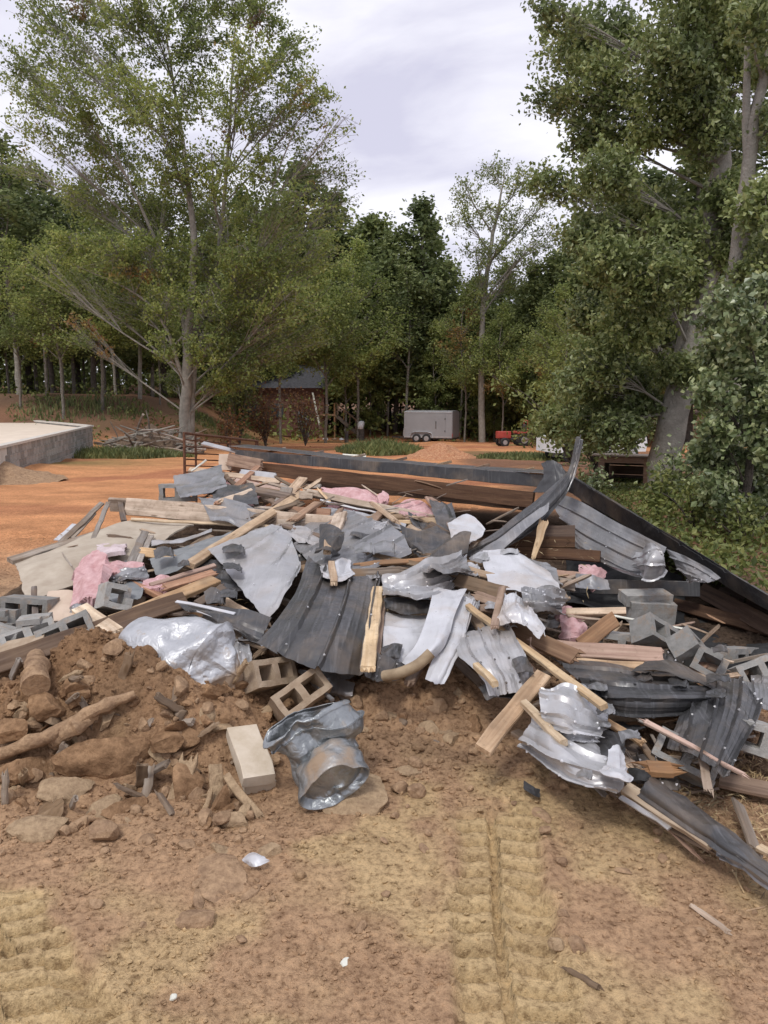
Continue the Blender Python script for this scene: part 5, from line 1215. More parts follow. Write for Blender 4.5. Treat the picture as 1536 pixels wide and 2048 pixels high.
sh('crumpled pale corrugated piece below the long bright stud', [[(1085, 1378, -.55), (1130, 1366, -.6), (1170, 1378, -.58), (1222, 1412, -.5)], [(1082, 1408, -.62), (1130, 1408, -.68), (1175, 1425, -.62), (1222, 1440, -.52)], [(1092, 1440, -.58), (1130, 1452, -.64), (1170, 1462, -.6), (1208, 1468, -.5)], [(1100, 1465, -.5), (1130, 1475, -.52), (1165, 1480, -.5), (1195, 1482, -.46)]], 'light', 'white', ribs=5, ribdir='v', ribh=.02, crumple=.045, ragged=.04, seed=64, nv=84, nu=50)
sh('long pale ribbed panel lying low beside the orange board', [[(1065, 1440, -.38), (1110, 1470, -.42), (1170, 1490, -.42), (1215, 1505, -.38)], [(1060, 1470, -.42), (1110, 1500, -.48), (1175, 1535, -.46), (1250, 1555, -.42)], [(1050, 1480, -.3), (1105, 1525, -.34), (1170, 1568, -.34), (1240, 1597, -.32)]], 'light', 'white', ribs=3, ribdir='v', ribh=.022, crumple=.015, ragged=.025, seed=65, nu=60, nv=50)
sh('white rounded torn lobe at the end of the low panel', [[(1215, 1500, -.5), (1238, 1490, -.5), (1252, 1512, -.48)], [(1212, 1530, -.5), (1238, 1535, -.54), (1256, 1540, -.48)], [(1205, 1555, -.46), (1230, 1570, -.48), (1252, 1565, -.44)]], 'white', 'white', crumple=.03, ragged=.06, seed=66)
sh('charcoal rectangular flap between the pale pieces', [[(1185, 1460, -.35), (1215, 1462, -.38), (1252, 1472, -.36)], [(1178, 1495, -.38), (1215, 1500, -.42), (1250, 1505, -.38)], [(1180, 1522, -.4), (1210, 1522, -.4), (1245, 1528, -.36)]], 'charcoal', 'grey', crumple=.02, ragged=.04, seed=67)
sh('wide dark sheet bent over below the reddish boards', [[(1100, 1318, -.4), (1180, 1322, -.42), (1270, 1338, -.4), (1345, 1352, -.35)], [(1140, 1350, -.5), (1210, 1360, -.56), (1300, 1372, -.54), (1400, 1378, -.45)], [(1190, 1388, -.52), (1260, 1398, -.58), (1340, 1400, -.55), (1455, 1396, -.42)], [(1215, 1422, -.4), (1270, 1432, -.44), (1340, 1428, -.42), (1440, 1408, -.34)]], 'charcoal', 'black', ribs=4, ribdir='v', ribh=.02, crumple=.02, ragged=.02, seed=68, nv=70, nu=70, cf=.6)
sh('dark sheet corner raised at the edge of the block pile', [[(1290, 1325, -.55), (1340, 1325, -.55), (1400, 1355, -.5), (1450, 1378, -.45)], [(1262, 1352, -.58), (1330, 1352, -.62), (1390, 1372, -.55), (1448, 1386, -.46)]], 'black', 'charcoal', crumple=.02, ragged=.03, seed=69, nv=16)
sh('charcoal ribbed sheet standing on its edge at the right', [[(1372, 1412, -.35), (1420, 1380, -.38), (1475, 1362, -.35), (1528, 1412, -.3)], [(1345, 1450, -.48), (1405, 1430, -.52), (1465, 1430, -.5), (1500, 1470, -.4)], [(1328, 1490, -.4), (1380, 1510, -.45), (1425, 1540, -.42), (1440, 1562, -.35)]], 'charcoal', 'grey', ribs=4, ribdir='u', ribh=.028, crumple=.015, ragged=.02, seed=70, nu=80, nv=44)
sh('grey crumpled metal at the right edge above the standing sheet', [[(1430, 1378, -.3), (1465, 1356, -.35), (1500, 1362, -.3), (1545, 1370, -.3)], [(1440, 1398, -.36), (1470, 1388, -.4), (1505, 1388, -.36), (1550, 1400, -.32)], [(1448, 1410, -.34), (1475, 1405, -.36), (1510, 1410, -.34), (1550, 1425, -.3)]], 'grey', 'white', ribs=4, ribdir='u', ribh=.03, crumple=.06, ragged=.05, seed=71, nu=70)
sh('pale metal scrap at the right edge beyond the crumpled metal', [[(1500, 1350, -.1), (1530, 1345, -.1), (1560, 1352, -.1)], [(1505, 1372, -.15), (1530, 1370, -.15), (1565, 1380, -.15)]], 'grey', 'white', ribs=2, ribdir='u', ribh=.02, crumple=.03, ragged=.05, seed=72, nv=14)
# trim strip lower right
sh('long charcoal trim lying on the ground at the lower right', [[(1296, 1556, -.24), (1575, 1742, -.14)], [(1286, 1574, -.28), (1568, 1764, -.2)], [(1280, 1586, -.22), (1560, 1780, -.16)]], 'charcoal', 'grey', ribs=1, ribdir='v', ribh=.02, crumple=.012, ragged=.03, seed=73, nu=70, nv=30, name='trim_strip', cat='trim')
sh('flared grey end of the trim at the lower right corner', [[(1405, 1648, -.24), (1590, 1770, -.2)], [(1412, 1672, -.22), (1590, 1800, -.16)], [(1436, 1718, -.12), (1590, 1825, -.08)]], 'grey', 'charcoal', ribs=2, ribdir='v', ribh=.008, crumple=.02, ragged=.03, seed=75, nu=60, nv=36, name='trim_strip', cat='trim')
sh('black plastic sheeting added in place of the shade in the cavity', [[(1345, 1195, 6.3), (1430, 1190, 6.1), (1580, 1230, 5.6)], [(1335, 1240, 5.5), (1430, 1250, 5.3), (1590, 1290, 4.9)], [(1340, 1300, 4.7), (1440, 1330, 4.4), (1590, 1360, 4.2)], [(1400, 1350, 4.2), (1480, 1370, 4.0), (1590, 1400, 3.9)]], 'rubber', 'rubber', crumple=.10, ragged=.03, seed=76, name='plastic_sheeting', cat='plastic sheeting')  # black sheet added so the cavity reads as deep shade
sh('dark sheeting added for the shade at the back of the cavity under the wall panels', [[(1130, 1110, 6.6), (1230, 1130, 6.4), (1360, 1165, 6.2)], [(1130, 1170, 6.2), (1230, 1185, 6.0), (1370, 1210, 5.9)], [(1130, 1235, 5.4), (1230, 1240, 5.3), (1370, 1262, 5.2)]], 'rubber', 'rubber', crumple=.08, ragged=.03, seed=77, name='plastic_sheeting', cat='plastic sheeting')  # second added sheet, its dark colour stands in for shade behind
bd('yellow orange timber tucked under the lower right trim', (1250, 1572, -.24), (1425, 1682, -.20), .085, .04, 'bright', 30, broken=.03)
bd('thin pale metal edge along the orange timber', (1242, 1592, -.2), (1340, 1655, -.16), .035, .012, 'light', 40, name='metal_strip', cat='metal strip')
bd('dark splintered lath beneath the orange timber', (1300, 1632, -.13), (1420, 1695, -.11), .03, .02, 'rottedwood', 40, broken=.06)
bd('reddish splintered lath end lying in the dirt', (1330, 1650, -.1), (1385, 1700, -.06), .03, .012, 'red', 60, broken=.08)

# left-hand sheets
sh('dark sheeting draped over boards at the left of the pale panel', [[(292, 1112, -.12), (345, 1085, -.15), (420, 1062, -.15), (475, 1052, -.12)], [(300, 1130, -.2), (350, 1115, -.28), (410, 1090, -.25), (452, 1085, -.2)], [(312, 1155, -.2), (350, 1155, -.28), (395, 1125, -.24), (430, 1108, -.2)]], 'tarp', 'tarp', crumple=.04, ragged=.04, seed=81, cf=.8, name='sheeting', cat='sheeting')
sh('pale blue edge strip on top of the dark sheeting', [[(300, 1082, -.18), (360, 1075, -.22), (425, 1055, -.2)], [(302, 1092, -.2), (362, 1084, -.24), (425, 1063, -.22)]], 'light', 'tarp', crumple=.01, ragged=.03, seed=82, nv=8, name='metal_strip', cat='metal strip')
sh('dark angled sheet below the pale panel', [[(352, 1203, -.45), (420, 1212, -.5), (485, 1226, -.5), (545, 1245, -.45)], [(380, 1220, -.52), (430, 1232, -.56), (480, 1250, -.54), (528, 1268, -.48)], [(420, 1235, -.46), (455, 1252, -.5), (490, 1270, -.48), (522, 1286, -.42)]], 'charcoal', 'white', ribs=2, ribdir='v', ribh=.015, crumple=.02, ragged=.03, seed=83)
bd('white metal edge on top of the dark angled sheet', (352, 1202, -.53), (470, 1226, -.56), .03, .01, 'white', 50, name='metal_strip', cat='metal strip')
sh('grey flat sheet lying under the front of the charcoal sheet', [[(605, 1340, -.25), (650, 1352, -.28), (712, 1368, -.28)], [(620, 1362, -.2), (660, 1378, -.24), (706, 1390, -.24)], [(640, 1388, -.12), (670, 1392, -.15), (700, 1400, -.15)]], 'grey', 'white', crumple=.02, ragged=.03, seed=84)
bd('thin metal bar leaning out below the charcoal sheet', (598, 1340, -.35), (665, 1398, -.3), .025, .02, 'grey', 30, name='metal_bar', cat='metal bar')
sh('square pale board scrap behind the silver tank', [[(398, 1268, -.42), (422, 1245, -.4), (458, 1268, -.4)], [(412, 1282, -.46), (435, 1275, -.46), (455, 1276, -.44)], [(430, 1292, -.48), (445, 1290, -.48), (454, 1282, -.46)]], 'light', 'light', crumple=.008, ragged=.02, seed=85, nu=16, nv=16, name='board_scrap', cat='board scrap')

# fallen wall section at the left
sh('fallen tan wall panel at the left edge of the heap', [[(22, 1120, -.05), (110, 1096, -.1), (200, 1066, -.1), (275, 1042, -.05), (400, 1045, .0)], [(34, 1150, -.15), (120, 1130, -.22), (205, 1100, -.2), (270, 1075, -.12), (370, 1062, -.05)], [(48, 1200, -.18), (120, 1172, -.22), (190, 1145, -.22), (250, 1120, -.15), (330, 1085, -.06)]], 'wallboard', 'wallboard', crumple=.025, ragged=.03, seed=86, thick=.012, name='wall_panel', cat='wall panel')
bd('weathered top plate along the fallen wall panel', (20, 1118, -.12), (275, 1040, -.08), .09, .04, 'greywood', 60)
sh('pinkish plasterboard piece standing among the left blocks', [[(95, 1182, -.32), (130, 1180, -.34), (152, 1184, -.32)], [(84, 1238, -.34), (118, 1240, -.38), (146, 1240, -.34)]], 'drywall', 'drywall', crumple=.008, ragged=.02, seed=87, thick=.014, nu=16, nv=16, name='plasterboard', cat='plasterboard')
sh('pale plasterboard slab leaning under the short yellow plank', [[(128, 1225, -.38), (160, 1222, -.38), (180, 1235, -.36)], [(122, 1248, -.4), (155, 1250, -.42), (180, 1255, -.38)]], 'drywall', 'drywall', crumple=.01, ragged=.04, seed=88, thick=.014, nu=16, nv=12, name='plasterboard', cat='plasterboard')
sh('grey metal cover plate behind the diagonal tan board', [[(232, 1168, -.35), (262, 1158, -.36), (288, 1165, -.34)], [(215, 1195, -.38), (255, 1195, -.42), (284, 1200, -.38)], [(228, 1212, -.38), (255, 1210, -.4), (275, 1214, -.38)]], 'tarp', 'grey', crumple=.015, ragged=.03, seed=89, nu=18, nv=18, name='cover_plate', cat='plate')
def batt(label, g, seed, thick=.07, m='pink', cat='insulation', cr=.05): return sh(label, g, m, 'paper', crumple=cr, ragged=.10, seed=seed, thick=thick, nu=44, nv=44, cf=1.3, name='insulation_batt', cat=cat)
batt('pink insulation batt slumped among the left blocks', [[(152, 1118, -.3), (185, 1110, -.36), (215, 1130, -.36)], [(148, 1160, -.36), (180, 1160, -.44), (205, 1165, -.42)], [(136, 1215, -.36), (170, 1210, -.42), (200, 1215, -.4)]], 101)
batt('pink insulation roll lying across the fallen wall panel', [[(205, 1138, -.3), (245, 1128, -.34), (290, 1138, -.3)], [(205, 1152, -.38), (245, 1148, -.42), (288, 1150, -.38)]], 102)
batt('pale pink insulation on the back of the wall panel', [[(190, 1092, -.2), (225, 1085, -.24), (255, 1092, -.2)], [(190, 1112, -.28), (222, 1108, -.3), (250, 1108, -.28)]], 103, .03, 'paper', cr=.03)
batt('pink insulation torn under the tan boards at left', [[(285, 1168, -.3), (320, 1158, -.34), (350, 1160, -.3)], [(280, 1182, -.34), (315, 1178, -.38), (345, 1178, -.34)]], 104)
batt('long pink insulation batt under the dark rafters', [[(640, 985, 7.7), (700, 980, 7.6), (770, 990, 7.5)], [(650, 1000, 7.35), (705, 1000, 7.2), (775, 1012, 7.15)]], 105)
batt('bulging pink insulation batt right of centre under the roof', [[(770, 1012, 7.3), (830, 998, 7.2), (890, 1010, 7.1), (925, 1022, 7.0)], [(790, 1025, 6.95), (840, 1018, 6.8), (890, 1030, 6.75), (930, 1040, 6.8)]], 106)
batt('pink insulation heaped at the upper left under the long boards', [[(395, 968, 8.6), (440, 955, 8.7), (480, 968, 8.6), (520, 985, 8.3)], [(405, 985, 8.1), (445, 978, 8.0), (490, 992, 7.8), (530, 1004, 7.7)]], 107)
batt('small pink insulation tuft on top of the batts', [[(752, 985, 7.3), (765, 978, 7.3), (780, 986, 7.3)], [(755, 1004, 7.1), (768, 1000, 7.1), (780, 1004, 7.1)]], 108, .04)
batt('dark wine coloured insulation in the shade behind the white sheet', [[(1118, 1205, 4.75), (1145, 1210, 4.7), (1168, 1225, 4.7)], [(1118, 1245, 4.5), (1145, 1250, 4.4), (1170, 1255, 4.45)], [(1122, 1282, 4.4), (1145, 1285, 4.3), (1168, 1280, 4.35)]], 109)
batt('pink insulation inside the cavity under the grey wall panels', [[(1155, 1128, 5.9), (1185, 1130, 5.8), (1212, 1150, 5.8)], [(1155, 1158, 5.7), (1185, 1160, 5.6), (1210, 1172, 5.6)]], 110)
sh('crumpled grey sheet inside the cavity', [[(1152, 1148, 5.6), (1180, 1150, 5.5), (1215, 1162, 5.5)], [(1150, 1178, 5.5), (1185, 1182, 5.4), (1222, 1180, 5.4)]], 'grey', 'grey', crumple=.06, ragged=.05, seed=111, nv=16)

# boards ------------------------------------------------------------
bd('long pale board on top of the left end of the heap', (218, 996, -.15), (660, 1022, -.1), .045, .14, 'tan', 62)
bd('wide tan joist running behind the diagonal stud', (250, 1012, -.1), (690, 1052, -.1), .17, .04, 'tan', 8)
bd('thin pale lath below the wide joist', (262, 1037, -.18), (548, 1052, -.2), .03, .02, 'bright', 40)
bd('end of a pinkish tan plank right of the diagonal stud', (575, 1022, -.15), (660, 1028, -.12), .10, .04, 'red', 10, broken=.03)
bd('tan plank under the pinkish plank end', (555, 1048, -.05), (650, 1050, -.05), .10, .04, 'fresh', 10)
bd('long diagonal stud crossing over the wide joist', (380, 1126, -.45), (603, 985, -.3), .09, .04, 'fresh', 40)
bd('reddish lath in front of the diagonal stud', (300, 1168, -.4), (430, 1128, -.48), .05, .03, 'red', 60)
bd('grey lath leaning out of the left end', (185, 1082, -.2), (216, 1003, -.2), .045, .02, 'greywood', 20, broken=.03)
bd('pale split lath leaning beside the grey lath', (118, 1088, -.08), (205, 1005, -.12), .05, .02, 'greywood', 20, broken=.04)
bd('dark short stake sticking up behind the wall panel', (248, 1040, -.05), (240, 1003, -.05), .05, .04, 'dark', 10)
bd('white flat strip at the far left end', (118, 1080, .0), (155, 1048, -.02), .10, .008, 'white', 45, name='metal_strip', cat='metal strip')
bd('second thin grey lath at the far left end', (145, 1075, -.05), (190, 1025, -.05), .03, .02, 'greywood', 30, broken=.03)
bd('big dark timber running out to the left edge', (-40, 1338, -.38), (372, 1196, -.45), .14, .05, 'dark', 20)
bd('wide tan timber lying above the dark timber', (225, 1238, -.44), (432, 1156, -.5), .13, .04, 'tan', 55, broken=.02)
bd('short yellow plank end poking out at left', (158, 1212, -.44), (228, 1262, -.5), .13, .045, 'bright', 30, broken=.02)
bd('tan plank with pink dust beside the wide timber', (330, 1172, -.4), (428, 1142, -.45), .10, .03, 'red', 60, broken=.06)
bd('short dark timber under the dark sheet', (395, 1205, -.4), (448, 1172, -.45), .07, .05, 'dark', 30, broken=.05)
bd('orange tan board end under the pale panel', (445, 1198, -.42), (530, 1248, -.42), .09, .03, 'fresh', 40, broken=.05)
bd('brown board end between the tank and the dark sheet', (458, 1262, -.35), (560, 1302, -.36), .08, .03, 'rottedwood', 50, broken=.04)
bd('dark upright stake among the left blocks', (68, 1172, -.36), (70, 1240, -.38), .045, .045, 'dark', 0)
bd('splintered grey board leaning across the pink batt', (245, 1162, -.42), (290, 1062, -.3), .07, .02, 'greywood', 10, broken=.07)
bd('second splintered grey board beside the first', (268, 1148, -.4), (302, 1070, -.25), .05, .02, 'greywood', 20, broken=.07)
bd('thin white stick standing before the pink batt', (207, 1215, -.45), (211, 1142, -.42), .012, .012, 'pvc', 0, name='stick', cat='stick')
bd('thin grey stick lying on the wall panel', (125, 1104, -.3), (142, 1132, -.34), .012, .01, 'greywood', 0, name='stick', cat='stick')
bd('tan lath at the upper left before the livestock panel', (378, 938, 8.6), (560, 962, 8.3), .07, .03, 'fresh', 40)
bd('white splintered plank left of the brown rafter', (480, 944, 8.7), (548, 952, 8.5), .10, .03, 'light', 40, broken=.05)
bd('thin pale lath crossing the livestock panel', (365, 957, 8.4), (470, 957, 8.3), .025, .02, 'tan', 40)
bd('pale stick rising before the livestock panel', (382, 942, 8.5), (412, 920, 8.5), .02, .02, 'pvc', 20, name='stick', cat='stick')
bd('long white topped board by the livestock panel', (405, 885, 11.6), (530, 916, 10.9), .08, .03, 'light', 50)
bd('short tan board crossing above the pink heap', (438, 965, 8.1), (456, 952, 8.1), .07, .03, 'tan', 20, broken=.02)
bd('dark thin board slanting across the pink heap', (458, 958, 8.0), (515, 1008, 7.6), .05, .03, 'dark', 30, broken=.03)
bd('square timber end by the diagonal stud', (525, 1000, 7.3), (548, 990, 7.5), .08, .07, 'tan', 20, broken=.02)
bd('long reddish board under the rafters', (470, 960, 8.2), (640, 992, 7.6), .06, .03, 'red', 40)
bd('long pale board pointing right under the roof', (612, 982, 7.45), (880, 1038, 6.75), .075, .04, 'fresh', 35)
bd('thin white lath below the long pale board', (640, 1000, 7.2), (765, 1028, 6.95), .02, .015, 'white', 30)
bd('thin tan lath just above the mid grey sheet', (700, 1040, 6.75), (900, 1045, 6.5), .05, .03, 'bright', 40, broken=.05)
bd('wide tan board end above the dark crumpled sheet', (822, 1042, 6.6), (890, 1048, 6.45), .11, .03, 'fresh', 15, broken=.03)
bd('grey lath under the dark rafter', (560, 970, 8.2), (640, 972, 8.0), .05, .03, 'greywood', 30)
bd('nailed block joining the stud and the long pale board', (598, 988, 7.0), (625, 990, 7.0), .08, .05, 'fresh', 15)
bd('splintered brown board on the right of the torn bracket', (735, 1108, -.45), (850, 1132, -.5), .05, .025, 'rottedwood', 30, broken=.10)
bd('second splintered brown board crossing the first', (720, 1128, -.5), (845, 1118, -.52), .05, .03, 'brown', 40, broken=.10)
bd('dark broken log end under the splinters', (705, 1145, -.52), (800, 1140, -.55), .08, .05, 'rottedwood', 30, broken=.09)
bd('broken brown beam under the large white sheet', (912, 1158, -.62), (1008, 1185, -.62), .12, .06, 'rottedwood', 25, broken=.12)
bd('orange splintered beam top beside the trim', (918, 1132, -.62), (985, 1152, -.62), .07, .03, 'fresh', 40, broken=.10)
bd('dark board under the broken beam', (950, 1190, -.5), (1000, 1205, -.5), .08, .04, 'brown', 20, broken=.06)
bd('second dark board deeper under the broken beam', (955, 1215, -.5), (1010, 1220, -.5), .06, .04, 'brown', 20, broken=.06)
bd('tan shard hanging under the spike trim', (1088, 1042, 6.0), (1068, 1112, 5.7), .09, .015, 'bright', 0, broken=.09, taper=.45)
bd('tan shard lying under the white sheet corner', (1060, 1135, 5.4), (1105, 1150, 5.2), .05, .015, 'fresh', 30, broken=.05)
bd('short plywood piece in the cavity beside the white sheet', (1120, 1165, 5.2), (1150, 1170, 5.2), .10, .03, 'greywood', 20, broken=.03)
bd('red brown board deep in the cavity', (1105, 1145, 5.6), (1160, 1150, 5.6), .06, .03, 'red', 20)
bd('long bright stud slanting down across the right sheets', (935, 1208, -.7), (1208, 1408, -.72), .05, .04, 'bright', 35)
bd('short brown stud crossing the bright stud', (1004, 1172, -.85), (988, 1250, -.9), .055, .03, 'brown', 20, broken=.03)
bd('stubby bright stud on the pale ribbed panel', (952, 1325, -.74), (992, 1362, -.76), .045, .04, 'bright', 40)
bd('wide brown plank slanting down into the dirt', (1086, 1345, -.68), (965, 1496, -.42), .115, .035, 'tan', 28, taper=1.0, skew=.25)
bd('bright stud end crossing under the brown plank', (1046, 1400, -.6), (1126, 1480, -.58), .05, .045, 'bright', 35)
bd('orange board lying under the low panel', (1032, 1460, -.25), (1130, 1532, -.24), .07, .03, 'fresh', 45)
bd('small broken block of wood between plank and panel', (1052, 1392, -.5), (1080, 1385, -.5), .06, .05, 'rottedwood', 20, broken=.03)
bd('long dark thin board under the bright stud', (1020, 1290, -.5), (1075, 1350, -.48), .05, .03, 'brown', 30, broken=.04)
bd('horizontal tan stud at the edge of the cavity', (1132, 1222, 4.55), (1252, 1220, 4.45), .06, .045, 'fresh', 30)
bd('thin tan lath under the horizontal stud', (1135, 1232, 4.5), (1215, 1240, 4.45), .02, .02, 'tan', 30)
bd('wide brown board leaning up to the horizontal stud', (1160, 1292, 4.2), (1232, 1236, 4.25), .12, .035, 'brown', 5, skew=.2)
bd('thin pale green stick crossing the concrete blocks', (1228, 1232, 4.35), (1375, 1258, 4.2), .016, .016, 'pvc', 20, name='stick', cat='stick')
bd('long reddish board below the leaning brown board', (1060, 1290, -.55), (1325, 1308, -.5), .12, .035, 'red', 30, broken=.04)
bd('brown plank edge from the white sheet to the reddish board', (1005, 1248, -.62), (1150, 1312, -.62), .12, .03, 'brown', 20, broken=.05)
bd('second tan board under the long reddish board', (1115, 1322, -.45), (1340, 1332, -.45), .055, .04, 'tan', 30, broken=.03)
bd('grey splintered lath from the pale corrugated piece', (1215, 1440, -.4), (1285, 1482, -.38), .05, .03, 'tan', 40, broken=.03)
bd('brown crooked lath standing on the rubble at right', (1280, 1480, -.3), (1345, 1572, -.22), .045, .03, 'rottedwood', 30, broken=.03)
bd('long splintered lath pointing to the right edge', (1292, 1440, -.55), (1488, 1548, -.42), .035, .025, 'red', 40, broken=.05, taper=.6)
bd('thin splinter lying along the long splintered lath', (1278, 1440, -.5), (1375, 1490, -.48), .015, .012, 'greywood', 30, broken=.03)
bd('upright splintered stake leaning on the right block', (1397, 1482, -.46), (1418, 1578, -.3), .05, .02, 'tan', 10, broken=.05)
bd('tan splinter pile board below the dark sheet', (1200, 1436, -.3), (1330, 1436, -.3), .05, .02, 'fresh', 40, broken=.10)
bd('second splinter board beside the tan one', (1260, 1448, -.3), (1370, 1430, -.3), .04, .02, 'brown', 40, broken=.10)
bd('flat grey plywood piece in the litter', (1225, 1515, -.2), (1312, 1525, -.18), .09, .012, 'greywood', 60, broken=.05)
bd('thin bright stick lying in the litter', (1282, 1558, -.2), (1355, 1568, -.18), .015, .012, 'bright', 50, broken=.02)
bd('dark bar leaning in the gap at right', (1304, 1468, -.25), (1322, 1512, -.22), .02, .015, 'greywood', 20)
bd('rust brown board at the far right edge', (1440, 1555, -.1), (1560, 1580, -.1), .16, .03, 'brown', 60)
bd('purplish grey plank lying by the lower right trim', (1478, 1602, -.1), (1515, 1700, -.1), .085, .02, 'greywood', 60, broken=.03)
bd('small yellow block by the right edge', (1518, 1690, -.15), (1545, 1705, -.15), .05, .03, 'bright', 50)
def gb_(label, a, b, w, t, m, face=80, **k): return beam(label, (a[0], a[1], -.02), (b[0], b[1], -.02), w, t, m, face, **k)
gb_('small tan board lying alone on the dirt at the lower right', (1385, 1808), (1462, 1862), .045, .02, 'fresh', broken=.02)
gb_('thin twig lying beside the lone tan board', (1490, 1820), (1530, 1812), .008, .008, 'tan')
gb_('thin pale stick on the dirt below the trim', (1468, 1742), (1490, 1785), .008, .008, 'bright')
gb_('dark flat splinter on the dirt at lower centre right', (1140, 1935), (1200, 1970), .035, .02, 'rottedwood', broken=.04)

# buried layer: broken boards and torn sheets filling the heap between the larger pieces
rs = np.random.RandomState(155)
Z2 = [((120, 470, 1070, 1235), 'among the left blocks'), ((500, 930, 1010, 1075), 'behind the charcoal sheet'), ((900, 1150, 1090, 1340), 'under the large white sheet'), ((1090, 1400, 1280, 1420), 'under the reddish boards'), ((560, 900, 1090, 1340), 'under the charcoal sheet'), ((1150, 1480, 1400, 1560), 'beside the standing ribbed sheet'), ((390, 640, 965, 1030), 'under the livestock panel boards'), ((330, 620, 1200, 1330), 'behind the silver tank')]
for q in range(84):
    (x0, x1, y0, y1), zn = Z2[q % 8]; px, py = rs.uniform(x0, x1), rs.uniform(y0, y1); a = rs.normal(0, .55) + (.25 if px > 800 else -.15); L = rs.uniform(30, 120); o_ = rs.uniform(-.36, -.10)
    mm = ['dark', 'brown', 'rottedwood', 'tan', 'greywood', 'brown', 'fresh', 'dark', 'red', 'rottedwood', 'tan'][q % 11]
    bd(WN0[mm] + ' broken board wedged ' + zn, (px - L * math.cos(a) / 2, py - L * math.sin(a) * .5, o_ + rs.uniform(-.05, .05)), (px + L * math.cos(a) / 2, py + L * math.sin(a) * .5, o_), rs.uniform(.05, .13), rs.uniform(.02, .045), mm, rs.uniform(5, 75), broken=rs.uniform(.03, .12), group='broken boards wedged in the heap')
for q in range(34):
    (x0, x1, y0, y1), zn = Z2[(q * 3 + 1) % 8]; px, py = rs.uniform(x0, x1), rs.uniform(y0, y1); a = rs.uniform(24, 58); b_ = rs.uniform(12, 30); o_ = rs.uniform(-.30, -.08); sk = rs.uniform(-.8, .8) * a; tl = rs.uniform(-.3, .5) * a
    mm = ['charcoal', 'grey', 'light', 'charcoal', 'black', 'grey'][q % 6]
    sh({'charcoal': 'charcoal', 'grey': 'grey', 'light': 'pale grey', 'black': 'dark', 'white': 'white'}[mm] + ' torn metal sheet half buried ' + zn, [[(px - a, py - b_, o_ + .03), (px, py - b_ + tl * .4, o_ + .02), (px + a, py - b_ + tl, o_ + .03)], [(px - a + sk * .5, py, o_), (px + sk * .5, py + tl * .4, o_ - .05), (px + a + sk * .5, py + tl, o_)], [(px - a + sk, py + b_, o_), (px + sk, py + b_ + tl * .4, o_ - .03), (px + a + sk, py + b_ + tl, o_)]], mm, 'white' if q % 3 else 'charcoal', ribs=rs.randint(0, 4), ribdir='uv'[q % 2], ribh=.016, crumple=.03, ragged=.07, seed=500 + q, group='torn metal sheets half buried in the heap')
# concrete blocks ---------------------------------------------------
block('broken concrete block under the long splintered lath', 1372, 1518, -.02 + float(np.interp(1518, DPY, DPD)) - .22, (48, 18, -28), 'broken')
block('concrete block showing its hollow core beside the leaning brown board', 1315, 1275, 4.15, (52, 30, 25), 'whole')
block('concrete block lying behind the reddish board', 1245, 1292, 4.25, (80, 0, -22), 'whole')
block('upper concrete block in the dark cavity', 1290, 1195, 5.3, (4, 0, 5), 'solid', scale=1.05)
block('lower concrete block in the dark cavity', 1300, 1222, 5.25, (4, 3, 0), 'whole')
block('tilted concrete block right of the hollow one', 1388, 1310, 3.95, (35, 40, 30), 'whole')
block('concrete block half in the shade at the right', 1440, 1345, 3.8, (50, 20, -30), 'half')
block('shaded concrete block at the back of the right rubble', 1470, 1320, 4.3, (80, 10, 40), 'whole')
block('grey block standing dark at the right edge', 1515, 1345, 4.0, (60, -15, 15), 'whole')
block('broken block at the right edge beside the standing sheet', 1530, 1480, 3.1, (75, 10, -25), 'broken')
block('muddy broken block standing right of the silver tank', 535, 1350, 3.62, (62, 10, 52), 'whole', 'dirtyblock')
block('muddy hollow block half sunk below the charcoal sheet', 600, 1392, 3.5, (48, -22, 38), 'whole', 'dirtyblock')
block('grey block half covered beside the left dark timber', 25, 1245, 4.35, (80, 4, 6), 'half')
block('block lying behind the dark upright stake', 60, 1218, 4.6, (82, 2, -6), 'whole')
block('pale tilted block above the dark timber', 62, 1285, 4.15, (22, -14, 30), 'whole')
block('tilted hollow block beside the plasterboard slab', 135, 1270, 4.15, (55, -20, 24), 'whole')
block('block lying at the far left edge', -5, 1275, 4.2, (75, 15, -10), 'whole')
block('tan topped block at the left edge above the dark timber', 25, 1308, 4.0, (10, -12, 12), 'solid', 'dirtyblock', 1.2)
block('small block before the plasterboard at left', 95, 1255, 4.25, (88, -3, 12), 'half')
block('far concrete block before the livestock panel', 357, 985, 7.9, (86, 0, 8), 'whole')
block('grey block beside the grey cover plate', 250, 1200, 4.5, (70, 20, 35), 'half')
block('mud filled block under the silver tank', 340, 1412, 3.45, (8, 4, -6), 'solid', 'dirtyblock', 1.1)
# rotated offcuts of masonry: the two-layer capping stone
b = at(500, 1500, 3.08)
cs = empty('capping_stone', b, label='pale two layer stone block standing in the dirt by the crushed bin', cat='stone block')
p0, p1 = at(484, 1452, 3.2), at(520, 1552, 2.93)
o1 = beam('layer one', p0, p1, .135, .05, 'slab', 22, name='stone_layer', parent=cs)
dn = np.array([0, .028, -.045])
o2 = beam('layer two', p0 + dn, p1 + dn, .13, .05, 'slab', 22, name='stone_layer', parent=cs)
o1.data.materials[0] = M['cap']; o2.data.materials[0] = M['cap']
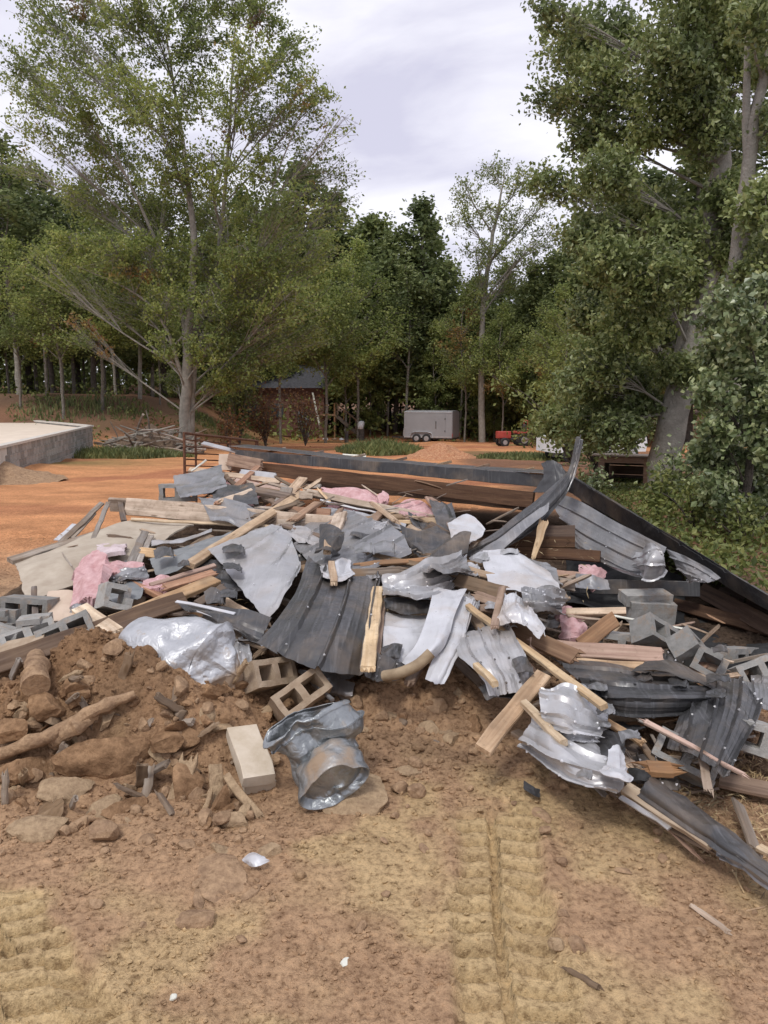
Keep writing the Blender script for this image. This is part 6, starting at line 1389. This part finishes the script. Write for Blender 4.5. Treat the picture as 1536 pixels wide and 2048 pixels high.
# silver tank ----------------------------------------------------
def dented(label, name, p, R, prof, seed, m, m2=None, cr=.05, dents=(), nu=130, cat='tank', lip=None, squash=1., nd_=26):
    """surface of revolution (x axis) with dents; prof: (x, r)"""
    pr = catmull(np.array(prof, float), 90) if len(prof) > 3 else np.array(prof)
    th = np.arange(nu) / nu * 2 * math.pi
    v = np.stack([np.repeat(pr[:, :1], nu, 1), pr[:, 1:2] * np.cos(th)[None], pr[:, 1:2] * np.sin(th)[None]], -1)
    P = v.reshape(-1, 3).copy(); rs = np.random.RandomState(seed)
    c = P * [0, 1, 1]; nr = c / (np.linalg.norm(c, axis=1, keepdims=True) + 1e-6)
    disp = np.zeros(len(P))
    P[:, 2] *= squash
    for q in range(nd_):
        d = rs.randn(3); d /= np.linalg.norm(d); e = rs.randn(3); e -= d * e.dot(d); e /= np.linalg.norm(e); e = e * rs.uniform(.5, 1) + d * rs.uniform(-.4, .6)
        c0 = P[rs.randint(len(P))] * .98; wob = .012 * (vn3(P * 14, seed + q) - .5)
        s1, s2 = (P - c0) @ d + wob, (P - c0) @ e + wob
        disp += rs.choice([-1, 1]) * cr * rs.uniform(4., 11.) * np.minimum(np.minimum(np.maximum(s1, 0), np.maximum(s2, 0)), rs.uniform(.02, .08))
    disp -= disp.mean(); disp += cr * .15 * (vn3(P * 40, seed + 50) - .5)
    for (dx, dy, dz), rad, dep in dents:
        w = np.linalg.norm(P - [dx, dy, dz], axis=1); disp -= dep * np.clip(1 - w / rad, 0, 1) ** 1.3
    P += nr * np.clip(disp, -np.linalg.norm(c, axis=1) * .85, .2)[:, None]
    P[:, 0] += np.clip(disp, -.05, .05) * .9
    k = len(pr); i = np.arange(k - 1)[:, None] * nu; j = np.arange(nu)[None]
    acc = Acc(); acc.add(P, np.stack([i + j, i + (j + 1) % nu, i + nu + (j + 1) % nu, i + nu + j], -1).reshape(-1, 4))
    acc.add(P[-nu:], np.arange(nu)[None]) if pr[-1, 1] > .003 and lip is None else None
    o = link(name, acc.mesh(name), [M[m]], smooth=16, label=label, cat=cat)
    if lip: 
        sol = o.modifiers.new('shell', 'SOLIDIFY'); sol.thickness = .004
    o.matrix_world = Matrix.Translation(Vector(p)) @ R
    return o
def frame(ex, up):
    ex = np.array(ex, float); ex /= np.linalg.norm(ex); z = np.array(up, float); z -= ex * z.dot(ex); z /= np.linalg.norm(z); y = np.cross(z, ex)
    m = Matrix.Identity(4)
    for r in range(3): m[r][0], m[r][1], m[r][2] = ex[r], y[r], z[r]
    return m
a0, a1 = at(262, 1292, 3.72), at(470, 1350, 3.45)
ln = np.linalg.norm(a1 - a0)
dented('crushed silver white metal tank half sunk in the dirt', 'metal_tank', (a0 + a1) / 2, frame(a1 - a0, (0.1, -.55, .8)),
       [(-ln * .54, .01), (-ln * .52, .10), (-ln * .42, .155), (-ln * .2, .168), (0, .168), (ln * .18, .16), (ln * .25, .150), (ln * .265, .164), (ln * .285, .148), (ln * .40, .142), (ln * .50, .10), (ln * .54, .01)], 5, 'tank', cr=.036, squash=.95, nd_=44,
       dents=(((.02, -.05, .20), .22, .05), ((ln * .25, -.1, .15), .15, .06), ((-.05, -.18, .0), .2, .05)))
# crushed bin, mouth to the left
a0, a1 = at(612, 1478, 3.06), at(668, 1560, 2.93)
a0, a1 = at(575, 1462, 3.05), at(695, 1500, 3.02)
mp_, bp_ = at(606, 1446, 3.02), at(652, 1545, 2.93)
tocam = np.array([0, 0, EYE]) - mp_; rim = at(692, 1396, 3.12) - at(526, 1502, 2.95); rim /= np.linalg.norm(rim)
axb = bp_ - mp_; axb -= rim * axb.dot(rim); lb_ = np.linalg.norm(axb); axb /= lb_; zz = np.cross(axb, rim)
axt = axb * .93 - zz * (.38 if zz.dot(tocam) > 0 else -.38)
dented('crushed silver bin with its open mouth turned up', 'metal_bin', (mp_ + bp_) / 2, frame(axt, zz),
       [(-lb_ * .55, .176), (-lb_ * .53, .190), (-lb_ * .49, .192), (-lb_ * .47, .183), (-lb_ * .30, .18), (-lb_ * .27, .187), (-lb_ * .24, .178), (0, .165), (lb_ * .2, .155), (lb_ * .35, .15), (lb_ * .5, .13)], 9, 'tin', cr=.04, dents=(((0., .02, .10), .17, .06), ((.05, .15, .02), .12, .05), ((-.02, -.15, .05), .12, .06)), cat='bin', lip=True, squash=.5, nd_=40)
mp2, bp2 = at(690, 1555, 2.86), at(640, 1540, 2.95)
rim2 = at(727, 1522, 2.86) - at(602, 1588, 2.82); rim2 /= np.linalg.norm(rim2); ax2 = np.array([.25, -.75, -.45]); ax2 -= rim2 * ax2.dot(rim2); ax2 /= np.linalg.norm(ax2)
dented('flattened silver can lying below the crushed bin', 'metal_can', at(662, 1556, 2.86), frame(-ax2, np.cross(rim2, ax2)),
       [(-.035, .005), (-.03, .09), (-.025, .118), (-.05, .132), (-.058, .140), (-.05, .143), (-.02, .138), (.04, .132), (.10, .12), (.12, .02)], 13, 'tin', cr=.03, dents=(((.02, -.05, .1), .12, .04), ((-.03, .05, .02), .08, .03)), cat='can', squash=.55, nd_=22)
acc = Acc(); c = []
th = np.linspace(0, 6.283, 40); 
# earthenware-like round disc standing behind the stone block
b = at(412, 1462, 3.32); n_ = 36
th = np.arange(n_) / n_ * 2 * math.pi; acc = Acc()
pr = [(.0, .02), (.05, .02), (.055, .028), (.10, .022), (.150, .03), (.16, .015), (.155, -.02), (.0, -.02)]
v = np.concatenate([np.stack([r * np.cos(th), r * np.sin(th), np.full(n_, z)], 1) for r, z in pr[1:-1]]); i = np.arange(len(pr) - 3)[:, None] * n_; j = np.arange(n_)[None]
acc.add(v, np.stack([i + j, i + (j + 1) % n_, i + n_ + (j + 1) % n_, i + n_ + j], -1).reshape(-1, 4)); acc.add(v[:n_], np.arange(n_)[None]); acc.add(v[-n_:], np.arange(n_)[None, ::-1])
o = link('round_disc', acc.mesh('round_disc'), M['clod'], loc=b, smooth=40, label='round mud covered disc standing in the dirt behind the pale stone block', cat='disc'); o.rotation_euler = (math.radians(62), math.radians(-8), math.radians(18))
# hose
acc = Acc(); tube(acc, catmull(np.array([at(768, 1352, 3.42), at(800, 1346, 3.38), at(835, 1330, 3.38), at(862, 1306, 3.4)]), 14), .026, 10)
link('hose', acc.mesh('hose'), M['hose'], smooth=50, label='short curved muddy hose lying against the white strips', cat='hose')
# black plastic bits
sh('shiny black plastic scrap beside the white lobe', [[(1255, 1540, -.28), (1278, 1538, -.32), (1300, 1548, -.28)], [(1258, 1562, -.26), (1280, 1562, -.3), (1298, 1566, -.26)]], 'rubber', 'rubber', crumple=.04, ragged=.08, seed=141, nu=18, nv=14, name='plastic_scrap', cat='plastic scrap')
sh('small dark folded shingle lying on the dirt below the panels', [[(1050, 1562, -.06), (1068, 1572, -.08), (1082, 1578, -.06)], [(1048, 1580, -.02), (1066, 1590, -.04), (1080, 1596, -.02)]], 'black', 'rubber', crumple=.03, ragged=.08, seed=142, nu=16, nv=14, name='shingle_scrap', cat='shingle')
sh('small white paper scrap lying on the dirt slab', [[(482, 1718, -.06), (505, 1705, -.08), (530, 1715, -.05)], [(500, 1732, -.02), (520, 1732, -.03), (540, 1722, -.03)]], 'white', 'white', crumple=.025, ragged=.04, seed=143, nu=14, nv=12, name='paper_scrap', cat='paper')

# rotten logs and stakes in the dirt bank at the left
def logp(label, pts, r, m='rottedwood', cat='log', n=9):
    p = np.array([at(*q) for q in pts]); p = catmull(p, 14); p[1:-1] += np.random.RandomState(len(label)).normal(0, r * .12, (12, 3))
    acc = Acc(); tube(acc, p, np.linspace(r, r * .75, 14) * (1 + .12 * np.random.RandomState(len(label)).randn(14)), n); c = p.mean(0)
    me = acc.mesh('log'); co = np.zeros(len(me.vertices) * 3); me.vertices.foreach_get('co', co); co = (co.reshape(-1, 3) - c); me.vertices.foreach_set('co', co.ravel())
    return link('log', me, M[m], loc=c, smooth=40, label=label, cat=cat)
logp('muddy crooked log lying along the left dirt bank', [(0, 1508, -.05), (90, 1475, -.08), (190, 1420, -.08), (270, 1388, -.06)], .032, 'clod')
logp('short thick muddy log below the crooked one', [(112, 1478, -.06), (150, 1456, -.08), (192, 1430, -.06)], .036, 'clod')
logp('mossy round post end standing at the left', [(72, 1372, -.12), (72, 1335, -.14), (70, 1298, -.12)], .062, 'clod', 'post', 12)
bd('rotten flat board lying behind the round post', (115, 1338, -.25), (245, 1352, -.25), .14, .05, 'rottedwood', 50, broken=.06)
bd('second rotten board under the dark timber', (130, 1312, -.25), (250, 1285, -.3), .08, .03, 'rottedwood', 60, broken=.08)
bd('third rotten board splitting above the tank', (190, 1300, -.25), (262, 1252, -.3), .05, .02, 'rottedwood', 50, broken=.10)
bd('grey flat stake standing in the hollow of the dirt bank', (300, 1532, 3.0), (290, 1606, 2.9), .055, .03, 'greywood', 5, broken=.02)
bd('grey upright stake in the dirt at the left edge', (70, 1392, 3.35), (76, 1452, 3.25), .035, .025, 'greywood', 5, broken=.03)
bd('muddy plank standing beside the pale stone block', (432, 1528, 2.98), (438, 1612, 2.88), .085, .03, 'slab', 20, broken=.02)
bd('muddy curved slat leaning on the pale stone block', (452, 1548, 2.92), (520, 1632, 2.78), .05, .025, 'slab', 20, broken=.02)
bd('narrow muddy splinter beside the standing plank', (420, 1582, 2.88), (408, 1628, 2.82), .03, .02, 'slab', 20, broken=.03)
bd('muddy rough board standing left of the round disc', (375, 1522, 3.02), (350, 1605, 2.9), .12, .04, 'slab', 25, broken=.05)
bd('thin rusty lath across the dirt mound', (690, 1412, -.04), (790, 1408, -.04), .02, .012, 'rottedwood', 60, broken=.03)
logp('muddy round stick end beside the flat stone at left', [(125, 1668, -.02), (155, 1650, -.04), (185, 1636, -.03)], .022, 'clod', 'stick')

rs = np.random.RandomState(147)
for q in range(26):
    px, py = rs.uniform(0, 470), rs.uniform(1345, 1640); a = rs.uniform(0, math.pi); L = rs.uniform(18, 60)
    bd(['muddy', 'rotten', 'grey', 'dirt caked'][q % 4] + ' broken stick poking out of the dirt bank ' + ('at the left edge' if px < 130 else 'left of the silver tank' if px < 260 else 'below the silver tank' if px < 390 else 'before the pale stone block'), (px, py, hitY(px, py) - .03), (px + L * math.cos(a), py - L * math.sin(a), hitY(px, py) - .03 + rs.uniform(-.08, .05)), rs.uniform(.03, .07), rs.uniform(.02, .035), ['slab', 'rottedwood', 'greywood', 'rottedwood'][q % 4], rs.uniform(0, 80), broken=rs.uniform(.02, .06), group='broken sticks in the dirt bank')
# flat stones and big clods, one by one
def stone(label, px, py, sx, sy, sz, rz, seed, m='slab', tilt=(0, 0), d=-.02, name='flat_stone', cat='stone', flat=.9, amp=.25, cuts=7):
    bs = ICO4 if sx > .07 else ICO3; v = rock_shape(bs, seed, amp, flat, cuts); v *= (1 + .10 * (vn3(v * 11 + 30, seed) - .5) + .05 * (vn3(v * 27, seed + 1) - .5))[:, None]; v = v * [sx, sy, sz]; acc = Acc(); acc.add(v, bs[1])
    o = link(name, acc.mesh(name), M[m], loc=at(px, py, d), smooth=30, label=label, cat=cat); o.rotation_euler = (math.radians(tilt[0]), math.radians(tilt[1]), math.radians(rz)); return o
stone('broad flat sandstone slab under the flattened can', 715, 1588, .175, .15, .05, 20, 1, tilt=(9, -5), d=-.06, flat=1.)
stone('pointed yellow stone at the foot of the dirt mound', 778, 1445, .085, .05, .05, 40, 2, tilt=(25, 0))
stone('yellow flat stone under the white ribbed strip', 900, 1395, .075, .06, .03, -30, 3, tilt=(40, 10))
stone('square brown stone right of the dirt mound', 862, 1458, .07, .055, .05, 10, 4)
stone('brown stone below the square one', 905, 1478, .055, .045, .04, 60, 5)
stone('rounded brown stone left of the wide plank', 815, 1545, .08, .05, .03, 0, 6)
stone('grey brown stone beside the foot of the wide plank', 972, 1505, .045, .04, .04, 30, 7)
stone('flat pale stone lying alone at the lower left', 85, 1662, .125, .08, .045, 15, 8, tilt=(8, 6))
stone('round clod right of the lone flat stone', 298, 1682, .035, .03, .03, 0, 9, 'clod')
stone('oval clod above the round one', 248, 1655, .03, .022, .02, 0, 10, 'clod')
stone('broad crumbly dirt slab below the paper scrap', 440, 1758, .12, .13, .035, 30, 11, 'clod', tilt=(4, 4))
stone('thick edged dirt slab at the lower left centre', 400, 1842, .085, .05, .035, -8, 12, 'clod', tilt=(10, 0))
stone('thin flake of dirt leaning on the broad slab', 400, 1792, .035, .075, .015, 15, 13, 'clod', tilt=(0, 20))
stone('grey flake standing behind the paper scrap', 545, 1705, .055, .035, .03, 10, 14, 'slab', tilt=(20, 0))
stone('dark flake standing left of the paper scrap', 442, 1700, .05, .03, .04, -40, 15, 'slab', tilt=(40, 0))
stone('split grey brown stone under the stakes', 470, 1645, .06, .045, .035, -10, 16, 'slab', tilt=(20, 0))
stone('long dirt flake at the right of the broad slab', 505, 1788, .06, .018, .015, 55, 17, 'clod')
stone('big clay lump in the hollow of the dirt bank', 225, 1520, .19, .10, .10, 12, 18, 'bank', amp=.55, flat=1, cuts=3)
stone('clay lump at the left of the big one', 60, 1545, .14, .10, .08, 30, 19, 'bank', amp=.45)
stone('crumbled clay lump beside the mossy post', 95, 1415, .10, .08, .08, 20, 20, 'bank', amp=.45)
stone('crumbled clay lump under the crooked log', 160, 1390, .06, .06, .06, 70, 21, 'bank', amp=.4)
stone('orange stone below the muddy hollow block', 535, 1418, .045, .035, .035, 20, 22, 'slab')
stone('tan stone on the dirt mound below the hose', 700, 1432, .04, .03, .03, 20, 23, 'slab')
stone('brown stone at the top of the dirt mound', 790, 1388, .04, .035, .03, 70, 24, 'clod')
stone('angular stone in the right tyre rut', 1155, 1892, .03, .035, .028, 20, 25, 'clod')
stone('yellow angular stone beside the tyre rut', 1112, 1888, .022, .03, .02, 60, 26, 'slab')
stone('small clod by the lower right stones', 1128, 1828, .022, .018, .014, 20, 27, 'clod')
stone('small brown stone at the lower centre', 640, 1898, .014, .012, .010, 20, 28, 'clod')
stone('pale green pebble at the lower centre', 690, 1925, .02, .014, .012, 50, 29, 'pvc')
stone('small white pebble at the lower left centre', 346, 1994, .012, .010, .008, 50, 30, 'pvc')
stone('flat flake of brown stone below the panels', 1080, 1632, .035, .06, .018, 10, 31, 'clod')
stone('thin brown stone in the dirt at centre right', 1250, 1742, .035, .02, .012, -20, 32, 'clod')
stone('large slab of broken clay standing left of the stakes', 372, 1570, .07, .10, .035, 15, 34, 'bank', tilt=(50, 15), d=-.08)
stone('large leaning slab of clay at the far left', 25, 1460, .11, .08, .04, -20, 35, 'bank', tilt=(35, -10), d=-.08)
stone('wide cracked slab of clay below the crooked log', 130, 1580, .12, .08, .045, 25, 36, 'slab', tilt=(25, 10), d=-.06)
stone('thick broken slab of clay under the round disc', 330, 1480, .10, .06, .045, -15, 37, 'bank', tilt=(30, 0), d=-.06)
stone('tan broken slab lying at the front of the bank', 215, 1620, .09, .06, .035, 40, 38, 'slab', tilt=(15, -15), d=-.04)
stone('upright shard of clay before the pale stone block', 445, 1600, .04, .03, .09, 20, 39, 'bank', tilt=(10, 20), d=-.05)
stone('dark flat stone beside the low panel edge', 1120, 1555, .09, .05, .025, 15, 33, 'clod')
# angular broken slabs standing and lying in the bank
rs = np.random.RandomState(145)
for q in range(64):
    px, py = (rs.uniform(-5, 500), rs.uniform(1370, 1660)) if q < 50 else (rs.uniform(690, 960), rs.uniform(1370, 1500))
    w = rs.uniform(.03, .06) + .06 * rs.rand() ** 2
    stone(('thin upright' if q % 3 == 0 else 'angular') + ' broken chunk of dried clay ' + ('at the left edge of the bank' if px < 120 else 'in the middle of the bank' if px < 330 else 'at the right end of the bank' if px < 600 else 'on the mound below the hose'), px, py, w, w * rs.uniform(.5, 1), w * rs.uniform(.2, .5), rs.uniform(0, 360), 400 + q, ['bank', 'slab', 'bank', 'rottedwood'][q % 4], (rs.uniform(-60, 60), rs.uniform(-40, 40)), -.01, 'clay_chunk', 'clay chunk', 1., .12, 9)['group'] = 'broken chunks of dried clay'
# loose clods as individuals, alike
rs = np.random.RandomState(150)
cm = []
for q in range(8):
    acc = Acc(); acc.add(rock_shape(ICO2, 200 + q, .38, .75, 5), ICO2[1]); me = acc.mesh('dirt_clod'); me.materials.append(M['clod']); me.polygons.foreach_set('use_smooth', np.ones(len(me.polygons), bool)); me.set_sharp_from_angle(angle=math.radians(30)); cm.append(me)
cnt = 0
while cnt < 190:
    py = rs.uniform(1330, 1900); px = rs.uniform(-10, 1060) if py < 1650 else rs.uniform(-10, 1536)
    w = 1.0 if (px < 520 and py < 1680) or (680 < px < 960 and 1370 < py < 1560) else (.5 if py < 1700 else .22)
    if rs.rand() > w: continue
    p = at(px, py, 0); m_, _ = track(np.array([p[0]]), np.array([p[1]]))
    if m_[0] > .4: continue
    s = rs.uniform(.009, .02) + (.04 * rs.rand() ** 3 if w > .4 else .008 * rs.rand())
    o = link('dirt_clod', cm[cnt % 8], loc=(p[0], p[1], float(Tfull(np.array([p[0]]), np.array([p[1]]))[0]) + s * .3), label='loose brown clod of dirt ' + ('on the left dirt bank' if px < 520 and py < 1680 else 'on the small mound below the hose' if py < 1560 and px < 980 else 'in the open dirt at the lower left' if px < 760 else 'in the open dirt at the lower right'), cat='clod', group='loose clods of dirt')
    o.scale = (s * rs.uniform(.8, 1.4), s, s * rs.uniform(.7, 1.2)); o.rotation_euler = (rs.uniform(-.5, .5), rs.uniform(-.5, .5), rs.uniform(0, 6.3)); cnt += 1

# loose splinters among the rubble
rs = np.random.RandomState(160)
sm = {}
for m in ('tan', 'brown', 'rottedwood', 'fresh', 'greywood', 'dark'):
    for q in range(3):
        acc = Acc(); L, w, t = (1, rs.uniform(.06, .2), rs.uniform(.03, .07)); v = []
        for x, f in ((-.5, .3), (-.36, 1), (0, rs.uniform(.9, 1.1)), (.33, .95), (.5, .15)):
            y0 = rs.uniform(-.03, .03); v += [[x, y0 - w / 2 * f, -t / 2], [x, y0 + w / 2 * f, -t / 2], [x, y0 + w / 2 * f, t / 2], [x, y0 - w / 2 * f, t / 2]]
        i = np.arange(4)[:, None] * 4; j = np.arange(4)[None]; acc.add(v, np.stack([i + j, i + (j + 1) % 4, i + 4 + (j + 1) % 4, i + 4 + j], -1).reshape(-1, 4)); acc.add(v[:4], [[3, 2, 1, 0]]); acc.add(v[-4:], [[0, 1, 2, 3]])
        me = acc.mesh('splinter'); me.materials.append(M[m]); sm[(m, q)] = me
ks = list(sm)
zones = [((420, 650, 965, 1005), 26), ((90, 470, 1060, 1250), 40), ((700, 1010, 1010, 1120), 24), ((920, 1160, 1120, 1300), 26), ((1100, 1480, 1230, 1420), 40), ((1200, 1500, 1430, 1600), 50), ((380, 950, 960, 1060), 30), ((60, 500, 1280, 1400), 30)]
ZN = ['behind the long boards', 'among the left blocks and insulation', 'behind the spike trim', 'around the large white sheet', 'among the right concrete blocks', 'in the litter by the lower right trim', 'under the dark rafters', 'along the top of the dirt bank']
WN = {'tan': 'tan', 'brown': 'brown', 'rottedwood': 'rotten brown', 'fresh': 'fresh pine', 'greywood': 'grey', 'dark': 'dark'}
for zi, (z, n) in enumerate(zones):
    x0, x1, y0, y1 = z
    for _ in range(n):
        px, py = rs.uniform(x0, x1), rs.uniform(y0, y1)
        if px > 1080 and py > 1420 or px < 480: p = at(px, py, -.01) if py > 1440 else at(*S((px, py, -.12)))
        else: p = at(*S((px, py, -.12)))
        kk_ = ks[rs.randint(len(ks))]; o = link('splinter', sm[kk_], loc=p, label='loose ' + WN[kk_[0]] + ' splinter of lumber ' + ZN[zi], cat='splinter', group='splinters of broken lumber')
        L = rs.uniform(.08, .38); o.scale = (L, L * rs.uniform(.5, .9), L * rs.uniform(.4, .9)); o.rotation_euler = (rs.uniform(-.6, .6), rs.uniform(-.45, .45), rs.uniform(-1, 1) + (math.pi if rs.rand() < .5 else 0))
# small torn metal bits
for q in range(30):
    x0, x1, y0, y1 = [(640, 960, 1090, 1180), (900, 1130, 1100, 1300), (1180, 1500, 1290, 1420), (1020, 1260, 1350, 1560), (260, 480, 1080, 1240)][q % 5]
    px, py = rs.uniform(x0, x1), rs.uniform(y0, y1); a = rs.uniform(12, 26); o_ = rs.uniform(-.62, -.5)
    g = [[(px - a, py - a * .4, o_), (px, py - a * .7, o_ - .04), (px + a, py - a * .3, o_)], [(px - a * .9, py + a * .4, o_), (px + a * .2, py + a * .3, o_ - .06), (px + a, py + a * .5, o_)]]
    sh('small torn scrap of ' + ['grey', 'pale grey', 'charcoal', 'plain grey', 'dark grey'][q % 5] + ' sheet metal ' + ['below the torn bracket', 'around the large white sheet', 'before the block pile', 'by the low pale panel', 'beside the dark sheeting'][q % 5], g, ['grey', 'light', 'charcoal', 'grey', 'charcoal'][q % 5], 'white', crumple=.012, ragged=.08, seed=300 + q, nu=14, nv=10, name='metal_scrap', cat='metal scrap', group='small torn metal scraps', ribs=1)
# litter of chips and straw at the lower right
n = 2600
px = rs.uniform(1170, 1600, n); py = rs.uniform(1520, 1800, n); keep = (py - 1520) < (px - 1130) * .75
keep &= rs.rand(n) < np.where(py < 1690, 1, .35)
pts = []
for a, b in zip(px[keep][:1300], py[keep][:1300]):
    p = at(a, b, 0); pts.append(p)
pts = np.array(pts); pts[:, 2] = Tfull(pts[:, 0], pts[:, 1]) + rs.uniform(.002, .03, len(pts))
acc = Acc(); leaves(acc, pts, .05, rs, 2.5, .10); link('wood_litter', acc.mesh('wood_litter'), M['straw'], kind='stuff')
# same kind of fine litter through the heap
q = []
for _ in range(900):
    a, b = rs.uniform(60, 1200), rs.uniform(1060, 1380); q.append(at(*S((a, b, -.05))))
acc = Acc(); leaves(acc, np.array(q), .07, rs, 2, .12); link('wood_litter', acc.mesh('wood_litter'), M['straw'], kind='stuff')
